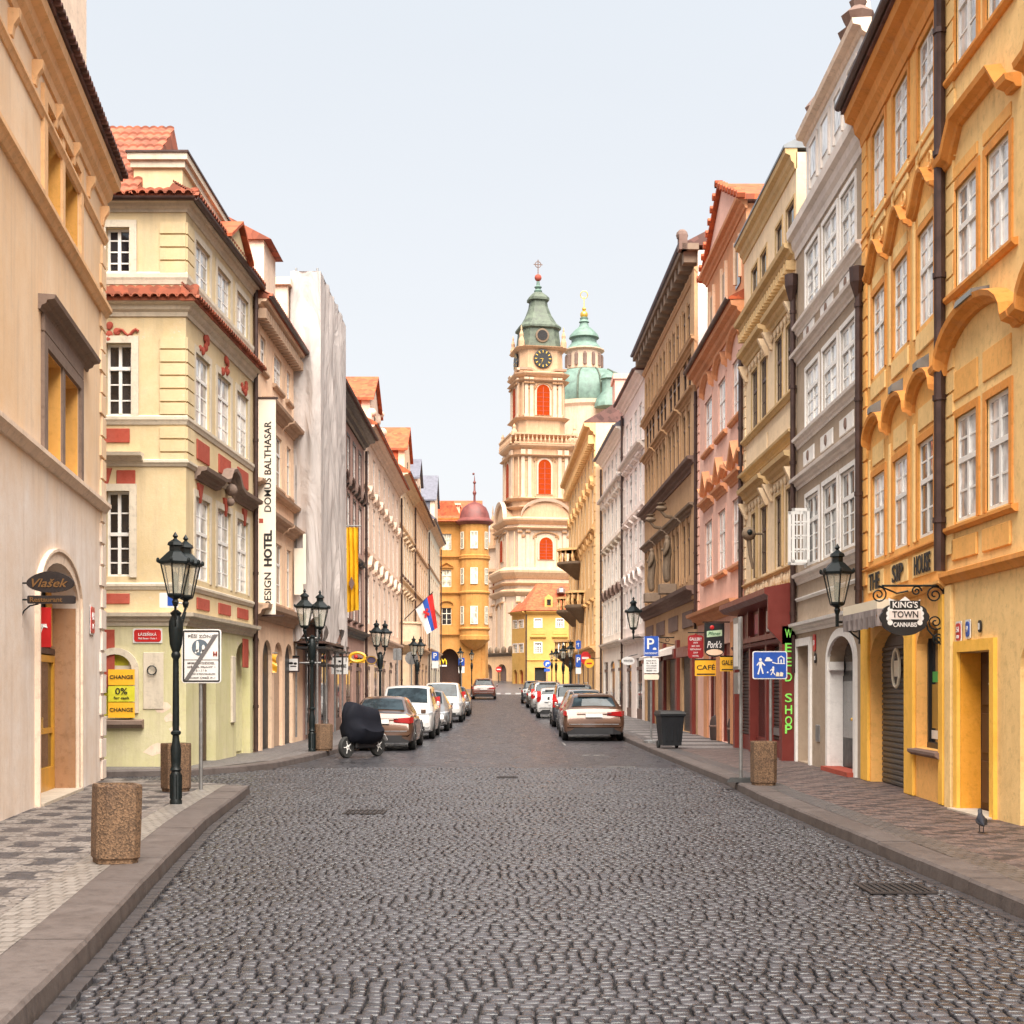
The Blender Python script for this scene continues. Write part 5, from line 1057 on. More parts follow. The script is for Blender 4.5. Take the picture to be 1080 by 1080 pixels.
# ================================================================ buildings on the square
# orange house with round turret
Yt = 135; sx_ = Yt/F; X_ = lambda px, Y=Yt: (px-HX)/F*Y; Z_ = lambda py, Y=Yt: CZ+(HY-py)/F*Y
M['turret'] = P_('amber_plaster', (.44, .20, .045), (.22, .09, .04), .5); M['turretroof'] = solid('wine_red_sheet', (.15, .035, .028), .55, 0, .3, 2)
f = Fac((X_(450), Yt), (X_(507), Yt)); h = House('corner_house', 'amber orange house with a round red domed turret and an arcade', f, Z_(551), 'turret', 14); b = h.zb
for a, c_ in ((466, 476), (451, 460)):
    for y0, y1, o in ((580, 563, {}), (619, 601, dict(ped='tri')), (659, 641, dict(ped='arc'))):
        h.win(f.u(a), f.u(c_), Z_(y0), Z_(y1), pane='pane_warm' if y0 < 650 else 'panedark', sur='turret', frame='cream_paint', **o)
u0, u1 = h.hole(f.u(463), f.u(485), b+.05, Z_(684), 1.6, 1.6); h.mb().box(u0, u1, -1.7, -1.6, b, Z_(684)).build('arcade_back', 'brownwood', h.root)
for z in (553, 590, 628, 672): h.belt(Z_(z), 'turret', sp(CORN, .6, .7))
h.finish(); h.band([(0, Z_(553)), (h.L, Z_(553))], sp(CORN, 1.5, 1.3), 'cornice', 'turret'); h.roof('tileor', .8, 3.0, z=h.H+.1, corr=False)
tx, ty, tr_ = X_(500.5), Yt-.1, 1.42
rel = lambda x, y, z: (x-h.root.location.x, y-h.root.location.y, z-h.root.location.z)
m = MB(rel); z0, z1 = Z_(672), Z_(551)
m.lathe([(.1, Z_(686)), (tr_*.55, Z_(682)), (tr_*1.05, Z_(675)), (tr_*1.05, Z_(671)), (tr_, Z_(670)), (tr_, z1)], 16, (tx, ty), rot=PI/16); m.build('turret', 'turret', h.root)
for py in (588, 590, 626, 664): m = MB(rel); z = Z_(py); m.lathe([(tr_, z-.15), (tr_+.14, z), (tr_+.14, z+.12), (tr_, z+.2)], 16, (tx, ty), rot=PI/16); m.build('turret_moulding', 'turret', h.root)
for y0, y1 in ((580, 562), (617, 600), (659, 640)):
    for ang, ww, p in ((-PI/2, .72, 'pane_warm'), (-PI/2-.95, .5, 'panedark'), (-PI/2+.95, .5, 'panedark')):
        cx, cy = tx+(tr_+.0)*math.cos(ang), ty+(tr_)*math.sin(ang); n = Vector((math.cos(ang), math.sin(ang))); t2 = Vector((-n.y, n.x))
        T2 = lambda u, d, z, cx=cx, cy=cy, n=n, t2=t2: rel(cx+t2.x*u+n.x*d, cy+t2.y*u+n.y*d, z)
        w_ = ww/2; za, zb_ = Z_(y0), Z_(y1)
        m = MB(T2); m.box(-w_, -w_+.07, 0, .06, za, zb_); m.box(w_-.07, w_, 0, .06, za, zb_); m.box(-w_, w_, 0, .062, zb_-.07, zb_); m.box(-w_, w_, 0, .062, za, za+.07); m.box(-.03, .03, 0, .055, za, zb_); m.box(-w_, w_, 0, .05, za+(zb_-za)*.6, za+(zb_-za)*.64); wn = m.build('window', 'cream_paint', h.root)
        MB(T2).quad((-w_, .03, za), (w_, .03, za), (w_, .03, zb_), (-w_, .03, zb_)).build('pane', p, wn)
m = MB(rel); z = z1; m.lathe([(tr_+.1, z-.3), (tr_+.45, z-.05), (tr_+.45, z+.05), (tr_+.1, z+.35), (tr_*.98, z+.9), (tr_*.8, z+1.45), (tr_*.4, z+1.85), (.12, z+2.0), (.1, z+2.6), (.2, z+2.9), (.1, z+3.1), (.07, z+3.9), (.02, z+4.6)], 20, (tx, ty)); m.build('dome', 'turretroof', h.root, smooth=True)
MB(rel).sphere((tx, ty, z+3.9), .16, 8, 6).sphere((tx-.1, ty, z+4.75), .12, 8, 6).build('finial', 'turretroof', h.root)
f2 = Fac((X_(508), Yt+.5), (X_(513), Yt+12))
mb = MB(rel); mb.box(X_(507), X_(512), Yt+.3, Yt+14, b-1, Z_(553)); mb.build('side_wing', 'turret', h.root)
mb = MB(rel); mb.prism([(X_(462)-1, Z_(545)), (X_(486), Z_(545)), (X_(478), Z_(527)), (X_(465), Z_(527))], Yt+1, Yt+8, 'y'); mb.build('high_roof', 'tileor', h.root)
mb = MB(rel); mb.box(X_(474), X_(484), Yt+2, Yt+4, Z_(548), Z_(530)); mb.box(X_(473), X_(485), Yt+1.8, Yt+4.2, Z_(530), Z_(528)); mb.build('chimney', 'peach', h.root)
# golden arches emblem over the arcade
e_ = thing('arch_emblem_sign', 'yellow double arch letter sign on a white bar over the amber arcade', 'sign', (X_(467.5, 134.5), 134.5, Z_(702, 134.5)))
m = MB(); m.tube([(-.32, 0, .1), (-.28, 0, .45), (-.16, 0, .66), (-.05, 0, .45), (0, 0, .18), (.05, 0, .45), (.16, 0, .66), (.28, 0, .45), (.32, 0, .1)], .055, 6); m.build('arches', solid('bright_yellow', (.9, .6, .02), .4), e_); MB().box(-.34, .34, -.05, .05, -.08, .06).build('bar', 'signwhite', e_)

# yellow house with orange hipped roof closing the street
Yy = 150; M['yhouse'] = P_('lemon_ochre_plaster', (.56, .33, .085), (.4, .25, .1), .25)
zy = lambda py: Z_(py, Yy); b = gz(Yy)
f = Fac((X_(555, Yy), Yy), (X_(612, Yy), Yy)); h = House('square_house', 'yellow two storey house with an orange hipped roof below the church tower', f, zy(645), 'yhouse', 9)
for a, c_ in ((564, 571), (587, 594)):
    for y0, y1, p in ((662, 653, 'panec' if a < 570 else 'panedark'), (689, 678, 'panedark')): h.win(f.u(a), f.u(c_), zy(y0), zy(y1), pane=p, sur='wtrim', nv=3, rows=(1, 3), tr=.3, bt=.09)
    h.band([(f.u(a)-.5, zy(673)), (f.u(c_)+.5, zy(673))], sp(HOOD, 1.2, 1), 'window_hood', 'yhouse'); h.panel(f.u(a)-.4, f.u(c_)+.4, zy(669), zy(665), 'yhouse', .04)
u0, u1 = h.hole(f.u(564), f.u(576), b+.1, zy(704), .3); h.mb().box(u0, u1, -.35, -.3, b, zy(704)).build('shopfront', 'dark', h.root)
h.belt(zy(697), 'yhouse', sp(BELT, 1, .8)); h.finish(); h.band([(0, zy(648)), (h.L, zy(648))], sp(CORN, 1.2, .8), 'cornice', 'yhouse'); rt = h.root
f2 = Fac((X_(540, Yy), Yy+3.0), (X_(555, Yy), Yy)); h2 = House('', '', f2, zy(645), 'yhouse', 8, parent=rt)
for a, c_ in ((541.5, 545.5), (547.5, 552)):
    for y0, y1 in ((662, 654), (688, 679)): h2.win(f2.u(a), f2.u(c_), zy(y0), zy(y1), pane='pane_warm', sur='wtrim', nv=1, rows=(1, 2))
    u0, u1 = h2.hole(f2.u(a), f2.u(c_-.4), b+.1, zy(706), .3, .5); h2.mb().box(u0, u1, -.35, -.3, b, zy(706)).build('door', 'redpanel', rt)
h2.finish(); h2.band([(0, zy(648)), (h2.L, zy(648))], sp(CORN, 1.2, .8), 'cornice', 'yhouse')
m = MB(lambda x, y, z: (x-rt.location.x, y-rt.location.y, z-rt.location.z))
e1 = [(X_(538, Yy), Yy+3.2, zy(644)), (X_(554.5, Yy), Yy-.6, zy(644)), (X_(613, Yy), Yy-.6, zy(644)), (X_(613, Yy), Yy+10, zy(644)), (X_(538, Yy), Yy+10, zy(644))]
e2 = [(X_(547, Yy), Yy+3.6, zy(634)), (X_(556, Yy), Yy+1.3, zy(634)), (X_(613, Yy), Yy+1.3, zy(634)), (X_(613, Yy), Yy+9, zy(634)), (X_(547, Yy), Yy+9, zy(634))]
e2b = [(a+(.25 if i in (0, 4) else 0), b_+(.3 if i in (1, 2) else 0), c-.12) for i, (a, b_, c) in enumerate(e2)]
e3 = [(X_(566, Yy), Yy+4.4, zy(613)), (X_(568, Yy), Yy+4.2, zy(613)), (X_(613, Yy), Yy+4.2, zy(613)), (X_(613, Yy), Yy+6, zy(613)), (X_(566, Yy), Yy+6, zy(613))]
m.loft([e1, e2]); m.loft([e2b, e3]); m.build('roof', 'tileor', rt)
rl = lambda x, y, z: (x-rt.location.x, y-rt.location.y, z-rt.location.z)
m = MB(rl); dx0, dx1 = X_(574.5, Yy), X_(583, Yy); m.prism([(dx0, zy(640)), (dx1, zy(640)), (dx1, zy(630)), ((dx0+dx1)/2, zy(626.5)), (dx0, zy(630))], Yy+.2, Yy+3, 'y'); d_ = m.build('dormer', 'yhouse', rt); MB(rl).box(X_(577, Yy), X_(581, Yy), Yy+.15, Yy+.19, zy(638), zy(632)).build('dormer_window', 'panedark', d_)
m = MB(rl); m.prism([(X_(588, Yy), zy(624)), (X_(597, Yy), zy(624)), (X_(597, Yy), zy(620)), (X_(592.5, Yy), zy(616.5)), (X_(588, Yy), zy(620))], Yy+2.0, Yy+4, 'y'); d_ = m.build('dormer', 'browntrim', rt); MB(rl).box(X_(590.5, Yy), X_(594.5, Yy), Yy+1.95, Yy+1.99, zy(623), zy(619)).build('dormer_window', 'panec', d_)
m = MB(rl); m.tube([(X_(555, Yy), Yy-.1, zy(648)), (X_(555, Yy), Yy-.1, b)], .08, 6); m.build('downpipe', 'gutter', rt)

# church of cream stone with belfry and green dome
Yc = 230; zc_ = lambda py: Z_(py, Yc); xc = lambda px: X_(px, Yc); S_ = Yc/F
M['church'] = P_('church_stone', (.50, .31, .185), (.25, .14, .07), .6); M['churchlight'] = P_('church_pale_stone', (.55, .40, .29), (.27, .18, .11), .55); M['darkcream'] = P_('shaded_orange_stone', (.36, .19, .09), amt=.5); M['louver'] = solid('red_louver', (.31, .036, .003), .85, 0, .15, 3, spec=.1)  # darkcream: shade of capitals and relief put into a darker stone colour
ch = thing('church_tower', 'cream and orange baroque bell tower with a clock and a green copper spire', 'church tower', (xc(567.5), Yc, gz(Yc)))
phi = R(11); cp, sp_ = math.cos(phi), math.sin(phi)
TT = lambda x, y, z: (x*cp-y*sp_, x*sp_+y*cp, z-gz(Yc))
def octo(a, c, z): return [(a-c, -a, z), (a, -a+c, z), (a, a-c, z), (a-c, a, z), (-a+c, a, z), (-a, a-c, z), (-a, -a+c, z), (-a+c, -a, z)]
def stage(name, mat, rows, parent=ch):
    m = MB(TT); m.loft([octo(a, c, zc_(py)) for a, c, py in rows]); return m.build(name, mat, parent)
A1, A2, A3 = 6.6, 5.05, 3.9
stage('lower_stage', 'churchlight', [(A1, 1.8, 735), (A1, 1.8, 608)]); stage('middle_stage', 'churchlight', [(A1-.5, 1.7, 608), (A1-.5, 1.7, 553)])
stage('window_stage', 'church', [(A2, 1.3, 553), (A2, 1.3, 475)]); stage('belfry', 'church', [(A3, 1.1, 475), (A3, 1.1, 400)]); stage('clock_stage', 'church', [(A3-.25, 1.1, 400), (A3-.35, 1.1, 371)])
for a, c, py, hgt in ((A1+.1, 1.8, 630, 6), (A1+.2, 1.8, 611, 9), (A1-.4, 1.7, 556, 6), (A2+.1, 1.3, 532, 3), (A2, 1.3, 478, 5), (A3+.2, 1.2, 465, 3), (A3, 1.1, 447, 3), (A3, 1.1, 402, 5), (A3-.3, 1.1, 373, 3), (A1-.4, 1.7, 563, 3), (A2, 1.3, 487, 2.5), (A3, 1.1, 408, 2.5), (A1+.1, 1.8, 620, 3), (A2+.1, 1.3, 541, 3)):
    stage('cornice', 'church', [(a, c, py+hgt*.3), (a+.35, c+.1, py), (a+.7, c+.2, py-hgt*.35), (a+.75, c+.2, py-hgt*.6), (a, c, py-hgt)])
def arched(w, z0, z1, y0, y1, x=0, n=10):
    r = w/2; return [(x-r, z0), (x+r, z0)]+[(x+r*math.cos(PI*k/n), z1-r+r*math.sin(PI*k/n)) for k in range(n+1)]
for face, A_ in ((0, None), (1, None)):
    TF = (lambda x, y, z: TT(x, y, z)) if face == 0 else (lambda x, y, z: TT(y, -x, z))
    for a, w_, p0, p1 in ((A3, 2.15, 443, 411), (A2, 2.1, 526, 490), (A1-.5, 2.2, 594, 571)):
        m = MB(TF); m.prism(arched(w_+.6, zc_(p0), zc_(p1)+.3, 0, 0), -a-.16, -a+.02, 'y'); s2 = m.build('window_surround', 'churchlight', ch)
        m = MB(TF); m.prism(arched(w_, zc_(p0)+.05, zc_(p1), 0, 0), -a-.2, -a-.1, 'y'); wn = m.build('louvered_window', 'louver', s2)
        m = MB(TF); m.box(-.06, .06, -a-.24, -a-.2, zc_(p0), zc_(p1)-.4)
        for k in range(1, 6): z = zc_(p0)+(zc_(p1)-zc_(p0)-.6)*k/6; m.box(-w_/2, w_/2, -a-.225, -a-.2, z-.03, z+.03)
        m.build('glazing_bars', 'redpanel', wn)
    for a, p0, p1 in ((A3, 445, 404), (A2, 530, 480), (A1-.5, 606, 560), (A1, 700, 632)):
        for x in (-.72, -.5, .5, .72):
            m = MB(TF); w_ = .28; xx = x*a; m.box(xx-w_, xx+w_, -a-.25, -a+.02, zc_(p0), zc_(p1)); m.box(xx-w_*1.3, xx+w_*1.3, -a-.35, -a+.02, zc_(p1)-.8, zc_(p1)); m.box(xx-w_*1.3, xx+w_*1.3, -a-.35, -a+.02, zc_(p0), zc_(p0)+.5); pl = m.build('pilaster', 'churchlight', ch)
            m = MB(TF)
            for q in range(3): m.sphere((xx-w_+w_*q, -a-.38, zc_(p1)-.95), .2, 6, 5)
            m.build('capital', 'darkcream', pl)
        m = MB(TF)
        for x in (-.62, -.3, .3, .62): m.sphere((x*a, -a-.05, zc_(p1)-1.6), .3, 7, 5, (1.3, .5, .9))
        m.tube([(-.34*a*math.cos(t), -a-.12, zc_(p1)-1.9+1.0*math.sin(t)) for t in [PI*i/12 for i in range(13)]], .16, 6); m.build('stucco_relief', 'darkcream', ch)
        for xx in (-.86*a, .86*a, -.3*a, .3*a): m = MB(TF); m.box(xx-.1, xx+.1, -a-.12, -a+.02, zc_(p0)+.3, zc_(p1)-.9); m.build('wall_strip', 'church', ch)
    # clock
    if True:
        a = A3-.3; cz = zc_(384); m = MB(TF); m.loft([[(r*math.cos(2*PI*k/28), -a-d, cz+r*math.sin(2*PI*k/28)) for k in range(28)] for r, d in ((1.55, 0), (1.55, .3), (1.4, .32))]); m.prism([(1.5*math.cos(2*PI*k/28), cz+1.5*math.sin(2*PI*k/28)) for k in range(28)], -a-.3, -a, 'y'); ck = m.build('clock', 'black', ch)
        m = MB(TF)
        for k in range(12):
            t_ = 2*PI*k/12; dx, dz = math.cos(t_), math.sin(t_); nx, nz2 = -dz, dx
            pts = [(1.0*dx-nx*.07, cz+1.0*dz-nz2*.07), (1.38*dx-nx*.09, cz+1.38*dz-nz2*.09), (1.38*dx+nx*.09, cz+1.38*dz+nz2*.09), (1.0*dx+nx*.07, cz+1.0*dz+nz2*.07)]; m.prism(pts, -a-.36, -a-.32, 'y')
        m.build('clock_numerals', 'gold', ck)
        m = MB(TF)
        for t_, l in ((R(250), .95), (R(185), .7)): dx, dz = math.cos(t_), math.sin(t_); m.prism([(-dz*.06, cz+dx*.06), (dz*.06, cz-dx*.06), (l*dx, cz+l*dz)], -a-.4, -a-.37, 'y')
        m.build('clock_hand', 'gold', ck)
    m = MB(TF); a = A3; m.loft([[(x, -a-d, zc_(397)+dz-(.9 if abs(x) < 2 else 0)*math.cos(min(1, abs(x)/2.0)*PI/2)) for d, dz in ((-.1, 0), (.4, .1), (.55, .4), (-.1, .45))] for x in [(-3.9+7.8*i/20) for i in range(21)]]); m.build('wave_cornice', 'churchlight', ch)
    m = MB(TF); a = A1-.4; m.loft([[(4.2*math.cos(t), -a-d, zc_(553)+3.0*math.sin(t)+dz) for d, dz in ((-.1, 0), (.4, 0), (.6, .5), (-.1, .55))] for t in [PI*i/16 for i in range(17)]]); m.build('arched_gable', 'churchlight', ch)
    m = MB(TF); m.prism([(4.0*math.cos(t), zc_(553)+2.8*math.sin(t)) for t in [PI*i/16 for i in range(17)]], -A1+.4, -A2, 'y'); m.build('gable_infill', 'church', ch)
    m = MB(TF); a = A2+.55; z0, z1 = zc_(473), zc_(465)
    for i in range(15): x = -4.9+9.8*i/14; m.lathe([(.1, z0), (.18, z0+.4), (.08, z0+.9), (.12, z1)], 6, (x, -a))
    m.box(-5.2, 5.2, -a-.15, -a+.15, z1, z1+.25); m.box(-5.2, 5.2, -a-.15, -a+.15, z0-.2, z0); m.build('balustrade', 'church', ch)
for sx1, sy1 in ((-1, -1), (1, -1), (-1, 1), (1, 1)):
    m = MB(TT); a = A3-.35; m.lathe([(.5, zc_(372)), (.5, zc_(366)), (.3, zc_(362)), (.35, zc_(359)), (.12, zc_(355)), (.15, zc_(353.5)), (.03, zc_(350))], 8, (sx1*a, sy1*a)); m.build('corner_urn', 'church', ch)
    m = MB(TT); m.lathe([(.6, zc_(466)), (.5, zc_(462)), (.25, zc_(459)), (.3, zc_(457)), (.05, zc_(454))], 8, (sx1*A2, sy1*A2)); m.build('corner_urn', 'church', ch)
m = MB(TT); m.loft([octo(a, c, zc_(py)) for a, c, py in ((A3-.5, 1.1, 371), (A3-.8, 1.2, 351), (A3-.4, 1.4, 349.5), (A3-.4, 1.4, 347.5), (A3-1.1, 1.2, 343), (A3-1.9, .8, 334), (A3-2.4, .6, 325), (A3-2.55, .5, 319), (A3-2.2, .6, 318), (A3-2.2, .6, 315.5), (A3-2.6, .5, 312.5), (A3-3.2, .3, 309))]); m.build('spire', 'copperdark', ch)
m = MB(TT); m.lathe([(.55, zc_(309.5)), (.7, zc_(307)), (.4, zc_(305)), (.65, zc_(303)), (.3, zc_(301)), (.25, zc_(297))], 12); m.build('lantern_cap', 'copper', ch, smooth=True)
m = MB(TT); m.sphere((0, 0, zc_(293)), .6, 12, 8); m.build('ball', 'redpanel', ch, smooth=True)
m = MB(TT); m.box(-.07, .07, -.07, .07, zc_(290), zc_(274)); z = zc_(279); m.tube([(.5*math.cos(t), 0, z+.5*math.sin(t)) for t in [2*PI*i/12 for i in range(13)]], .07, 6); m.box(-.75, .75, -.05, .05, z-.07, z+.07); m.build('cross', 'browntrim', ch)
for x in (0,):
    m = MB(TT); a = A3-.65; z = zc_(359); m.loft([[(r*math.cos(2*PI*k/16), -a-d, z+r*math.sin(2*PI*k/16)) for k in range(16)] for r, d in ((1.15, -.2), (1.15, .25), (.8, .3))]); rw = m.build('round_window', 'darkstone', ch); m = MB(TT); m.prism([(.85*math.cos(2*PI*k/16), z+.85*math.sin(2*PI*k/16)) for k in range(16)], -a-.33, -a-.31, 'y'); m.build('pane', 'dark', rw)

nv = thing('church', 'pale cream baroque church nave with a green dome and gilded lantern behind the bell tower', 'church', (xc(600), Yc+14, gz(Yc)))
rn = lambda x, y, z: (x-xc(600), y-Yc-14, z-gz(Yc)); Yd = 262; zd = lambda py: Z_(py, Yd); xd = lambda px: X_(px, Yd)
m = MB(rn); m.box(xc(508), xc(560), Yc+9, Yc+60, 0, zc_(566)); m.box(xc(560), xc(680), Yc+14, Yc+60, 0, zc_(470)); m.build('nave', 'churchlight', nv)
# swelling front beside the tower
m = MB(rn); m.loft([[(xc(500)+9.5*i/14, Yc+8.5-3.2*math.sin(PI*i/14), z) for i in range(15)]+[(xc(500)+9.5, Yc+12, z), (xc(500), Yc+12, z)] for z in (0, zc_(575))]); m.build('curved_front', 'churchlight', nv)
for py, e in ((575, .8), (600, .5), (648, .7), (690, .4)):
    m = MB(rn); m.loft([[(xc(500)-e/2+(9.5+e)*i/14, Yc+8.5-e-3.2*math.sin(PI*i/14), z) for i in range(15)]+[(xc(500)+9.5, Yc+12, z), (xc(500), Yc+12, z)] for z in (zc_(py), zc_(py)+.5)]); m.build('cornice', 'church', nv)
for i in (2, 4, 5, 8, 10, 11): x = xc(500)+9.5*i/14; y = Yc+8.5-3.2*math.sin(PI*i/14); m = MB(rn); m.box(x-.35, x+.35, y-.35, y+.3, 0, zc_(604)); m.box(x-.5, x+.5, y-.45, y+.3, zc_(612), zc_(604)); m.build('pilaster', 'churchlight', nv)
m = MB(rn); x = xc(523); 
for p0, p1 in ((700, 668), (640, 612)): m.prism([(x+a, b_) for a, b_ in arched(1.2, zc_(p0), zc_(p1), 0, 0)], Yc+4.9, Yc+5.4, 'y')
m.build('window', 'louver', nv)
for px, py in ((519, 530), (524, 527)): m = MB(rn); m.lathe([(.5, zc_(575)), (.45, zc_(555)), (.6, zc_(552)), (.3, zc_(545)), (.35, zc_(541)), (.1, zc_(536)), (.14, zc_(533)), (.02, zc_(py-4))], 8, (xc(px), Yc+9)); m.build('pinnacle', 'church', nv)
m = MB(rn); m.lathe([(8.3, zd(500)), (8.3, zd(437)), (8.7, zd(434)), (8.7, zd(430))], 24, (xd(619), Yd)); m.build('drum', 'churchlight', nv)
m = MB(rn); m.box(xc(592), xc(640), Yc+10, Yc+20, zc_(520), zc_(452)); m.build('transept', 'church', nv)
m = MB(rn); r0 = 8.2; m.lathe([(r0, zd(430)), (r0*1.02, zd(425)), (r0*1.0, zd(415)), (r0*.93, zd(405)), (r0*.78, zd(398)), (r0*.62, zd(394)), (4.2, zd(393))], 32, (xd(619), Yd)); dm = m.build('dome', 'copper', nv, smooth=True)
m = MB(rn)
for k in range(12): t = 2*PI*(k+.5)/12; m.tube([(xd(619)+r*math.cos(t), Yd+r*math.sin(t), z) for r, z in ((r0+.05, zd(430)), (r0*1.03, zd(425)), (r0*1.01, zd(415)), (r0*.95, zd(405)), (r0*.8, zd(398)), (r0*.64, zd(394)))], .18, 6)
m.build('dome_ribs', 'copperdark', dm)
m = MB(rn); m.lathe([(3.9, zd(394)), (4.2, zd(392)), (3.3, zd(391)), (3.3, zd(372)), (3.9, zd(371)), (3.9, zd(370)), (3.3, zd(369))], 16, (xd(616), Yd)); lt = m.build('lantern', 'churchlight', nv)
for k in range(-3, 4):
    t = -PI/2+k*.5; x, y = xd(616)+3.34*math.cos(t), Yd+3.34*math.sin(t); m = MB(rn); m.lathe([(.35, zd(388)), (.35, zd(377)), (.2, zd(375)), (0, zd(374.5))], 8, (x, y)); m.build('lantern_window', 'browntrim', lt)
m = MB(rn); m.lathe([(3.6, zd(369.5)), (2.7, zd(364)), (2.4, zd(362)), (2.4, zd(358)), (2.9, zd(357)), (2.7, zd(354)), (1.9, zd(349)), (1.0, zd(345)), (.75, zd(341)), (1.0, zd(340)), (.7, zd(337.5)), (.8, zd(335.5)), (.3, zd(334))], 16, (xd(616), Yd)); m.build('lantern_roof', 'copper', nv, smooth=True)
m = MB(rn); m.sphere((xd(616), Yd, zd(332)), .75, 10, 8); m.sphere((xd(616), Yd, zd(326)), .4, 8, 6); m.box(xd(616)-.08, xd(616)+.08, Yd-.08, Yd+.08, zd(325), zd(313)); m.tube([(xd(616)+.7*math.cos(t), Yd, zd(311)+.7*math.sin(t)) for t in [2*PI*i/12 for i in range(13)]], .09, 6); m.build('gilded_finial', 'gold', nv, smooth=True)
m = MB(rn); m.lathe([(2.6, zd(440)), (2.3, zd(432)), (1.2, zd(424)), (1.1, zd(412)), (1.5, zd(411)), (1.1, zd(407)), (.2, zd(404))], 10, (xd(638), Yd-9)); m.build('stair_lantern', 'copper', nv, smooth=True)
mb = MB(); 
# low stone wing left of the yellow house, dark from age
f = Fac((X_(500, 160), 168), (X_(541, 160), 160)); h = House('church_forecourt_wing', 'low weathered stone portal wing left of the yellow house', f, Z_(690, 160), 'ochre', 5)
for a, c_ in ((512, 519), (524, 534)): u0, u1 = h.hole(f.u(a), f.u(c_), h.zb, Z_(700, 160), .5, .9); h.mb().box(u0, u1, -.6, -.5, h.zb-.3, Z_(700, 160)).build('door', 'browntrim', h.root)
h.finish(); h.band([(0, h.H-.2), (h.L, h.H-.2)], sp(CORN, 1, 1), 'cornice', 'darkstone')
m = h.mb()
for k in range(6): m.sphere((.6+k*(h.L-1.2)/5, 0, h.H+.5), .45, 8, 6, (1, .6, 1.1))
m.build('roof_ornament', 'darkstone', h.root, smooth=True)
# house backing the left row so that no gap opens beside the tan house

# ================================================================ street furniture
t = NT('lantern_glass'); t.set(Roughness=.08, Alpha=.32); t.b.inputs['Base Color'].default_value = (.75, .72, .6, 1); M['lampglass'] = t.m
def lantern(x, y, z, parent, s=1.0, n=6):
    m = MB(); rt_, rb, hh = .205*s, .105*s, .43*s
    ring = lambda r, zz: [(x+r*math.cos(2*PI*(k+.5)/n), y+r*math.sin(2*PI*(k+.5)/n), zz) for k in range(n)]
    z0 = z+.1*s; z1 = z0+hh
    m.lathe([(.03*s, z-.06*s), (.05*s, z), (.035*s, z+.04*s), (rb*.95, z+.07*s), (rb*1.08, z0-.01*s), (rb*1.08, z0+.015*s), (rb*.9, z0+.02*s)], n, (x, y), rot=PI/n)
    a, b_ = ring(rb, z0), ring(rt_, z1)
    for k in range(n): m.tube([a[k], b_[k]], .011*s, 4)
    m.lathe([(rt_*.95, z1-.01*s), (rt_*1.16, z1), (rt_*1.2, z1+.03*s), (rt_*.95, z1+.08*s), (rt_*.55, z1+.16*s), (rt_*.42, z1+.18*s), (rt_*.42, z1+.25*s), (rt_*.56, z1+.26*s), (rt_*.5, z1+.3*s), (rt_*.2, z1+.34*s), (rt_*.1, z1+.36*s), (rt_*.2, z1+.39*s), (.004, z1+.45*s)], n, (x, y), rot=PI/n)
    for k in range(n): p = b_[k]; m.sphere((x+(p[0]-x)*1.2, y+(p[1]-y)*1.2, z1+.045*s), .026*s, 6, 4, (1, 1, 1.5))
    ln = m.build('lantern', 'iron', parent)
    g = MB(); g.loft([[(x+(p[0]-x)*.97, y+(p[1]-y)*.97, p[2]) for p in r_] for r_ in (a, b_)], caps=False); g.build('lantern_glass', 'lampglass', ln)
    g = MB(); g.lathe([(.03*s, z0), (.025*s, z0+.12*s), (.045*s, z0+.2*s), (.04*s, z0+.28*s), (.01*s, z0+.32*s)], 8, (x, y)); g.build('burner', 'copperdark', ln)
    return ln
def lamp_post(label, X, Y, heads, s=1.0, rz=0, group='cast iron lamp posts along the pavements'):
    z = gz(Y)+.12; t_ = thing('street_lamp', label, 'street lamp', (X, Y, z), rz, group)
    m = MB(); P = [(.085, 0), (.085, .05), (.075, .07), (.075, .42), (.06, .45), (.082, .48), (.062, .52), (.07, .6), (.075, .75), (.05, .88), (.045, .95), (.07, .97), (.07, 1.0), (.045, 1.02), (.048, 1.1), (.042, 1.9), (.04, 2.0), (.065, 2.04), (.065, 2.07), (.05, 2.1), (.085, 2.2), (.1, 2.4), (.095, 2.52), (.06, 2.6), (.08, 2.64), (.03, 2.68), (.0, 2.69)]
    m.lathe([(r*s, zz*s) for r, zz in P], 14); 
    for k in range(10): a = 2*PI*k/10; m.tube([(.077*s*math.cos(a), .077*s*math.sin(a), .08*s), (.077*s*math.cos(a), .077*s*math.sin(a), .41*s)], .009*s, 4)
    m.build('post', 'iron', t_, smooth=True)
    for hx, hy in heads:
        m = MB(); 
        if abs(hx)+abs(hy) > .08:
            m.tube([(hx*q, hy*q, (2.58-.1*math.sin(PI*q)+.14*q)*s) for q in [i/8 for i in range(9)]], .017*s, 6); m.tube([(hx*q, hy*q, (2.36+.3*q*q)*s) for q in [i/8 for i in range(9)]], .012*s, 6)
            d = Vector((hx, hy)); m.tube([tuple((d*(.55+.18*math.cos(t))).to_tuple())+((2.5+.05*math.sin(t)*1.0)*s,) for t in [2*PI*i/10 for i in range(11)]], .009*s, 4)
        else: m.tube([(0, 0, 2.6*s), (hx, hy, 2.76*s)], .02*s, 6)
        m.build('arm', 'iron', t_); lantern(hx, hy, 2.78*s, t_, s*.98)
    return t_
lamp_post('dark cast iron twin lamp post nearest the camera on the left pavement', pt(185.5, 18.3, 0)[0], 18.3, ((.03, -.15), (.09, .17)), .965)
lamp_post('twin lantern lamp post beside the pink concrete planter on the left pavement', pt(329, 33.6, 0)[0], 33.6, ((-.14, -.26), (.16, .26)), 1.06)
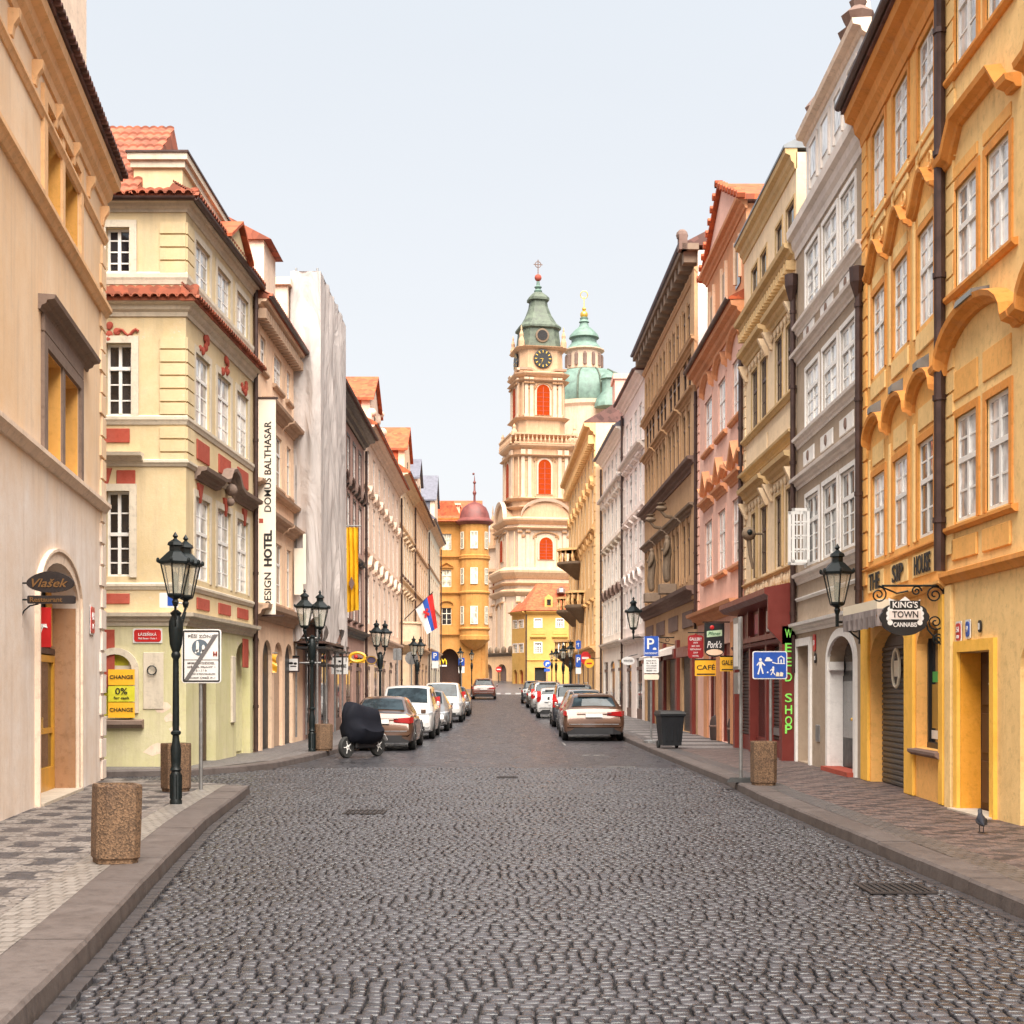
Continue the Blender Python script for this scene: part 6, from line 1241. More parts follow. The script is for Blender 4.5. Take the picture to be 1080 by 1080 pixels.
lamp_post('twin lantern lamp post behind the white people carrier', pt(401, 46.5, 0)[0], 46.5, ((-.1, -.25), (.14, .25)), 1.02)
lamp_post('twin lantern lamp post below the flag', pt(440, 62, 0)[0], 62, ((-.14, -.25), (.14, .25)), 1.0)
lamp_post('single lamp post left of the far brown car, the nearer of two', pt(485.5, 90, 0)[0], 90, ((0, 0),), 1.0)
lamp_post('single lamp post left of the far brown car, the farther of two', pt(497.5, 108, 0)[0], 108, ((0, 0),), 1.0)
for lab, px, Y in (('nearest of the four lamp posts before the yellow house', 601.7, 70), ('second of the four lamp posts before the yellow house', 594, 78), ('third of the four lamp posts before the yellow house', 586.5, 93), ('farthest of the four lamp posts before the yellow house', 582, 112)):
    lamp_post(lab, pt(px, Y, 0)[0], Y, ((0, 0),), 1.0)
def wall_lamp(label, wall_pt, tip, s=1.0):
    X, Y, Z = tip; t_ = thing('wall_lantern', label, 'wall lantern', wall_pt, 0, 'lanterns on wall brackets'); d = Vector(tip)-Vector(wall_pt); m = MB()
    m.tube([(0, 0, 0), (d.x, d.y, d.z)], .022, 6); m.tube([(0, 0, -.3), (d.x*.35, d.y*.35, -.2), (d.x*.75, d.y*.75, -.03)], .016, 6)
    for q in (.25, .5): m.tube([(d.x*q+.07*math.cos(t), d.y*q, -.09+.07*math.sin(t)) for t in [2*PI*i/10 for i in range(11)]], .01, 4)
    m.box(-.04, .04, -.03, .03, -.36, .06); m.tube([(d.x, d.y, d.z-.08), (d.x, d.y, d.z+.16)], .03, 6); m.build('bracket', 'iron', t_); lantern(d.x, d.y, d.z+.2, t_, s); return t_
p = pt(883, 23.3, 656); q = pt(905, 23.6, 660); wall_lamp('large lantern on a bracket between the grey brown house and the cannabis shop', (q[0]+.05, q[1], p[2]), (p[0], p[1], p[2]), 1.15)
p = pt(668, 50, 672); wall_lamp('smaller lantern on a long bracket over the dark shopfronts of the tall brown building', (6.1, 50.3, p[2]), p, 1.3)

def post_sign(name, label, X, Y, z0=None, cat='sign', rz=0): return thing(name, label, cat, (X, Y, gz(Y)+(.125 if z0 is None else z0)), rz)
def rrect(w, h, r, n=4): return [(sx*(w/2-r)+r*math.cos(a0+PI/2*k/n), sz*(h/2-r)+r*math.sin(a0+PI/2*k/n)) for sx, sz, a0 in ((1, 1, 0), (-1, 1, PI/2), (-1, -1, PI), (1, -1, 3*PI/2)) for k in range(n+1)]
def plate(m, w, h, z, y0, y1, r=.04, x=0): return m.prism([(a+x, b_+z) for a, b_ in rrect(w, h, r)], y0, y1, 'y')
# pedestrian zone end sign
s_ = post_sign('zone_sign', 'white pedestrian zone sign crossed by a grey diagonal bar beside the near lamp post', pt(211, 20.9, 0)[0], 20.9)
zz = CZ+(HY-692)/F*20.9-.125; m = MB(); m.tube([(.0, .05, 0), (0, .05, zz+.4)], .03, 8); m.build('post', 'steel', s_)
m = MB(); plate(m, .60, .82, zz, 0, .03, .05, .02); bd = m.build('board', 'signwhite', s_)
m = MB(); w1, h1 = .54, .76
for a, b_, c, d in ((-w1/2, w1/2, h1/2-.012, h1/2+.012), (-w1/2, w1/2, -h1/2-.012, -h1/2+.012), (-w1/2-.012, -w1/2+.012, -h1/2, h1/2), (w1/2-.012, w1/2+.012, -h1/2, h1/2), (-w1/2, w1/2, -.06, -.052)): m.box(a+.02, b_+.02, -.004, -.0005, zz+c, zz+d)
m.build('border', 'ink', bd)
m = MB(); text(m, 'PĚŠÍ ZÓNA', .02, zz+.31, w=.4, h=.06, y=-.001); 
for i, s in enumerate(('MIMO VOZIDEL', 'MĚSTA PRAHY 1', '5 - 11 h', 'VJEZD S POVOLENÍM', 'MHMP ÚMČ P-1')): text(m, s, .02, zz-.105-.055*i, w=.42 if i != 2 else .16, h=.032, y=-.001)
m.build('lettering', solid('grey_ink', (.16, .14, .14), .6), bd)
m = MB(); m.prism([(.0+.125*math.cos(2*PI*k/24), zz+.13+.125*math.sin(2*PI*k/24)) for k in range(24)], -.003, -.0005, 'y'); m.build('disc', solid('faded_blue_grey', (.10, .13, .16), .5), bd)
m = MB(); 
for x, s in ((-.04, 1), (.05, .7)): m.sphere((x, -.004, zz+.19*s+.02), .018, 8, 6, (1, .2, 1)); m.prism([(x-.02, zz+.06), (x+.02, zz+.06), (x+.025, zz+.17*s+.03), (x-.02, zz+.17*s+.03)], -.006, -.003, 'y'); m.prism([(x-.045, zz+.045), (x-.02, zz+.04), (x+.015, zz+.1), (x-.01, zz+.1)], -.006, -.003, 'y')
m.build('pictogram', 'signwhite', bd)
m = MB(); m.prism([(-.24, zz-.36), (-.17, zz-.36), (.28, zz+.33), (.21, zz+.33)], -.009, -.006, 'y'); m.build('bar', solid('grey_bar', (.13, .12, .12), .5), bd)
m = MB(); m.box(.2, .22, -.008, -.003, zz+.0, zz+.07); m.box(.24, .26, -.008, -.003, zz, zz+.07); m.box(.2, .26, -.008, -.003, zz+.02, zz+.04); m.build('pictogram', 'redpanel', bd)
# mirror-like traffic sign seen edge-on behind the lamp
s_ = thing('blue_plate', 'small white and blue plate fixed behind the near lamp head', 'sign', pt(178, 22, 633)); m = MB(); plate(m, .3, .24, 0, 0, .02, .02); m.build('board', 'signwhite', s_); m = MB(); m.box(-.02, .1, -.004, 0, -.09, .09); m.build('symbol', 'blue', s_); m = MB(); m.tube([(0, .03, -.02), (.2, .05, -.05)], .015, 6); m.build('bracket', 'steel', s_)
# parking sign on right
s_ = post_sign('parking_sign', 'blue and white parking sign with plates on a post beside the black wheelie bin', pt(687, 38.5, 0)[0], 38.5); zP = CZ+(HY-681.5)/F*38.5-s_.location.z
m = MB(); m.tube([(0, .05, 0), (0, .05, zP+.3)], .03, 8); m.lathe([(.22, 0), (.22, .06), (.08, .09)], 12, (0, .05)); m.build('post', 'steel', s_)
m = MB(); plate(m, .43, .56, zP, 0, .03); bd = m.build('board', 'blue', s_); m = MB(); text(m, 'P', -.02, zP+.07, h=.3, w=.2, y=-.002); m.box(.04, .14, -.006, 0, zP-.1, zP-.06); m.box(.06, .12, -.006, 0, zP-.06, zP-.04); text(m, 'REZIDENT', 0, zP-.2, w=.34, h=.05, y=-.002)
for a in (-1, 1): m.box(a*.2-.006, a*.2+.006, -.003, 0, zP-.25, zP+.25)
m.build('lettering', 'signwhite', bd)
z2 = CZ+(HY-702)/F*38.5-s_.location.z; m = MB(); plate(m, .42, .42, z2, 0, .03); bd = m.build('plate', 'signwhite', s_); m = MB()
for i in range(5): text(m, ('PO-PÁ', '8-18 h', 'mimo držitelů', 'parkovacích karet', '600 m')[i], 0, z2+.14-.07*i, w=.28, h=.035, y=-.001)
m.build('lettering', 'ink', bd); z3 = CZ+(HY-714)/F*38.5-s_.location.z; m = MB(); plate(m, .42, .15, z3, 0, .03); m.build('plate', 'cream_paint', s_)
# tall post with edge-on boards
s_ = post_sign('edge_on_sign', 'grey post with sign boards turned edge-on, standing in a black rubber foot', pt(781.5, 22.6, 0)[0], 22.6)
m = MB(); m.tube([(0, 0, .05), (0, 0, 2.72)], .03, 8); m.build('post', 'steel', s_); m = MB(); m.loft([[(-.24, -.1, 0), (.2, -.12, 0), (.22, .16, 0), (-.22, .16, 0)], [(-.18, -.07, .07), (.16, -.09, .07), (.17, .1, .07), (-.16, .1, .07)]]); m.build('foot', 'rubber', s_)
m = MB(); m.box(-.085, -.05, -.26, .26, 1.85, 2.7); m.box(-.085, -.05, -.22, .22, 1.45, 1.8); m.build('board', 'steel', s_); m = MB(); m.box(-.09, -.086, -.2, .2, 1.9, 2.6); m.build('board_face', 'signwhite', s_)
# home zone sign
s_ = post_sign('home_zone_sign', 'blue residential zone sign with white pictograms of people, a car and a house', pt(812, 24.6, 0)[0], 24.6); zP = CZ+(HY-701.5)/F*24.6-s_.location.z
m = MB(); m.tube([(.02, .04, 0), (.02, .04, zP+.2)], .028, 8); m.build('post', 'steel', s_); m = MB(); plate(m, .62, .5, zP, 0, .025, .04); m.build('rim', 'signwhite', s_); m = MB(); plate(m, .585, .465, zP, -.003, .0, .03); bd = m.build('board', 'blue', s_)
m = MB(); Y0_, Y1_ = -.007, -.003
def pb(pts): m.prism([(a, zP+b_) for a, b_ in pts], Y0_, Y1_, 'y')
m.prism([(-.17+.025*math.cos(t), zP+.1+.028*math.sin(t)) for t in [2*PI*k/12 for k in range(12)]], Y0_, Y1_, 'y'); pb([(-.2, .06), (-.14, .07), (-.145, -.03), (-.19, -.03)]); pb([(-.19, -.03), (-.165, -.03), (-.2, -.17), (-.225, -.16)]); pb([(-.17, -.03), (-.145, -.03), (-.11, -.15), (-.135, -.16)]); pb([(-.14, .06), (-.08, .0), (-.095, -.015), (-.15, .03)]); pb([(-.2, .06), (-.24, .0), (-.225, -.01), (-.19, .03)])
pb([(-.09, .07), (.04, .07), (.04, .1), (.01, .11), (-.01, .14), (-.06, .14), (-.08, .1), (-.09, .1)]); pb([(.04, .04), (.12, .02), (.27, .02), (.27, .035), (.12, .035), (.04, .06)])
pb([(.14, .035), (.16, .035), (.16, .12), (.2, .15), (.24, .12), (.24, .035), (.26, .035), (.26, .13), (.2, .17), (.14, .13)]); pb([(.19, .035), (.21, .035), (.21, .1), (.19, .1)])
m.prism([(.06+.018*math.cos(t), zP-.04+.018*math.sin(t)) for t in [2*PI*k/12 for k in range(12)]], Y0_, Y1_, 'y'); pb([(.03, -.06), (.08, -.06), (.07, -.12), (.04, -.12)]); pb([(.0, -.09), (.03, -.07), (.035, -.085), (.01, -.11)]); pb([(.06, -.12), (.1, -.17), (.085, -.18), (.045, -.12)]); pb([(.04, -.12), (.01, -.17), (.02, -.18), (.055, -.13)]); m.sphere((-.04, -.004, zP-.13), .016, 8, 6, (1, .2, 1))
m.build('pictogram', 'signwhite', bd); m = MB(); 
for k, x in enumerate((.13, .2)): m.prism([(x-.03, zP-.2), (x+.03, zP-.2), (x+.04, zP-.14), (x-.01, zP-.12)], -.01, -.007, 'y')
m.build('sticker', 'cream_paint', bd)
# far signs right: stack of blue plates, no-entry, yellow disc
s_ = post_sign('parking_sign', 'stack of blue and white signs on a post behind the parked black car', pt(610, 66, 0)[0], 66); zl = s_.location.z; zq = lambda py: CZ+(HY-py)/F*66-zl
m = MB(); m.tube([(0, .05, 0), (0, .05, zq(674))], .03, 6); m.build('post', 'steel', s_); m = MB(); plate(m, .24, .4, zq(680), 0, .02); plate(m, .26, .6, zq(697), 0, .02); bd = m.build('board', 'blue', s_); m = MB(); text(m, 'P', 0, zq(696), h=.25, y=-.002); text(m, '↑', 0, zq(680), h=.2, y=-.002); m.build('lettering', 'signwhite', bd); m = MB(); plate(m, .26, .3, zq(707.5), 0, .02); m.build('plate', 'signwhite', s_)
s_ = thing('no_entry_sign', 'red octagonal sign with a white bar on the palace front', 'sign', pt(617.5, 80, 694)); m = MB(); m.prism([(.33*math.cos(2*PI*(k+.5)/8), .4*math.sin(2*PI*(k+.5)/8)) for k in range(8)], 0, .03, 'y'); m.build('board', 'red', s_); MB().box(-.2, .2, -.01, 0, -.06, .06).build('bar', 'signwhite', s_); MB().tube([(.3, .1, 0), (.6, .15, 0)], .02, 6).build('bracket', 'iron', s_)
s_ = thing('round_sign', 'round yellow hanging sign on the palace front', 'sign', pt(621.5, 78, 699.5)); m = MB(); m.prism([(.27*math.cos(2*PI*k/20), .27*math.sin(2*PI*k/20)) for k in range(20)], 0, .03, 'y'); m.build('board', 'yellow', s_); MB().box(-.15, .15, -.006, 0, -.05, .03).build('lettering', 'red', s_); MB().tube([(.0, .05, .25), (.6, .15, .3)], .02, 6).build('bracket', 'iron', s_)
s_ = post_sign('direction_sign', 'round blue arrow sign before the yellow house', pt(577, 140, 0)[0], 140); zl = s_.location.z; zz = CZ+(HY-700)/F*140-zl; m = MB(); m.tube([(0, .05, 0), (0, .05, zz)], .04, 6); m.build('post', 'steel', s_); m = MB(); m.prism([(.38*math.cos(2*PI*k/20), zz+.38*math.sin(2*PI*k/20)) for k in range(20)], 0, .03, 'y'); plate(m, .6, .3, zz-.65, 0, .03); bd = m.build('board', 'blue', s_); m = MB(); m.prism([(-.15, zz-.2), (-.07, zz-.22), (-.05, zz+.0), (.08, zz+.02), (.08, zz-.08), (.25, zz+.08), (.08, zz+.22), (.08, zz+.12), (-.12, zz+.1)], -.01, 0, 'y'); m.build('arrow', 'signwhite', bd)
s_ = post_sign('no_entry_sign', 'round red no entry sign on a dark post at the far end of the street', pt(526, 152, 0)[0], 152); zl = s_.location.z; zz = CZ+(HY-706)/F*152-zl; m = MB(); m.tube([(0, .05, 0), (0, .05, zz)], .05, 6); m.build('post', 'iron', s_); m = MB(); m.prism([(.33*math.cos(2*PI*k/20), zz+.33*math.sin(2*PI*k/20)) for k in range(20)], 0, .03, 'y'); m.build('board', 'red', s_); MB().box(-.22, .22, -.01, 0, zz-.06, zz+.06).build('bar', 'signwhite', s_)
for lab, px, Y, py in (('blue parking sign left of the amber arcade', 459, 88, 692), ('blue parking sign in front of the amber arcade', 486.8, 95, 698)):
    s_ = post_sign('parking_sign', lab, pt(px, Y, 0)[0], Y); zl = s_.location.z; zz = CZ+(HY-py)/F*Y-zl; m = MB(); m.tube([(0, .05, 0), (0, .05, zz)], .035, 6); m.build('post', 'steel', s_); m = MB(); plate(m, .42, .56, zz, 0, .03); bd = m.build('board', 'blue', s_); m = MB(); text(m, 'P', 0, zz+.03, h=.34, y=-.002); m.build('lettering', 'signwhite', bd); m = MB(); plate(m, .42, .45, zz-.55, 0, .03); m.build('plate', 'signwhite', s_)
# round sign backs seen behind the white car
for lab, px, Y, py in (('grey back of a round sign beside the lamp under the flag', 434, 63, 694), ('grey back of a rectangular sign left of the lamp under the flag', 419, 58, 690)):
    s_ = post_sign('sign_back', lab, pt(px, Y, 0)[0], Y); zl = s_.location.z; zz = CZ+(HY-py)/F*Y-zl; m = MB(); m.tube([(0, -.05, 0), (0, -.05, zz+.2)], .03, 6); m.build('post', 'steel', s_); m = MB()
    if 'round' in lab: m.prism([(.3*math.cos(2*PI*k/20), zz+.3*math.sin(2*PI*k/20)) for k in range(20)], 0, .03, 'y')
    else: plate(m, .35, .5, zz, 0, .03)
    m.build('board', 'steel', s_)

# ---- hanging signs on the right (perpendicular to the wall, facing down the street)
def hang(name, label, px0, px1, py0, py1, Y, cat='sign'):
    a, b_ = pt(px0, Y, py0), pt(px1, Y, py1); s_ = thing(name, label, cat, ((a[0]+b_[0])/2, Y, (a[2]+b_[2])/2)); return s_, b_[0]-a[0], a[2]-b_[2]
s_, w_, h_ = hang('shop_sign', 'black restaurant sign with a red seal and a white script name above the cafe signs', 743, 764, 657, 693, 38.2)
m = MB(); m.prism([(-w_/2, -h_*.3)]+[(w_/2*math.cos(t), -h_*.3-h_*.2*math.sin(t)) for t in [PI*k/10 for k in range(9, 0, -1)]]+[(w_/2, -h_*.3), (w_/2, h_/2), (-w_/2, h_/2)], 0, .06, 'y'); bd = m.build('board', 'black', s_)
m = MB(); m.prism([(-w_*.38, h_*.08), (w_*.38, h_*.12), (w_*.38, h_*.3), (-w_*.38, h_*.26)], -.006, 0, 'y'); m.build('ribbon', solid('pale_green_ribbon', (.45, .6, .4), .5), bd); m = MB(); text(m, 'Pilsner', 0, h_*.19, w=w_*.62, h=.1, y=-.006, shear=.2); m.build('lettering', solid('dark_green', (.02, .12, .05), .5), bd)
m = MB(); text(m, "Pork's", 0, -h_*.13, w=w_*.74, h=.2, y=-.002, shear=.3); m.build('lettering', 'signwhite', bd); m = MB(); m.sphere((-w_*.12, -.004, h_*.37), .06, 12, 6, (1, .3, 1)); m.build('seal', 'red', bd); m = MB(); m.prism([(w_*.42*math.cos(t), -h_*.36+h_*.09*math.sin(t)) for t in [2*PI*k/16 for k in range(16)]], -.006, 0, 'y'); m.build('oval_emblem', 'peach', bd)
MB().box(-w_/2-.05, w_/2+.35, .01, .05, h_/2+.01, h_/2+.04).build('bracket', 'iron', s_)
s_, w_, h_ = hang('shop_sign', 'dark red notched sign with white lines of writing, left of the black restaurant sign', 725.5, 742, 668, 694, 41.5)
m = MB(); m.prism([(-w_/2, -h_*.42), (-w_*.4, -h_/2), (w_*.4, -h_/2), (w_/2, -h_*.42), (w_/2, h_*.36), (w_*.38, h_*.42), (w_*.1, h_*.44), (0, h_/2), (-w_*.1, h_*.44), (-w_*.38, h_*.42), (-w_/2, h_*.36)], 0, .05, 'y'); bd = m.build('board', solid('crimson_board', (.32, .015, .02), .4), s_)
m = MB(); text(m, 'GALLERY', 0, h_*.27, w=w_*.8, h=.09, y=-.002)
for i, s in enumerate(('ANTIK', 'BAR  CAFE', 'RESTAURANT', 'SHOP', 'HOTEL')): text(m, s, 0, h_*.12-i*.1, w=w_*(.3, .5, .7, .3, .4)[i], h=.05, y=-.002)
m.build('lettering', 'signwhite', bd); MB().box(-w_/2, w_/2+.3, .01, .04, h_/2+.01, h_/2+.04).build('bracket', 'iron', s_)
for txt, lab, a in (('CAFÉ', 'orange yellow sign reading CAFE under the dark red sign', (733, 756, 696.5, 713, 40.6)), ('GALERIE', 'orange yellow sign reading GALERIE right of the cafe sign', (759.5, 781, 693, 708, 36.8))):
    s_, w_, h_ = hang('shop_sign', lab, *a); m = MB(); plate(m, w_, h_, 0, 0, .05, .02); bd = m.build('board', 'yellow', s_); m = MB(); text(m, txt, 0, .04, w=w_*.84, h=.17 if txt[0] == 'C' else .13, y=-.002); m.box(-w_*.42, w_*.42, -.006, 0, -h_*.42, -h_*.34); m.build('lettering', 'ink', bd); MB().box(-w_/2, w_/2+.1, .01, .04, h_/2, h_/2+.04).build('bracket', 'iron', s_)
# scalloped cannabis shop sign on scrolled iron bracket
s_, w_, h_ = hang('shop_sign', 'white lettered scalloped cannabis shop sign under a mountain outline on a scrolled iron bracket', 930, 979, 628, 668, 18.12)
m = MB(); n_ = 40; m.prism([((w_/2+.02*abs(math.cos(5*t)))*math.cos(t), -.03+(h_*.5)*math.sin(t)*(1 if math.sin(t) < 0 else .8)) for t in [2*PI*k/n_ for k in range(n_)]], 0, .07, 'y'); bd = m.build('board', 'black', s_)
m = MB(); 
for sg in (-1, 1):
    for k in range(4): t = (-.42+.28*k); m.prism([(sg*(w_*.35*math.cos(t))+.036*math.cos(a), -.02+.16*math.sin(t*1.4)+.036*math.sin(a)) for a in [2*PI*i/10 for i in range(10)]], -.004-.0008*k, 0, 'y')
m.prism([(-.22, .22), (-.2, .1), (.2, .1), (.2, .2), (.12, .14), (.0, .235), (-.1, .16)], -.006, 0, 'y'); m.prism([(-.225, -.065), (.225, -.065), (.225, .06), (-.225, .06)], -.009, 0, 'y'); m.build('scallops', 'signwhite', bd)
m = MB(); m.prism([(-.212, -.055), (.212, -.055), (.212, .05), (-.212, .05)], -.010, -.009, 'y'); m.build('frame', solid('blush_white', (.68, .60, .56), .5), bd)
m = MB(); text(m, 'TOWN', 0, 0, w=.34, h=.085, y=-.011); m.build('lettering', 'ink', bd); m = MB(); m.prism([(-.2, .075), (.2, .075), (.2, .18), (-.2, .18)], -.008, -.006, 'y'); m.build('panel', 'black', bd)
m = MB(); text(m, "KING'S", 0, .128, w=.33, h=.085, y=-.009); text(m, 'CANNABIS', 0, -.135, w=.31, h=.06, y=-.003); m.build('lettering', 'signwhite', bd)
m = MB(); xb = pt(997, 18.12, 0)[0]-s_.location.x; zt = h_/2+.13
m.box(xb-.02, xb+.03, .0, .05, -.5, zt+.02); m.tube([(xb, .03, zt), (-.3, .03, zt)], .016, 6)
def spiral(cx, cz, r, turns, dirn=1, a0=0, rr=.011): m.tube([(cx+r*(1-q*.85)*math.cos(a0+dirn*2*PI*turns*q), .03, cz+r*(1-q*.85)*math.sin(a0+dirn*2*PI*turns*q)) for q in [i/26 for i in range(27)]], rr, 5)
spiral(xb-.13, zt-.12, .12, 1.8); spiral(-.34, zt-.12, .11, 1.8, -1, PI/2); spiral(.16, zt-.07, .07, 1.6); spiral(xb-.12, -.1, .11, 1.8, -1); spiral(xb-.09, -.33, .08, 1.6); m.tube([(-.34, .03, zt), (-.1, .03, zt-.1), (.05, .03, zt-.07)], .012, 5); m.tube([(xb, .03, -.45), (xb-.22, .03, -.2), (xb-.3, .03, .1)], .012, 5); m.build('bracket', 'iron', s_)
# shop awning and light box beside it
s_ = thing('shop_awning', 'pale rolled awning with a grey scalloped valance over the roller shutter', 'awning', pt(918, 22.2, 648)); m = MB(); m.box(-.32, .12, -1.6, .5, .0, .14); m.build('cassette', 'cream_paint', s_); m = MB()
m.loft([[(-.32, y, 0), (-.33, y, -.1), (-.32-.02*math.sin(y*20), y, -.26-.02*abs(math.sin(y*8)))] for y in [-1.6+.05*i for i in range(43)]], close=False, caps=False); m.loft([[(x, -1.6, 0), (x, -1.61, -.1), (x, -1.6-.02*math.sin(x*40), -.26)] for x in [-.32+.04*i for i in range(12)]], close=False, caps=False); m.build('valance', cloth_mat('grey_awning', (.26, .22, .21)), s_, recalc=False)
# oval white sign
s_, w_, h_ = hang('shop_sign', 'oval white hanging sign on the white house behind the parked cars', 655.5, 669.5, 692.5, 701.5, 58); m = MB(); m.prism([(w_/2*math.cos(2*PI*k/20), h_/2*math.sin(2*PI*k/20)) for k in range(20)], 0, .05, 'y'); bd = m.build('board', 'signwhite', s_); m = MB(); text(m, 'WIRNITZER', 0, 0, w=w_*.7, h=.09, y=-.002); m.build('lettering', 'ink', bd); MB().tube([(0, .03, h_/2), (.4, .03, h_/2+.1)], .02, 6).build('bracket', 'iron', s_)
# ---- left signs
def lplate(name, label, fac, px, py, w, h, mat, txt=None, tm='signwhite', th=.02, cat='sign', border=None):
    u, z = fac.u(px), fac.z(px, py); P3 = fac.P+fac.d*u; s_ = thing(name, label, cat, (P3.x+fac.n.x*.012, P3.y+fac.n.y*.012, z)); sg = -1 if fac.n.x < 0 else 1
    T3 = lambda a, d, c: (fac.d.x*a+fac.n.x*d, fac.d.y*a+fac.n.y*d, c)
    if border: MB(T3).prism([(a, c) for a, c in rrect(w+.05, h+.05, .02)], .0, th*.5, 'y').build('backing', border, s_)
    MB(T3).prism([(a, c) for a, c in rrect(w, h, min(.05, h*.3))], 0, th, 'y').build('board', mat, s_)
    if txt:
        m = MB()
        for s, c, tw, th_ in txt: text(m, s, 0, c, w=tw, h=th_, fr=lambda a, b_, d: T3(a*(1 if sg > 0 and fac.n.x != 0 else (1 if abs(fac.n.y) > .5 else -1)), th+.002+d, b_))
        m.build('lettering', tm, s_)
    return s_
ff, fs, hf, hs, zc = L2
lplate('street_name_plate', 'red street name plate on the lime yellow wall above the change window', ff, 156, 670.5, .53, .24, 'red', [('LÁZEŇSKÁ', .035, .36, .075), ('Malá Strana - Praha 1', -.055, .36, .035)], border='signwhite')
zz = lambda py: CZ+(HY-py)*27.1/F
s_ = thing('change_board', 'yellow currency exchange board in the arched window of the cream corner house', 'board', ((X_(128, 27.08)), 27.08+.0, zz(723)))
wd = .52
for k, (p0, p1, mt) in enumerate(((706, 722.5, 'yellow'), (723.5, 740, 'yellowgreen'), (741, 757, 'yellow'))):
    MB().box(-wd/2, wd/2, 0, .02, zz(p1)-s_.location.z, zz(p0)-s_.location.z).build('panel', mt, s_)
m = MB(); text(m, 'CHANGE', 0, zz(714)-s_.location.z, w=.46, h=.075, y=-.003); text(m, '0%', 0, zz(729)-s_.location.z, h=.13, w=.24, y=-.003); text(m, 'for cash', 0, zz(736)-s_.location.z, w=.3, h=.055, y=-.003); text(m, 'CHANGE', 0, zz(748.5)-s_.location.z, w=.46, h=.075, y=-.003); m.build('lettering', 'ink', s_)
f1 = L1[0]
lplate('house_number_plate', 'red and white house number plate on the ochre house beside its arched doorway', f1, 96, 654, .34, .42, 'red', [('479', .06, .2, .12), ('16', -.1, .12, .08)], border='signwhite')
fB = RB[0]; fA = RA[0]
lplate('house_number_plate', 'red house number plate, left of three above the wooden door', fB, 1012.7, 666.5, .17, .22, 'red', [('51', .03, .09, .07), ('III', -.06, .08, .04)], border='signwhite')
lplate('house_number_plate', 'blue house number plate, middle of three above the wooden door', fB, 1022.6, 663.5, .13, .19, 'blue', [('9', 0, .05, .08)], border='signwhite')
lplate('house_number_plate', 'small dark plate with a white numeral, right of three above the wooden door', fB, 1035.3, 660.5, .09, .15, 'black', [('1', 0, .03, .08)])
lplate('house_number_plate', 'red number plate beside the white niche of the grey brown house', R2[0], 860, 678, .2, .34, 'red', [('53', 0, .12, .1)], border=None)
lplate('house_number_plate', 'small dark number plate below the red one on the grey brown house', R2[0], 861, 694, .14, .2, 'ink', [('11', 0, .08, .08)], border=None)
# hanging restaurant sign at far left
s_ = thing('hanging_sign', 'dark oval wrought sign with faded gold script on an iron bracket at the ochre house', 'sign', pt(22.5, 17.1, 630)); sc = 17.1/F
m = MB(); m.box(-.02, .012, -.01, .02, -32*sc, 22*sc); 
for z in (15*sc, -2.5*sc): m.tube([(0, 0, z), (56*sc, 0, z)], .012, 6)
m.tube([(0, 0, -20*sc), (3*sc, 0, -14*sc), (9*sc, 0, -9*sc), (18*sc, 0, -7*sc)], .01, 6); m.build('bracket', 'iron', s_)
m = MB(); m.prism([((31+25*math.cos(t))*sc, (15+(10+2.5*(math.sin(t) > 0)*abs(math.sin(t))**3)*math.sin(t))*sc) for t in [2*PI*k/28 for k in range(28)]], -.03, .02, 'y'); plate(m, 50*sc, 8.5*sc, -2.5*sc, -.03, .02, .02, 32*sc); bd = m.build('board', solid('dark_oak_board', (.016, .01, .01), .5), s_)
m = MB(); text(m, 'Vlašek', 31*sc, 15*sc, w=38*sc, h=9*sc, y=-.032, shear=.35); text(m, 'Restaurant', 27*sc, -2.5*sc, w=34*sc, h=5*sc, y=-.032); m.build('lettering', solid('dull_gold', (.16, .075, .02), .5), bd)
# red banner inside the doorway
s_ = thing('door_banner', 'narrow red banner hanging in the arched doorway of the ochre house', 'banner', pt(47, 18.3, 662)); MB().box(-.075, .085, 0, .015, -.26, .27).build('cloth', 'red', s_); m = MB(); m.box(-.05, .03, -.004, 0, .0, .05); m.tube([(-.05, -.004, -.06), (-.02, -.004, .02), (.04, -.004, .0)], .01, 5); m.build('emblem', 'signwhite', s_)
# signs near scaffold
s_, w_, h_ = hang('shop_sign', 'white square coffee sign hanging beyond the sheeted scaffold', 349.5, 367, 693.5, 711, 46); m = MB(); plate(m, w_, h_, 0, 0, .05, .02); bd = m.build('board', 'signwhite', s_); m = MB(); text(m, 'COFFEE', 0, -.01, w=w_*.82, h=.11, y=-.002); text(m, 'TO GO', 0, -.17, w=w_*.4, h=.06, y=-.002); m.box(-.04, .04, -.006, 0, .12, .18); m.build('lettering', 'ink', bd); MB().box(-.35, w_/2, .01, .04, h_/2, h_/2+.04).build('bracket', 'iron', s_)
s_, w_, h_ = hang('shop_sign', 'dark framed square sign with a black and white picture in front of the arcade', 303, 315.5, 693, 709, 38.6); m = MB(); plate(m, w_, h_, 0, 0, .06, .02); m.build('board', 'gutter', s_); m = MB(); plate(m, w_*.78, h_*.8, 0, -.004, 0, .01); bd = m.build('face', 'signwhite', s_); m = MB(); m.sphere((-.06, -.006, .04), .05, 8, 6, (1.3, .2, .7)); m.sphere((.06, -.006, .03), .05, 8, 6, (1, .2, .7)); m.box(-.08, .09, -.009, -.004, -.06, -.03); m.build('picture', 'ink', bd); MB().box(-.4, w_/2, .01, .04, h_/2, h_/2+.04).build('bracket', 'iron', s_)
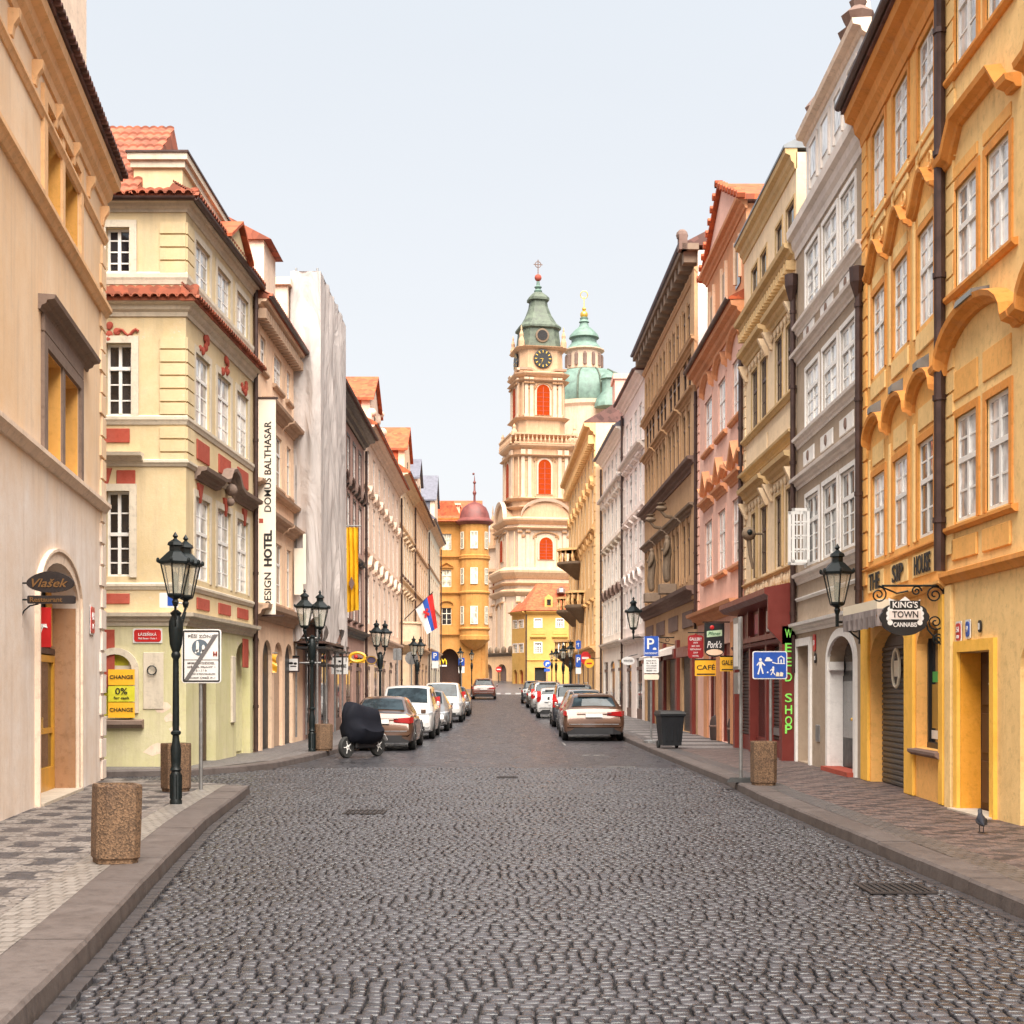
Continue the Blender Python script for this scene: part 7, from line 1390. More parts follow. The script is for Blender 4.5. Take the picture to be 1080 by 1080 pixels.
s_, w_, h_ = hang('shop_sign', 'orange scrolled sign with a red heart on the rose brown house', 369, 385, 688.5, 698, 50); m = MB(); m.tube([(w_/2*math.cos(t), 0, h_/2*math.sin(t)) for t in [2*PI*i/16 for i in range(17)]], .06, 6); m.box(-w_/2, w_/2, -.02, .03, -.2, -.08); bd = m.build('board', 'yellow', s_); m = MB(); m.sphere((-.06, 0, .02), .08, 8, 6); m.build('heart', 'red', bd)
s_, w_, h_ = hang('shop_sign', 'dark oval sign next to the orange scrolled sign', 386, 397.5, 691.5, 701, 52); m = MB(); m.prism([(w_/2*math.cos(2*PI*k/20), h_/2*math.sin(2*PI*k/20)) for k in range(20)], 0, .05, 'y'); bd = m.build('board', solid('violet_board', (.06, .04, .08), .5), s_); m = MB(); m.tube([(w_*.45*math.cos(t), -.01, h_*.42*math.sin(t)) for t in [2*PI*i/16 for i in range(17)]], .02, 5); m.build('rim', 'gold', bd)
# orange cloth in arch; yellow flag; tricolour flag
s_ = thing('orange_flag', 'narrow orange flag hanging in the arches of the peach hotel house', 'flag', pt(286.5, 35.5, 700)); m = MB(); m.add(*(lambda n: ([(x*.13+.02*math.sin(z*5+x), .03*math.sin(z*4+x*2), .25-z*.08) for z in range(n) for x in (-1, 0, 1)], [(i*3+j, i*3+j+1, i*3+j+4, i*3+j+3) for i in range(n-1) for j in range(2)]))(7)); m.build('cloth', 'yellow', s_, recalc=False); MB().tube([(-.15, 0, .28), (.15, 0, .28)], .015, 6).build('pole', 'steel', s_)
a, b_ = pt(363, 49.4, 556), pt(378, 49.4, 645); s_ = thing('yellow_flag', 'long yellow flag hanging from the rose brown house beside the sheeting', 'flag', (a[0], 49.4, b_[2])); w_, h_ = b_[0]-a[0], a[2]-b_[2]
m = MB(); nx, nz_ = 16, 30; m.add([(w_*i/nx, .07*math.sin(i*1.3+j*.1)*(1-j/nz_*.4), h_*j/nz_+(.12*(i/nx-.5) if j == 0 else 0)) for j in range(nz_+1) for i in range(nx+1)], [(j*(nx+1)+i, j*(nx+1)+i+1, (j+1)*(nx+1)+i+1, (j+1)*(nx+1)+i) for j in range(nz_) for i in range(nx)]); m.build('cloth', cloth_mat('yellow_flag_cloth', (.82, .46, .02)), s_, smooth=True, recalc=False)
m = MB(); m.prism([(w_*.55, .75), (w_*.75, 1.0), (w_*.55, 1.25), (w_*.35, 1.0)], -.12, -.1, 'y'); m.build('emblem', 'browntrim', s_); MB().tube([(-.3, 0, h_+.05), (w_+.1, 0, h_+.05)], .025, 6).build('pole', 'steel', s_)
s_ = thing('tricolour_flag', 'red, blue and white flag with a chequered emblem on a slanting pole', 'flag', pt(428, 80, 652)); Yf = 80; P0 = Vector(pt(438, Yf, 642))-s_.location; P1 = Vector(pt(456, Yf, 625))-s_.location; Q0 = Vector(pt(450.5, Yf, 669))-s_.location; Q1 = Vector(pt(461.5, Yf, 662))-s_.location
def fl_(s, t): p = (P0*(1-s)+P1*s)*(1-t)+(Q0*(1-s)+Q1*s)*t; return (p.x, p.y+.06*math.sin(s*7+t*5), p.z)
for nm, s0, s1, mt in (('white_stripe', 0, .42, 'signwhite'), ('blue_stripe', .42, .70, 'blue'), ('red_stripe', .70, 1, 'red')):
    m = MB(); n_ = 8; m.add([fl_(s0+(s1-s0)*i/4, t/n_) for t in range(n_+1) for i in range(5)], [(j*5+i, j*5+i+1, (j+1)*5+i+1, (j+1)*5+i) for j in range(n_) for i in range(4)]); m.build(nm, mt, s_, smooth=True, recalc=False)
m = MB(); 
for k in range(3):
    for j in range(3):
        if (k+j) % 2 == 0: c = fl_(.36+.09*k, .32+.07*j); m.box(c[0]-.07, c[0]+.07, c[1]-.06, c[1]-.03, c[2]-.08, c[2]+.08)
m.build('emblem', 'red', s_); MB().tube([(-.3, 0, -.3), tuple(P0), tuple(P1+(P1-P0)*.05)], .03, 6).build('pole', 'brownwood', s_)

# ---- planters
M['agg'] = None
t = NT('exposed_aggregate'); v = t.n('ShaderNodeTexVoronoi', i_Scale=70); t.l(t.pos(), v.inputs['Vector']); sc_n = t.n('ShaderNodeSeparateColor'); t.l(v.outputs['Color'], sc_n.inputs[0])
c_ = t.mix(sc_n.outputs[0], (.065, .038, .022), (.23, .135, .075)); c_ = t.mix(t.rng(t.noise(t.pos(), 3, 4), .5, .75, 0, .6), c_, (.06, .035, .025)); t.l(c_, t.b.inputs['Base Color']); t.set(Roughness=.85); t.bump(v.outputs['Distance'], .5, .01); M['agg'] = t.m
M['soil'] = solid('soil', (.05, .035, .025), .95)
def planter(label, px, Y, w, h, rz=0, tilt=0, n=4, mat='agg'):
    t_ = thing('concrete_bin', label, 'litter bin', (pt(px, Y, 0)[0], Y, gz(Y)+.124), rz, 'concrete litter bins on the pavements'); t_.rotation_euler = (0, R(tilt), rz)
    a = w/2; c = .18*a*2
    rg = lambda s, z: [(x*s, y*s, z) for x, y in ((a-c, -a), (a, -a+c), (a, a-c), (a-c, a), (-a+c, a), (-a, a-c), (-a, -a+c), (-a+c, -a))]
    m = MB(); m.loft([rg(.9, 0), rg(.9, .03), rg(.98, .05), rg(1.0, h*.5), rg(1.0, h-.02), rg(.97, h), rg(.8, h), rg(.78, h-.1)], caps=True); m.build('body', mat, t_); m = MB(); m.loft([rg(.79, h-.09), rg(.79, h-.07)]); m.build('liner', 'black', t_)
    return t_
planter('brown exposed aggregate concrete bin, nearest, leaning slightly on the left pavement', 121.5, 12.15, .385, .69, R(28), 1.5)
planter('brown concrete bin right behind the near lamp post', 185.5, 20.6, .38, .72, R(40))
planter('pink brown concrete bin right of the second twin lamp post', 341, 34.0, .42, .66, R(20), 0, mat='agg')
planter('square brown concrete bin on the right pavement by the rubber footed post', 805.3, 21.9, .37, .7, R(5))
for lab, px, Y, s in (('dark round topped flower tub by the cafe door, the larger of two', 758.5, 40.5, .62), ('dark flower tub by the cafe door, the smaller of two', 774, 38.0, .4)):
    t_ = thing('flower_tub', lab, 'flower tub', (pt(px, Y, 0)[0], Y, gz(Y)+.124)); m = MB(); m.lathe([(s*.4, 0), (s*.44, .1), (s*.46, .35), (s*.44, .55), (s*.36, .68), (s*.2, .74), (.0, .75)], 16); m.build('tub', solid('dark_brown_tub', (.045, .028, .024), .6), t_, smooth=True); m = MB(); m.lathe([(s*.47, .38), (s*.49, .41), (s*.47, .44)], 16); m.build('rim', 'browntrim', t_)
# wheelie bin
t_ = thing('wheelie_bin', 'black wheelie bin with a lid on the right pavement edge', 'wheelie bin', (pt(706.5, 35.2, 0)[0], 35.2, gz(35)+.124), R(8))
m = MB(); m.loft([[(-.24, -.24, .08), (.24, -.24, .08), (.24, .24, .08), (-.24, .24, .08)], [(-.3, -.3, .82), (.3, -.3, .82), (.3, .3, .82), (-.3, .3, .82)], [(-.33, -.33, .84), (.33, -.33, .84), (.33, .33, .84), (-.33, .33, .84)], [(-.33, -.33, .88), (.33, -.33, .88), (.33, .33, .88), (-.33, .33, .88)]]); 
for x in (-.15, 0, .15): m.box(x-.012, x+.012, -.285, -.255, .2, .8)
m.build('body', solid('black_plastic', (.012, .014, .017), .4), t_)
m = MB(); m.loft([[(-.34, -.34, .885), (.34, -.34, .885), (.34, .36, .885), (-.34, .36, .885)], [(-.3, -.3, .95), (.3, -.3, .95), (.3, .33, .97), (-.3, .33, .97)]]); m.tube([(-.25, .38, .93), (.25, .38, .93)], .025, 8); m.build('lid', 'black', t_)
for x in (-.24, .24): m = MB(lambda a, b_, c, x=x: (x+c, .24+a, .1+b_)); m.lathe([(.1, -.03), (.1, .03)], 14); m.build('wheel', 'rubber', t_)
# drain grates
for lab, px, py in (('iron drain grate in the setts, left of centre', 385, 857), ('iron drain grate by the right kerb', 944, 938), ('small drain grate far along the middle of the road', 535, 820)):
    Y = F*CZ/(py-HY); t_ = thing('drain_grate', lab, 'drain grate', (pt(px, Y, 0)[0], Y, gz(Y)+.002)); m = MB(); s = .55 if px != 535 else .4
    m.box(-s/2, s/2, -s/2, -s/2+.04, 0, .014); m.box(-s/2, s/2, s/2-.04, s/2, 0, .014); m.box(-s/2, -s/2+.04, -s/2+.04, s/2-.04, 0, .014); m.box(s/2-.04, s/2, -s/2+.04, s/2-.04, 0, .014)
    for k in range(8): x = -s/2+.04+(s-.08)*(k+.5)/8; m.box(x-.012, x+.012, -s/2+.04, s/2-.04, -.002, .012)
    m.build('grate', solid('rusty_iron', (.022, .016, .015), .7), t_); MB().box(-s/2+.03, s/2-.03, -s/2+.03, s/2-.03, -.03, .001).build('pit', 'dark', t_)
# pigeon
t_ = thing('pigeon', 'dark grey pigeon standing on the red patterned pavement', 'pigeon', (pt(1012.5, 15.3, 0)[0], 14.6, .127), R(80)); m = MB()
rings = []
for x, z, r in ((-.17, .09, .008), (-.12, .1, .018), (-.08, .11, .035), (-.02, .125, .052), (.04, .14, .052), (.075, .165, .036), (.09, .2, .024), (.1, .225, .026), (.118, .232, .02), (.13, .228, .008)): rings.append([(x, r*.9*math.cos(2*PI*k/12), z+r*math.sin(2*PI*k/12)) for k in range(12)])
m.loft(rings); m.loft([[(.128, .006*math.cos(2*PI*k/6), .228+.006*math.sin(2*PI*k/6)) for k in range(6)], [(.155, .001*math.cos(2*PI*k/6), .22) for k in range(6)]])
for y in (-.02, .02): m.tube([(0, y, .09), (.005, y, .04), (.0, y, .006)], .005, 5); [m.tube([(0, y, .005), (.028*math.cos(a), y+.028*math.sin(a), .004)], .0035, 4) for a in (-.5, 0, .5, PI)]
m.build('body', solid('pigeon_grey', (.018, .02, .03), .6, 0, .4, 30), t_, smooth=True)
for y in (-1, 1): m = MB(); m.loft([[(x, y*(.045*q+.004), z+dz) for dz in (-.02*q, .02*q)]+[(x, y*(.052*q+.004), z)] for x, z, q in ((.05, .145, .6), (.0, .13, 1.1), (-.07, .11, .9), (-.14, .095, .2))]); m.build('wing', solid('pigeon_wing', (.03, .033, .045), .6), t_, smooth=True)
# dark statues, bracketed sculptures on the brown building
def statue(label, f, h, u, z0, s=1):
    P3 = f.P+f.d*u+f.n*.32; t_ = thing('statue', label, 'statue', (P3.x, P3.y, z0), PI/2); me = bpy.data.meshes.new('figure')
    vs = [(0, 0, .95), (0, 0, 1.2), (0, 0, 1.45), (.0, 0, 1.55), (.02, 0, 1.72), (-.2, 0, 1.42), (-.28, .05, 1.15), (-.2, .15, .95), (.2, 0, 1.42), (.27, .05, 1.15), (.15, .18, 1.25), (-.1, 0, .9), (-.12, .03, .5), (-.12, 0, .05), (.1, 0, .9), (.12, .06, .5), (.12, 0, .05)]
    es = [(0, 1), (1, 2), (2, 3), (3, 4), (2, 5), (5, 6), (6, 7), (2, 8), (8, 9), (9, 10), (0, 11), (11, 12), (12, 13), (0, 14), (14, 15), (15, 16)]
    rad = [.17, .17, .16, .07, .12, .09, .07, .05, .09, .07, .05, .13, .12, .11, .13, .12, .11]
    me.from_pydata([(a*s, b_*s, c*s) for a, b_, c in vs], es, []); o = bpy.data.objects.new('figure', me); COL.objects.link(o); o.parent = t_
    md = o.modifiers.new('s', 'SKIN'); sv = me.skin_vertices[0].data
    for i, r in enumerate(rad): sv[i].radius = (r*s, r*s)
    sv[0].use_root = True; md2 = o.modifiers.new('ss', 'SUBSURF'); md2.levels = 1; md2.render_levels = 1; me.materials.append(M['darkstone']); m = MB(); m.bbox(-.35, .35, -.3, .3, -.35, .0); m.build('pedestal', 'brown2', t_); return t_
f5, h5 = R5
statue('dark standing statue on the tall brown building, nearer of two', f5, h5, f5.u(713), 5.45, 1.05); statue('dark standing statue on the tall brown building, farther of two', f5, h5, f5.u(696), 5.45, 1.05)
for lab, px in (('dark sculpted bracket lamp under the balcony line of the brown building, nearer', 709), ('dark sculpted bracket lamp under the balcony line of the brown building, farther', 697)):
    u = f5.u(px); P3 = f5.P+f5.d*u; t_ = thing('sculpted_bracket', lab, 'sculpture', (P3.x, P3.y, 8.2)); m = MB(); m.tube([(0, 0, -.2), (-.25, 0, -.15), (-.42, 0, .05)], [.07, .06, .05], 8); m.sphere((-.4, 0, .14), .15, 8, 6, (1.4, 1, .8)); m.build('bracket', 'darkstone', t_, smooth=True); m = MB(); m.lathe([(.06, .25), (.17, .3), (.18, .34), (.06, .36)], 8, (-.4, 0)); m.build('bowl', 'darkstone', t_)
f3, h3 = R3
P3 = f3.P+f3.d*f3.u(805); t_ = thing('sculpted_bracket', 'dark round relief on a long stem between the brown windows of the beige house', 'sculpture', (P3.x-.35, P3.y, CZ+(HY-563)*P3.y/F)); m = MB(); m.sphere((0, 0, 0), .17, 10, 8); m.tube([(0, 0, -.1), (.03, -.02, -.5), (.1, 0, -.85)], [.06, .05, .03], 8); m.tube([(0, 0, 0), (.35, 0, 0)], .03, 6); m.build('relief', 'darkstone', t_, smooth=True); m = MB(); m.sphere((0, -.12, .02), .08, 8, 6); m.build('boss', 'iron', t_)
# ================================================================ vehicles
def paint(name, c, metal=.3): return solid(name, c, .32, metal, .03, 2, coat=1.0)
M['bronze'] = paint('bronze_paint', (.125, .066, .042), .5); M['carwhite'] = paint('white_car_paint', (.5, .49, .48), 0); M['silver'] = paint('silver_paint', (.28, .27, .265), .5); M['carblack'] = paint('black_car_paint', (.02, .022, .028), .1); M['carbrown'] = paint('red_brown_paint', (.13, .045, .03), .3); M['cardark'] = paint('dark_grey_paint', (.06, .055, .05), .3)
M['carglass'] = glass('car_glass', (.03, .045, .055), .04, 1.33, .0); M['taillight'] = solid('tail_lamp', (.35, .012, .012), .15, coat=1); M['headlight'] = solid('head_lamp', (.5, .52, .54), .15, .3, coat=1); M['trim'] = solid('dark_trim', (.018, .018, .02), .5)
M['seat'] = solid('car_interior', (.02, .02, .02), .8)
def stations(kind, L, H):
    """(y, waist height, top height, top half-width factor, body half-width factor, lower edge)"""
    if kind == 'sedan': S = [(0, .52, .56, .86, .84, .36), (.012, .74, .78, .84, .93, .24), (.03, .90, .98, .82, .965, .22), (.13, .93, 1.03, .8, .99, .2), (.145, .93, 1.05, .78, .99, .2), (.27, .93, H-.05, .62, 1, .19), (.34, .92, H-.01, .63, 1, .19), (.48, .9, H, .64, 1, .19), (.56, .89, H-.03, .65, 1, .19), (.70, .86, .98, .76, .99, .19), (.73, .84, .93, .78, .985, .19), (.92, .70, .77, .80, .95, .2), (.985, .56, .62, .80, .87, .24), (1, .44, .48, .80, .78, .32)]
    elif kind == 'wagon': S = [(0, .55, .60, .86, .86, .38), (.012, .78, .82, .84, .95, .26), (.028, .95, 1.0, .82, .98, .24), (.045, .98, 1.05, .78, .99, .22), (.115, .97, H-.09, .68, 1, .2), (.14, .97, H-.04, .66, 1, .2), (.3, .95, H, .67, 1, .2), (.45, .93, H, .67, 1, .2), (.57, .91, H-.03, .67, 1, .2), (.70, .88, 1.0, .77, .99, .2), (.73, .86, .95, .79, .985, .2), (.92, .73, .8, .8, .95, .2), (.985, .58, .64, .8, .87, .25), (1, .46, .5, .8, .78, .33)]
    elif kind == 'suv': S = [(0, .6, .66, .88, .88, .42), (.012, .86, .9, .86, .96, .3), (.025, 1.02, 1.08, .82, .985, .28), (.035, 1.04, 1.14, .8, .99, .26), (.09, 1.04, H-.1, .72, 1, .25), (.12, 1.03, H-.04, .7, 1, .25), (.3, 1.02, H, .71, 1, .25), (.5, 1.0, H, .71, 1, .25), (.6, .98, H-.04, .71, 1, .25), (.72, .96, 1.1, .8, .99, .25), (.75, .94, 1.05, .82, .985, .25), (.93, .86, .95, .84, .95, .26), (.985, .7, .8, .84, .89, .3), (1, .55, .62, .82, .82, .36)]
    elif kind == 'van': S = [(0, .6, .66, .9, .9, .4), (.01, .9, .95, .88, .97, .3), (.02, 1.05, 1.12, .84, .99, .26), (.03, 1.06, 1.2, .82, .99, .24), (.06, 1.06, H-.08, .76, 1, .22), (.1, 1.05, H-.02, .76, 1, .22), (.35, 1.04, H, .77, 1, .22), (.6, 1.02, H-.01, .77, 1, .22), (.68, 1.0, H-.06, .76, 1, .22), (.82, .98, 1.12, .84, .99, .22), (.85, .96, 1.06, .85, .985, .22), (.95, .84, .92, .86, .95, .22), (.988, .66, .74, .84, .9, .26), (1, .5, .56, .82, .82, .32)]
    return [(y*L, a, b, c, d, e) for y, a, b, c, d, e in S]
def car(kind, label, X, Y, L=4.5, W=1.82, H=1.45, mat='silver', rz=0, flip=False, plate_=True, rails=False):
    """Y = the end nearest the camera; flip = its front faces the camera"""
    z = gz(Y+L/2); slope = math.atan((gz(Y+L)-gz(Y))/L)
    t_ = thing('parked_car', label, 'car', (X, Y+(L if flip else 0), gz(Y+(L if flip else 0))), 0, 'cars parked along the kerbs'); t_.rotation_euler = (slope if not flip else -slope, 0, (PI if flip else 0)+rz)
    S = stations(kind, L, H); hw = W/2
    def ring(s):
        y, zb, zt, wt, wb, lo = s; w = hw*wb; t = hw*wt
        half = [(w*.86, lo), (w*.97, lo+.05), (w*1.0, (lo+zb)*.5-.02), (w*.985, zb-.14), (w*.955, zb-.02), (w*.925, zb+.01), (t+(w*.925-t)*.08, zt-.07 if zt-zb > .2 else zb+(zt-zb)*.5), (t*.93, zt-.025 if zt-zb > .2 else zt-.01), (t*.55, zt)]
        return [(x, y, z_) for x, z_ in half]+[(0, y, zt+.012)]+[(-x, y, z_) for x, z_ in reversed(half)]
    RG = [ring(s) for s in S]; m = MB(); m.loft(RG); body = m.build('body', mat, t_, smooth=True)
    # glazing lies a few millimetres proud of the shell
    def patch(i0, i1, j0, j1, fi0=.06, fi1=.94, fj0=.06, fj1=.94, off=.006, nm='window', flipx=False):
        A = [Vector(RG[i0][j0]), Vector(RG[i0][j1]), Vector(RG[i1][j1]), Vector(RG[i1][j0])]
        def P(a, b): p = (A[0]*(1-b)+A[1]*b)*(1-a)+(A[3]*(1-b)+A[2]*b)*a; return p
        n = (A[1]-A[0]).cross(A[3]-A[0]).normalized(); c = Vector((0, L/2, .6)); n = n if n.dot(A[0]-c) > 0 else -n
        q = [P(fi0, fj0)+n*off, P(fi0, fj1)+n*off, P(fi1, fj1)+n*off, P(fi1, fj0)+n*off]; m_ = MB(); m_.add([tuple(v) for v in q], [(0, 1, 2, 3)]); return m_.build(nm, 'carglass', body, recalc=False)
    idx = {'sedan': (4, 5, 8, 9), 'wagon': (3, 4, 8, 9), 'suv': (3, 4, 8, 9), 'van': (3, 4, 8, 9)}[kind]
    def screen(i0, i1, nm, f0=.08, f1=.94):
        m_ = MB(); rows = []
        for a in (f0, f1):
            r = []
            for j in range(6, 13): p = Vector(RG[i0][j])*(1-a)+Vector(RG[i1][j])*a; r.append((p.x*.93, p.y+(-.012 if i0 < 6 else .012), p.z+.012))
            rows.append(r)
        m_.add(rows[0]+rows[1], [(k, k+1, k+8, k+7) for k in range(6)]); return m_.build(nm, 'carglass', body, recalc=False)
    screen(idx[0], idx[1], 'rear_window'); screen(idx[3], idx[2], 'windscreen')
    a, b = idx[1], idx[2]; mid = 7
    for j in ((5, 6), (13, 12)):
        patch(a, 6, j[0], j[1], .25 if kind != 'sedan' else .1, .93, .1, .95, nm='side_window'); patch(6, 7, j[0], j[1], .0, .98, .1, .95, nm='side_window'); patch(7, b, j[0], j[1], .04, .95, .1, .95, nm='side_window'); patch(b, b+1, j[0], j[1], .03, .6, .1, .8, nm='side_window')
    m = MB()
    for s in (-1, 1): m.bbox(s*hw*1.02-.1 if s < 0 else s*hw*.99, s*hw*1.02 if s < 0 else s*hw*.99+.14, L*.655, L*.655+.1, .93 if kind in ('sedan', 'wagon') else 1.05, 1.06 if kind in ('sedan', 'wagon') else 1.2, .02)
    m.build('wing_mirror', mat, body)
    zl = .82 if kind == 'sedan' else .86 if kind == 'wagon' else .95
    for s in (-1, 1):
        m = MB(); x0, x1 = sorted((s*hw*.42, s*hw*.95)); tall = kind in ('suv', 'van')
        if tall: x0, x1 = sorted((s*hw*.74, s*hw*.985)); m.loft([[(x0, y, z_) for y, z_ in ((-.0, zl-.15), (.0, zl+.1), (L*.05, zl+.38), (L*.07, zl-.1))], [(x1, y, z_) for y, z_ in ((.05, zl-.15), (.05, zl+.1), (L*.06, zl+.36), (L*.08, zl-.1))]])
        else: m.loft([[(x0, .012, zl-.05), (x0, .012, zl+.04), (x0, .14, zl+.06), (x0, .14, zl-.06)], [(s*hw*.88 if s > 0 else s*hw*.88, .02, zl-.09), (s*hw*.88, .02, zl+.07), (s*hw*.88, .2, zl+.08), (s*hw*.88, .2, zl-.08)], [(s*hw*.985, .17, zl-.07), (s*hw*.985, .17, zl+.08), (s*hw*.985, .38, zl+.06), (s*hw*.985, .38, zl-.02)]])
        m.build('tail_light', 'taillight', body)
        m = MB(); zf = .62 if kind in ('sedan', 'wagon') else .78; m.loft([[(s*hw*.45, L-.06, zf-.05), (s*hw*.45, L-.06, zf+.04), (s*hw*.45, L-.2, zf+.07), (s*hw*.45, L-.2, zf-.05)], [(s*hw*.86, L-.12, zf-.07), (s*hw*.86, L-.12, zf+.06), (s*hw*.86, L-.34, zf+.12), (s*hw*.86, L-.34, zf-.04)], [(s*hw*.95, L-.32, zf-.03), (s*hw*.95, L-.32, zf+.09), (s*hw*.95, L-.5, zf+.12), (s*hw*.95, L-.5, zf)]]); m.build('headlight', 'headlight', body)
        if kind in ('suv', 'van') and flip: m = MB(); m.loft([[(s*hw*.3+.12*math.cos(t), L-.0+.03, zf-.04+.1*math.sin(t)) for t in [2*PI*k/14 for k in range(14)]], [(s*hw*.3+.12*math.cos(t), L-.1, zf-.04+.1*math.sin(t)) for t in [2*PI*k/14 for k in range(14)]]]); m.build('grille', 'trim', body)
    m = MB(); zf = .5 if kind in ('sedan', 'wagon') else .6; m.box(-hw*.4, hw*.4, L-.06, L+.012, zf-.06, zf+.06); m.box(-hw*.7, hw*.7, L-.06, L+.005, .3, .42); m.build('grille', 'trim', body)
    m = MB(); m.loft([[(x, .05 if abs(x) > hw*.7 else -.015, z_) for z_ in (.22, .42)]+[(x, .2, z_) for z_ in (.42, .22)] for x in (-hw*.86, -hw*.6, hw*.6, hw*.86)]); m.build('bumper', 'trim', body)
    if plate_:
        zp = .78 if kind == 'sedan' else .8; zp = zp if kind in ('sedan', 'wagon') else .72; m = MB(); m.box(-.26, .26, -.035, .03, zp-.055, zp+.055); m.build('number_plate', 'signwhite', body)
        m = MB(); m.box(-.26, .26, L-.02, L+.03, .42, .52); m.build('number_plate', 'signwhite', body)
        m = MB(); m.box(-hw*.55, hw*.55, -.028, .03, zp+.075, zp+.09); m.box(-hw*.8, hw*.8, -.02, .06, .52, .54); m.build('chrome_strip', 'chrome', body)
    m = MB(); m.box(-hw*.5, hw*.5, idx[1] and S[idx[1]][0]-.1, S[idx[1]][0]+.05, H-.09, H-.035); m.build('spoiler', mat, body) if kind != 'sedan' else None
    if rails:
        m = MB()
        for s in (-1, 1): m.tube([(s*hw*.62, S[4][0]+.2, H), (s*hw*.63, S[5][0]+.4, H+.045), (s*hw*.63, S[8][0]-.2, H+.045), (s*hw*.62, S[8][0], H)], .018, 6)
        m.build('roof_rail', 'chrome', body)
    r = .33 if kind in ('sedan', 'wagon') else .35
    for s in (-1, 1):
        for yy in (L*.185, L*.8):
            T4 = lambda a, b_, c, s=s, yy=yy: (s*(hw*.99-.1+c), yy+a, r+b_)
            m = MB(T4); m.lathe([(r*.6, -.06), (r*.95, -.08), (r, -.05), (r, .08), (r*.95, .105), (r*.68, .11)], 22); wl = m.build('wheel', 'rubber', t_, smooth=True)
            m = MB(T4); m.lathe([(r*.68, .1), (r*.64, .075), (r*.2, .06), (0.0, .065)], 22)
            for k in range(5): a_ = 2*PI*k/5; m.tube([(r*.12*math.cos(a_), r*.12*math.sin(a_), .08), (r*.62*math.cos(a_), r*.62*math.sin(a_), .095)], .022, 5)
            m.build('rim', 'chrome', wl)
            m = MB(T4); n_ = 16; m.loft([[(rr*math.cos(PI*k/n_), rr*math.sin(PI*k/n_)-.02, cc) for rr, cc in ((r*1.02, .06), (r*1.15, .06), (r*1.15, .104), (r*1.02, .104))] for k in range(n_+1)]); m.build('wheel_arch', 'trim', body)
    return t_
# left row
car('sedan', 'bronze saloon seen from behind, first car on the left, partly behind the covered scooter', -3.50, 36.2, 4.55, 1.82, 1.43, 'bronze')
car('van', 'white people carrier facing the camera behind the bronze saloon', -3.42, 43.6, 4.6, 1.85, 1.72, 'carwhite', flip=True)
car('sedan', 'small silver car facing the camera between the white people carrier and the white off-roader', -3.22, 50.6, 4.2, 1.75, 1.5, 'silver', flip=True)
car('suv', 'white off-roader facing the camera with round dark grille openings', -3.18, 60.8, 4.6, 1.98, 1.76, 'carwhite', flip=True)
car('sedan', 'dark brown car facing the camera, last of the left parked row', -3.05, 69.5, 4.4, 1.8, 1.5, 'cardark', flip=True)
car('wagon', 'red brown compact car seen from behind far up the street on the left', -2.15, 104, 4.0, 1.85, 1.58, 'carbrown')
# right row
car('wagon', 'bronze estate car with dark rear glass, nearest in the right parked row', 2.53, 42.4, 4.85, 1.92, 1.47, 'bronze', rails=True)
car('sedan', 'silver car mostly hidden directly in front of the bronze estate', 2.62, 49.0, 4.3, 1.8, 1.56, 'silver')
car('van', 'black high roofed car with upright red tail lights in the right row', 2.5, 55.0, 4.4, 1.78, 1.74, 'carblack', rails=True)
car('suv', 'small white car with a black rear hatch beyond the black high roofed car', 2.02, 66.5, 3.7, 1.65, 1.46, 'carwhite')
car('suv', 'silver off-roader with red tail lights, taller than the white car before it', 1.95, 74.5, 4.6, 1.85, 1.72, 'silver', rails=True)
car('wagon', 'dark green grey car near the far end of the right row', 1.75, 84.5, 4.3, 1.75, 1.56, 'cardark')
car('wagon', 'black car at the far end of the right row, before the yellow house', 1.5, 94, 4.3, 1.75, 1.55, 'carblack')
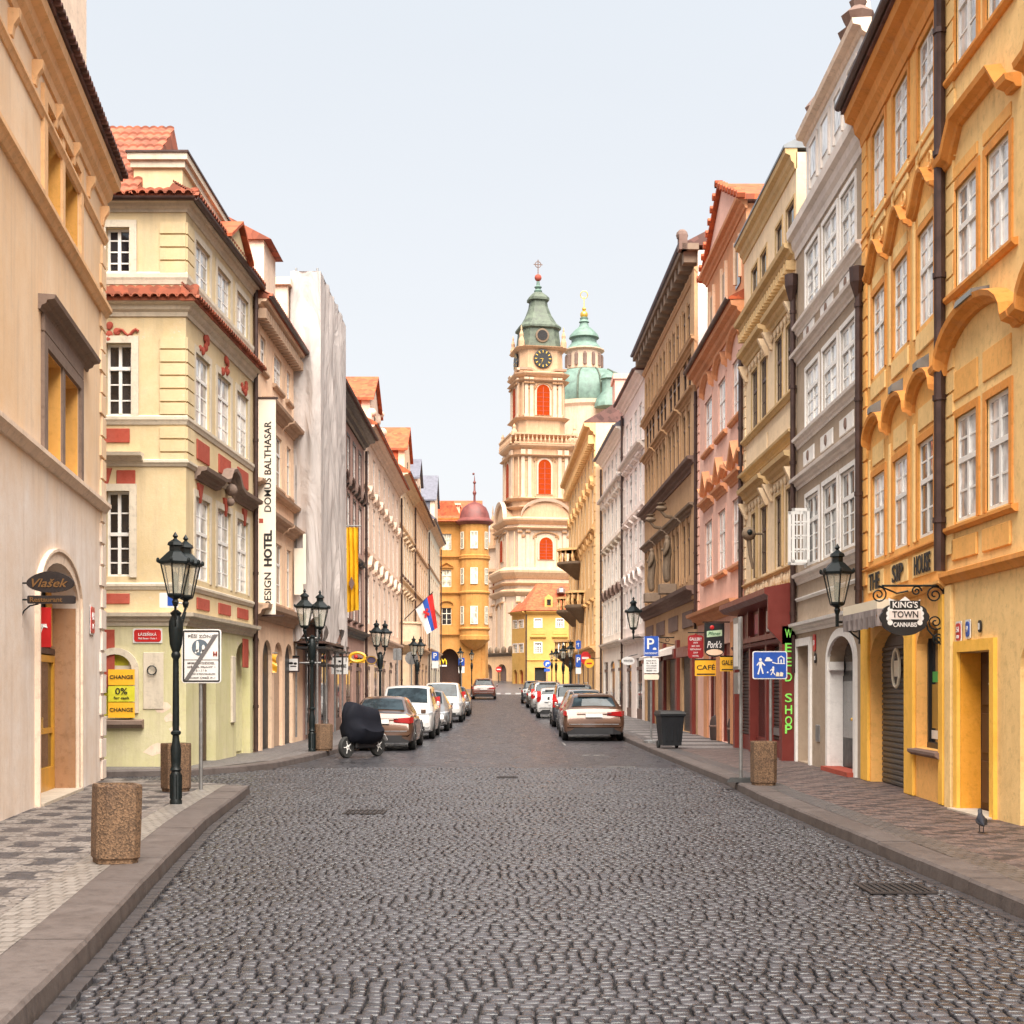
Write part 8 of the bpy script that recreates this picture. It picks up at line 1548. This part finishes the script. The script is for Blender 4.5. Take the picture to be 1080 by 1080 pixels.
# covered scooter
t_ = thing('covered_scooter', 'scooter under a black cover at the left kerb behind the bronze saloon', 'scooter', (pt(384, 33.3, 0)[0], 33.3, gz(33.3)), R(238))
m = MB(); n_ = 28; rings = []
prof = [(-.62, .55, .80, .10), (-.58, .42, .98, .2), (-.45, .34, 1.08, .27), (-.2, .3, 1.12, .29), (.05, .3, 1.13, .28), (.3, .3, 1.17, .3), (.5, .34, 1.22, .33), (.66, .36, 1.24, .27), (.78, .45, 1.14, .18), (.84, .6, .98, .07)]
for x, zb, zt, wv in prof:
    rg_ = []
    for k in range(n_):
        a = 2*PI*k/n_; cz_, sz_ = math.cos(a), math.sin(a); z_ = (zb+zt)/2+(zt-zb)/2*(abs(sz_)**.8)*(1 if sz_ > 0 else -1); y_ = wv*(abs(cz_)**.7)*(1 if cz_ > 0 else -1)*(1.15 if sz_ < 0 else .8)
        wob = .010*math.sin(a*5+x*6)+.004*math.sin(a*11-x*5); rg_.append((.86*x+.02*math.sin(a*3), y_*(1+wob*2), .3+(z_-.3)*1.12+wob))
    rings.append(rg_)
m.loft(rings); cv = m.build('cover', cloth_mat('black_cover', (.007, .008, .014), .02), t_, smooth=True)
for x in (-.52, .68):
    T5 = lambda a, b_, c, x=x: (x+a, c, .26+b_)
    m = MB(T5); m.lathe([(.15, -.045), (.24, -.055), (.26, -.03), (.26, .03), (.24, .055), (.15, .045)], 20); wl = m.build('wheel', 'rubber', t_, smooth=True); m = MB(T5); m.lathe([(.15, -.03), (.03, -.05), (.03, .05), (.15, .03)], 14)
    for k in range(5): a_ = 2*PI*k/5; m.tube([(.02*math.cos(a_), .02*math.sin(a_), .045), (.15*math.cos(a_), .15*math.sin(a_), .04)], .012, 5)
    m.build('rim', 'signwhite', wl)
m = MB(); m.loft([[(x, y, z_) for y in (-.09, .09)]+[(x, .09, z_+.02), (x, -.09, z_+.02)] for x, z_ in ((-.82, .38), (-.72, .52), (-.5, .56), (-.32, .5))]); m.build('mudguard', 'signwhite', t_); m = MB(); m.bbox(-.35, .45, -.13, .13, .22, .42, .03); m.build('underbody', 'trim', t_)
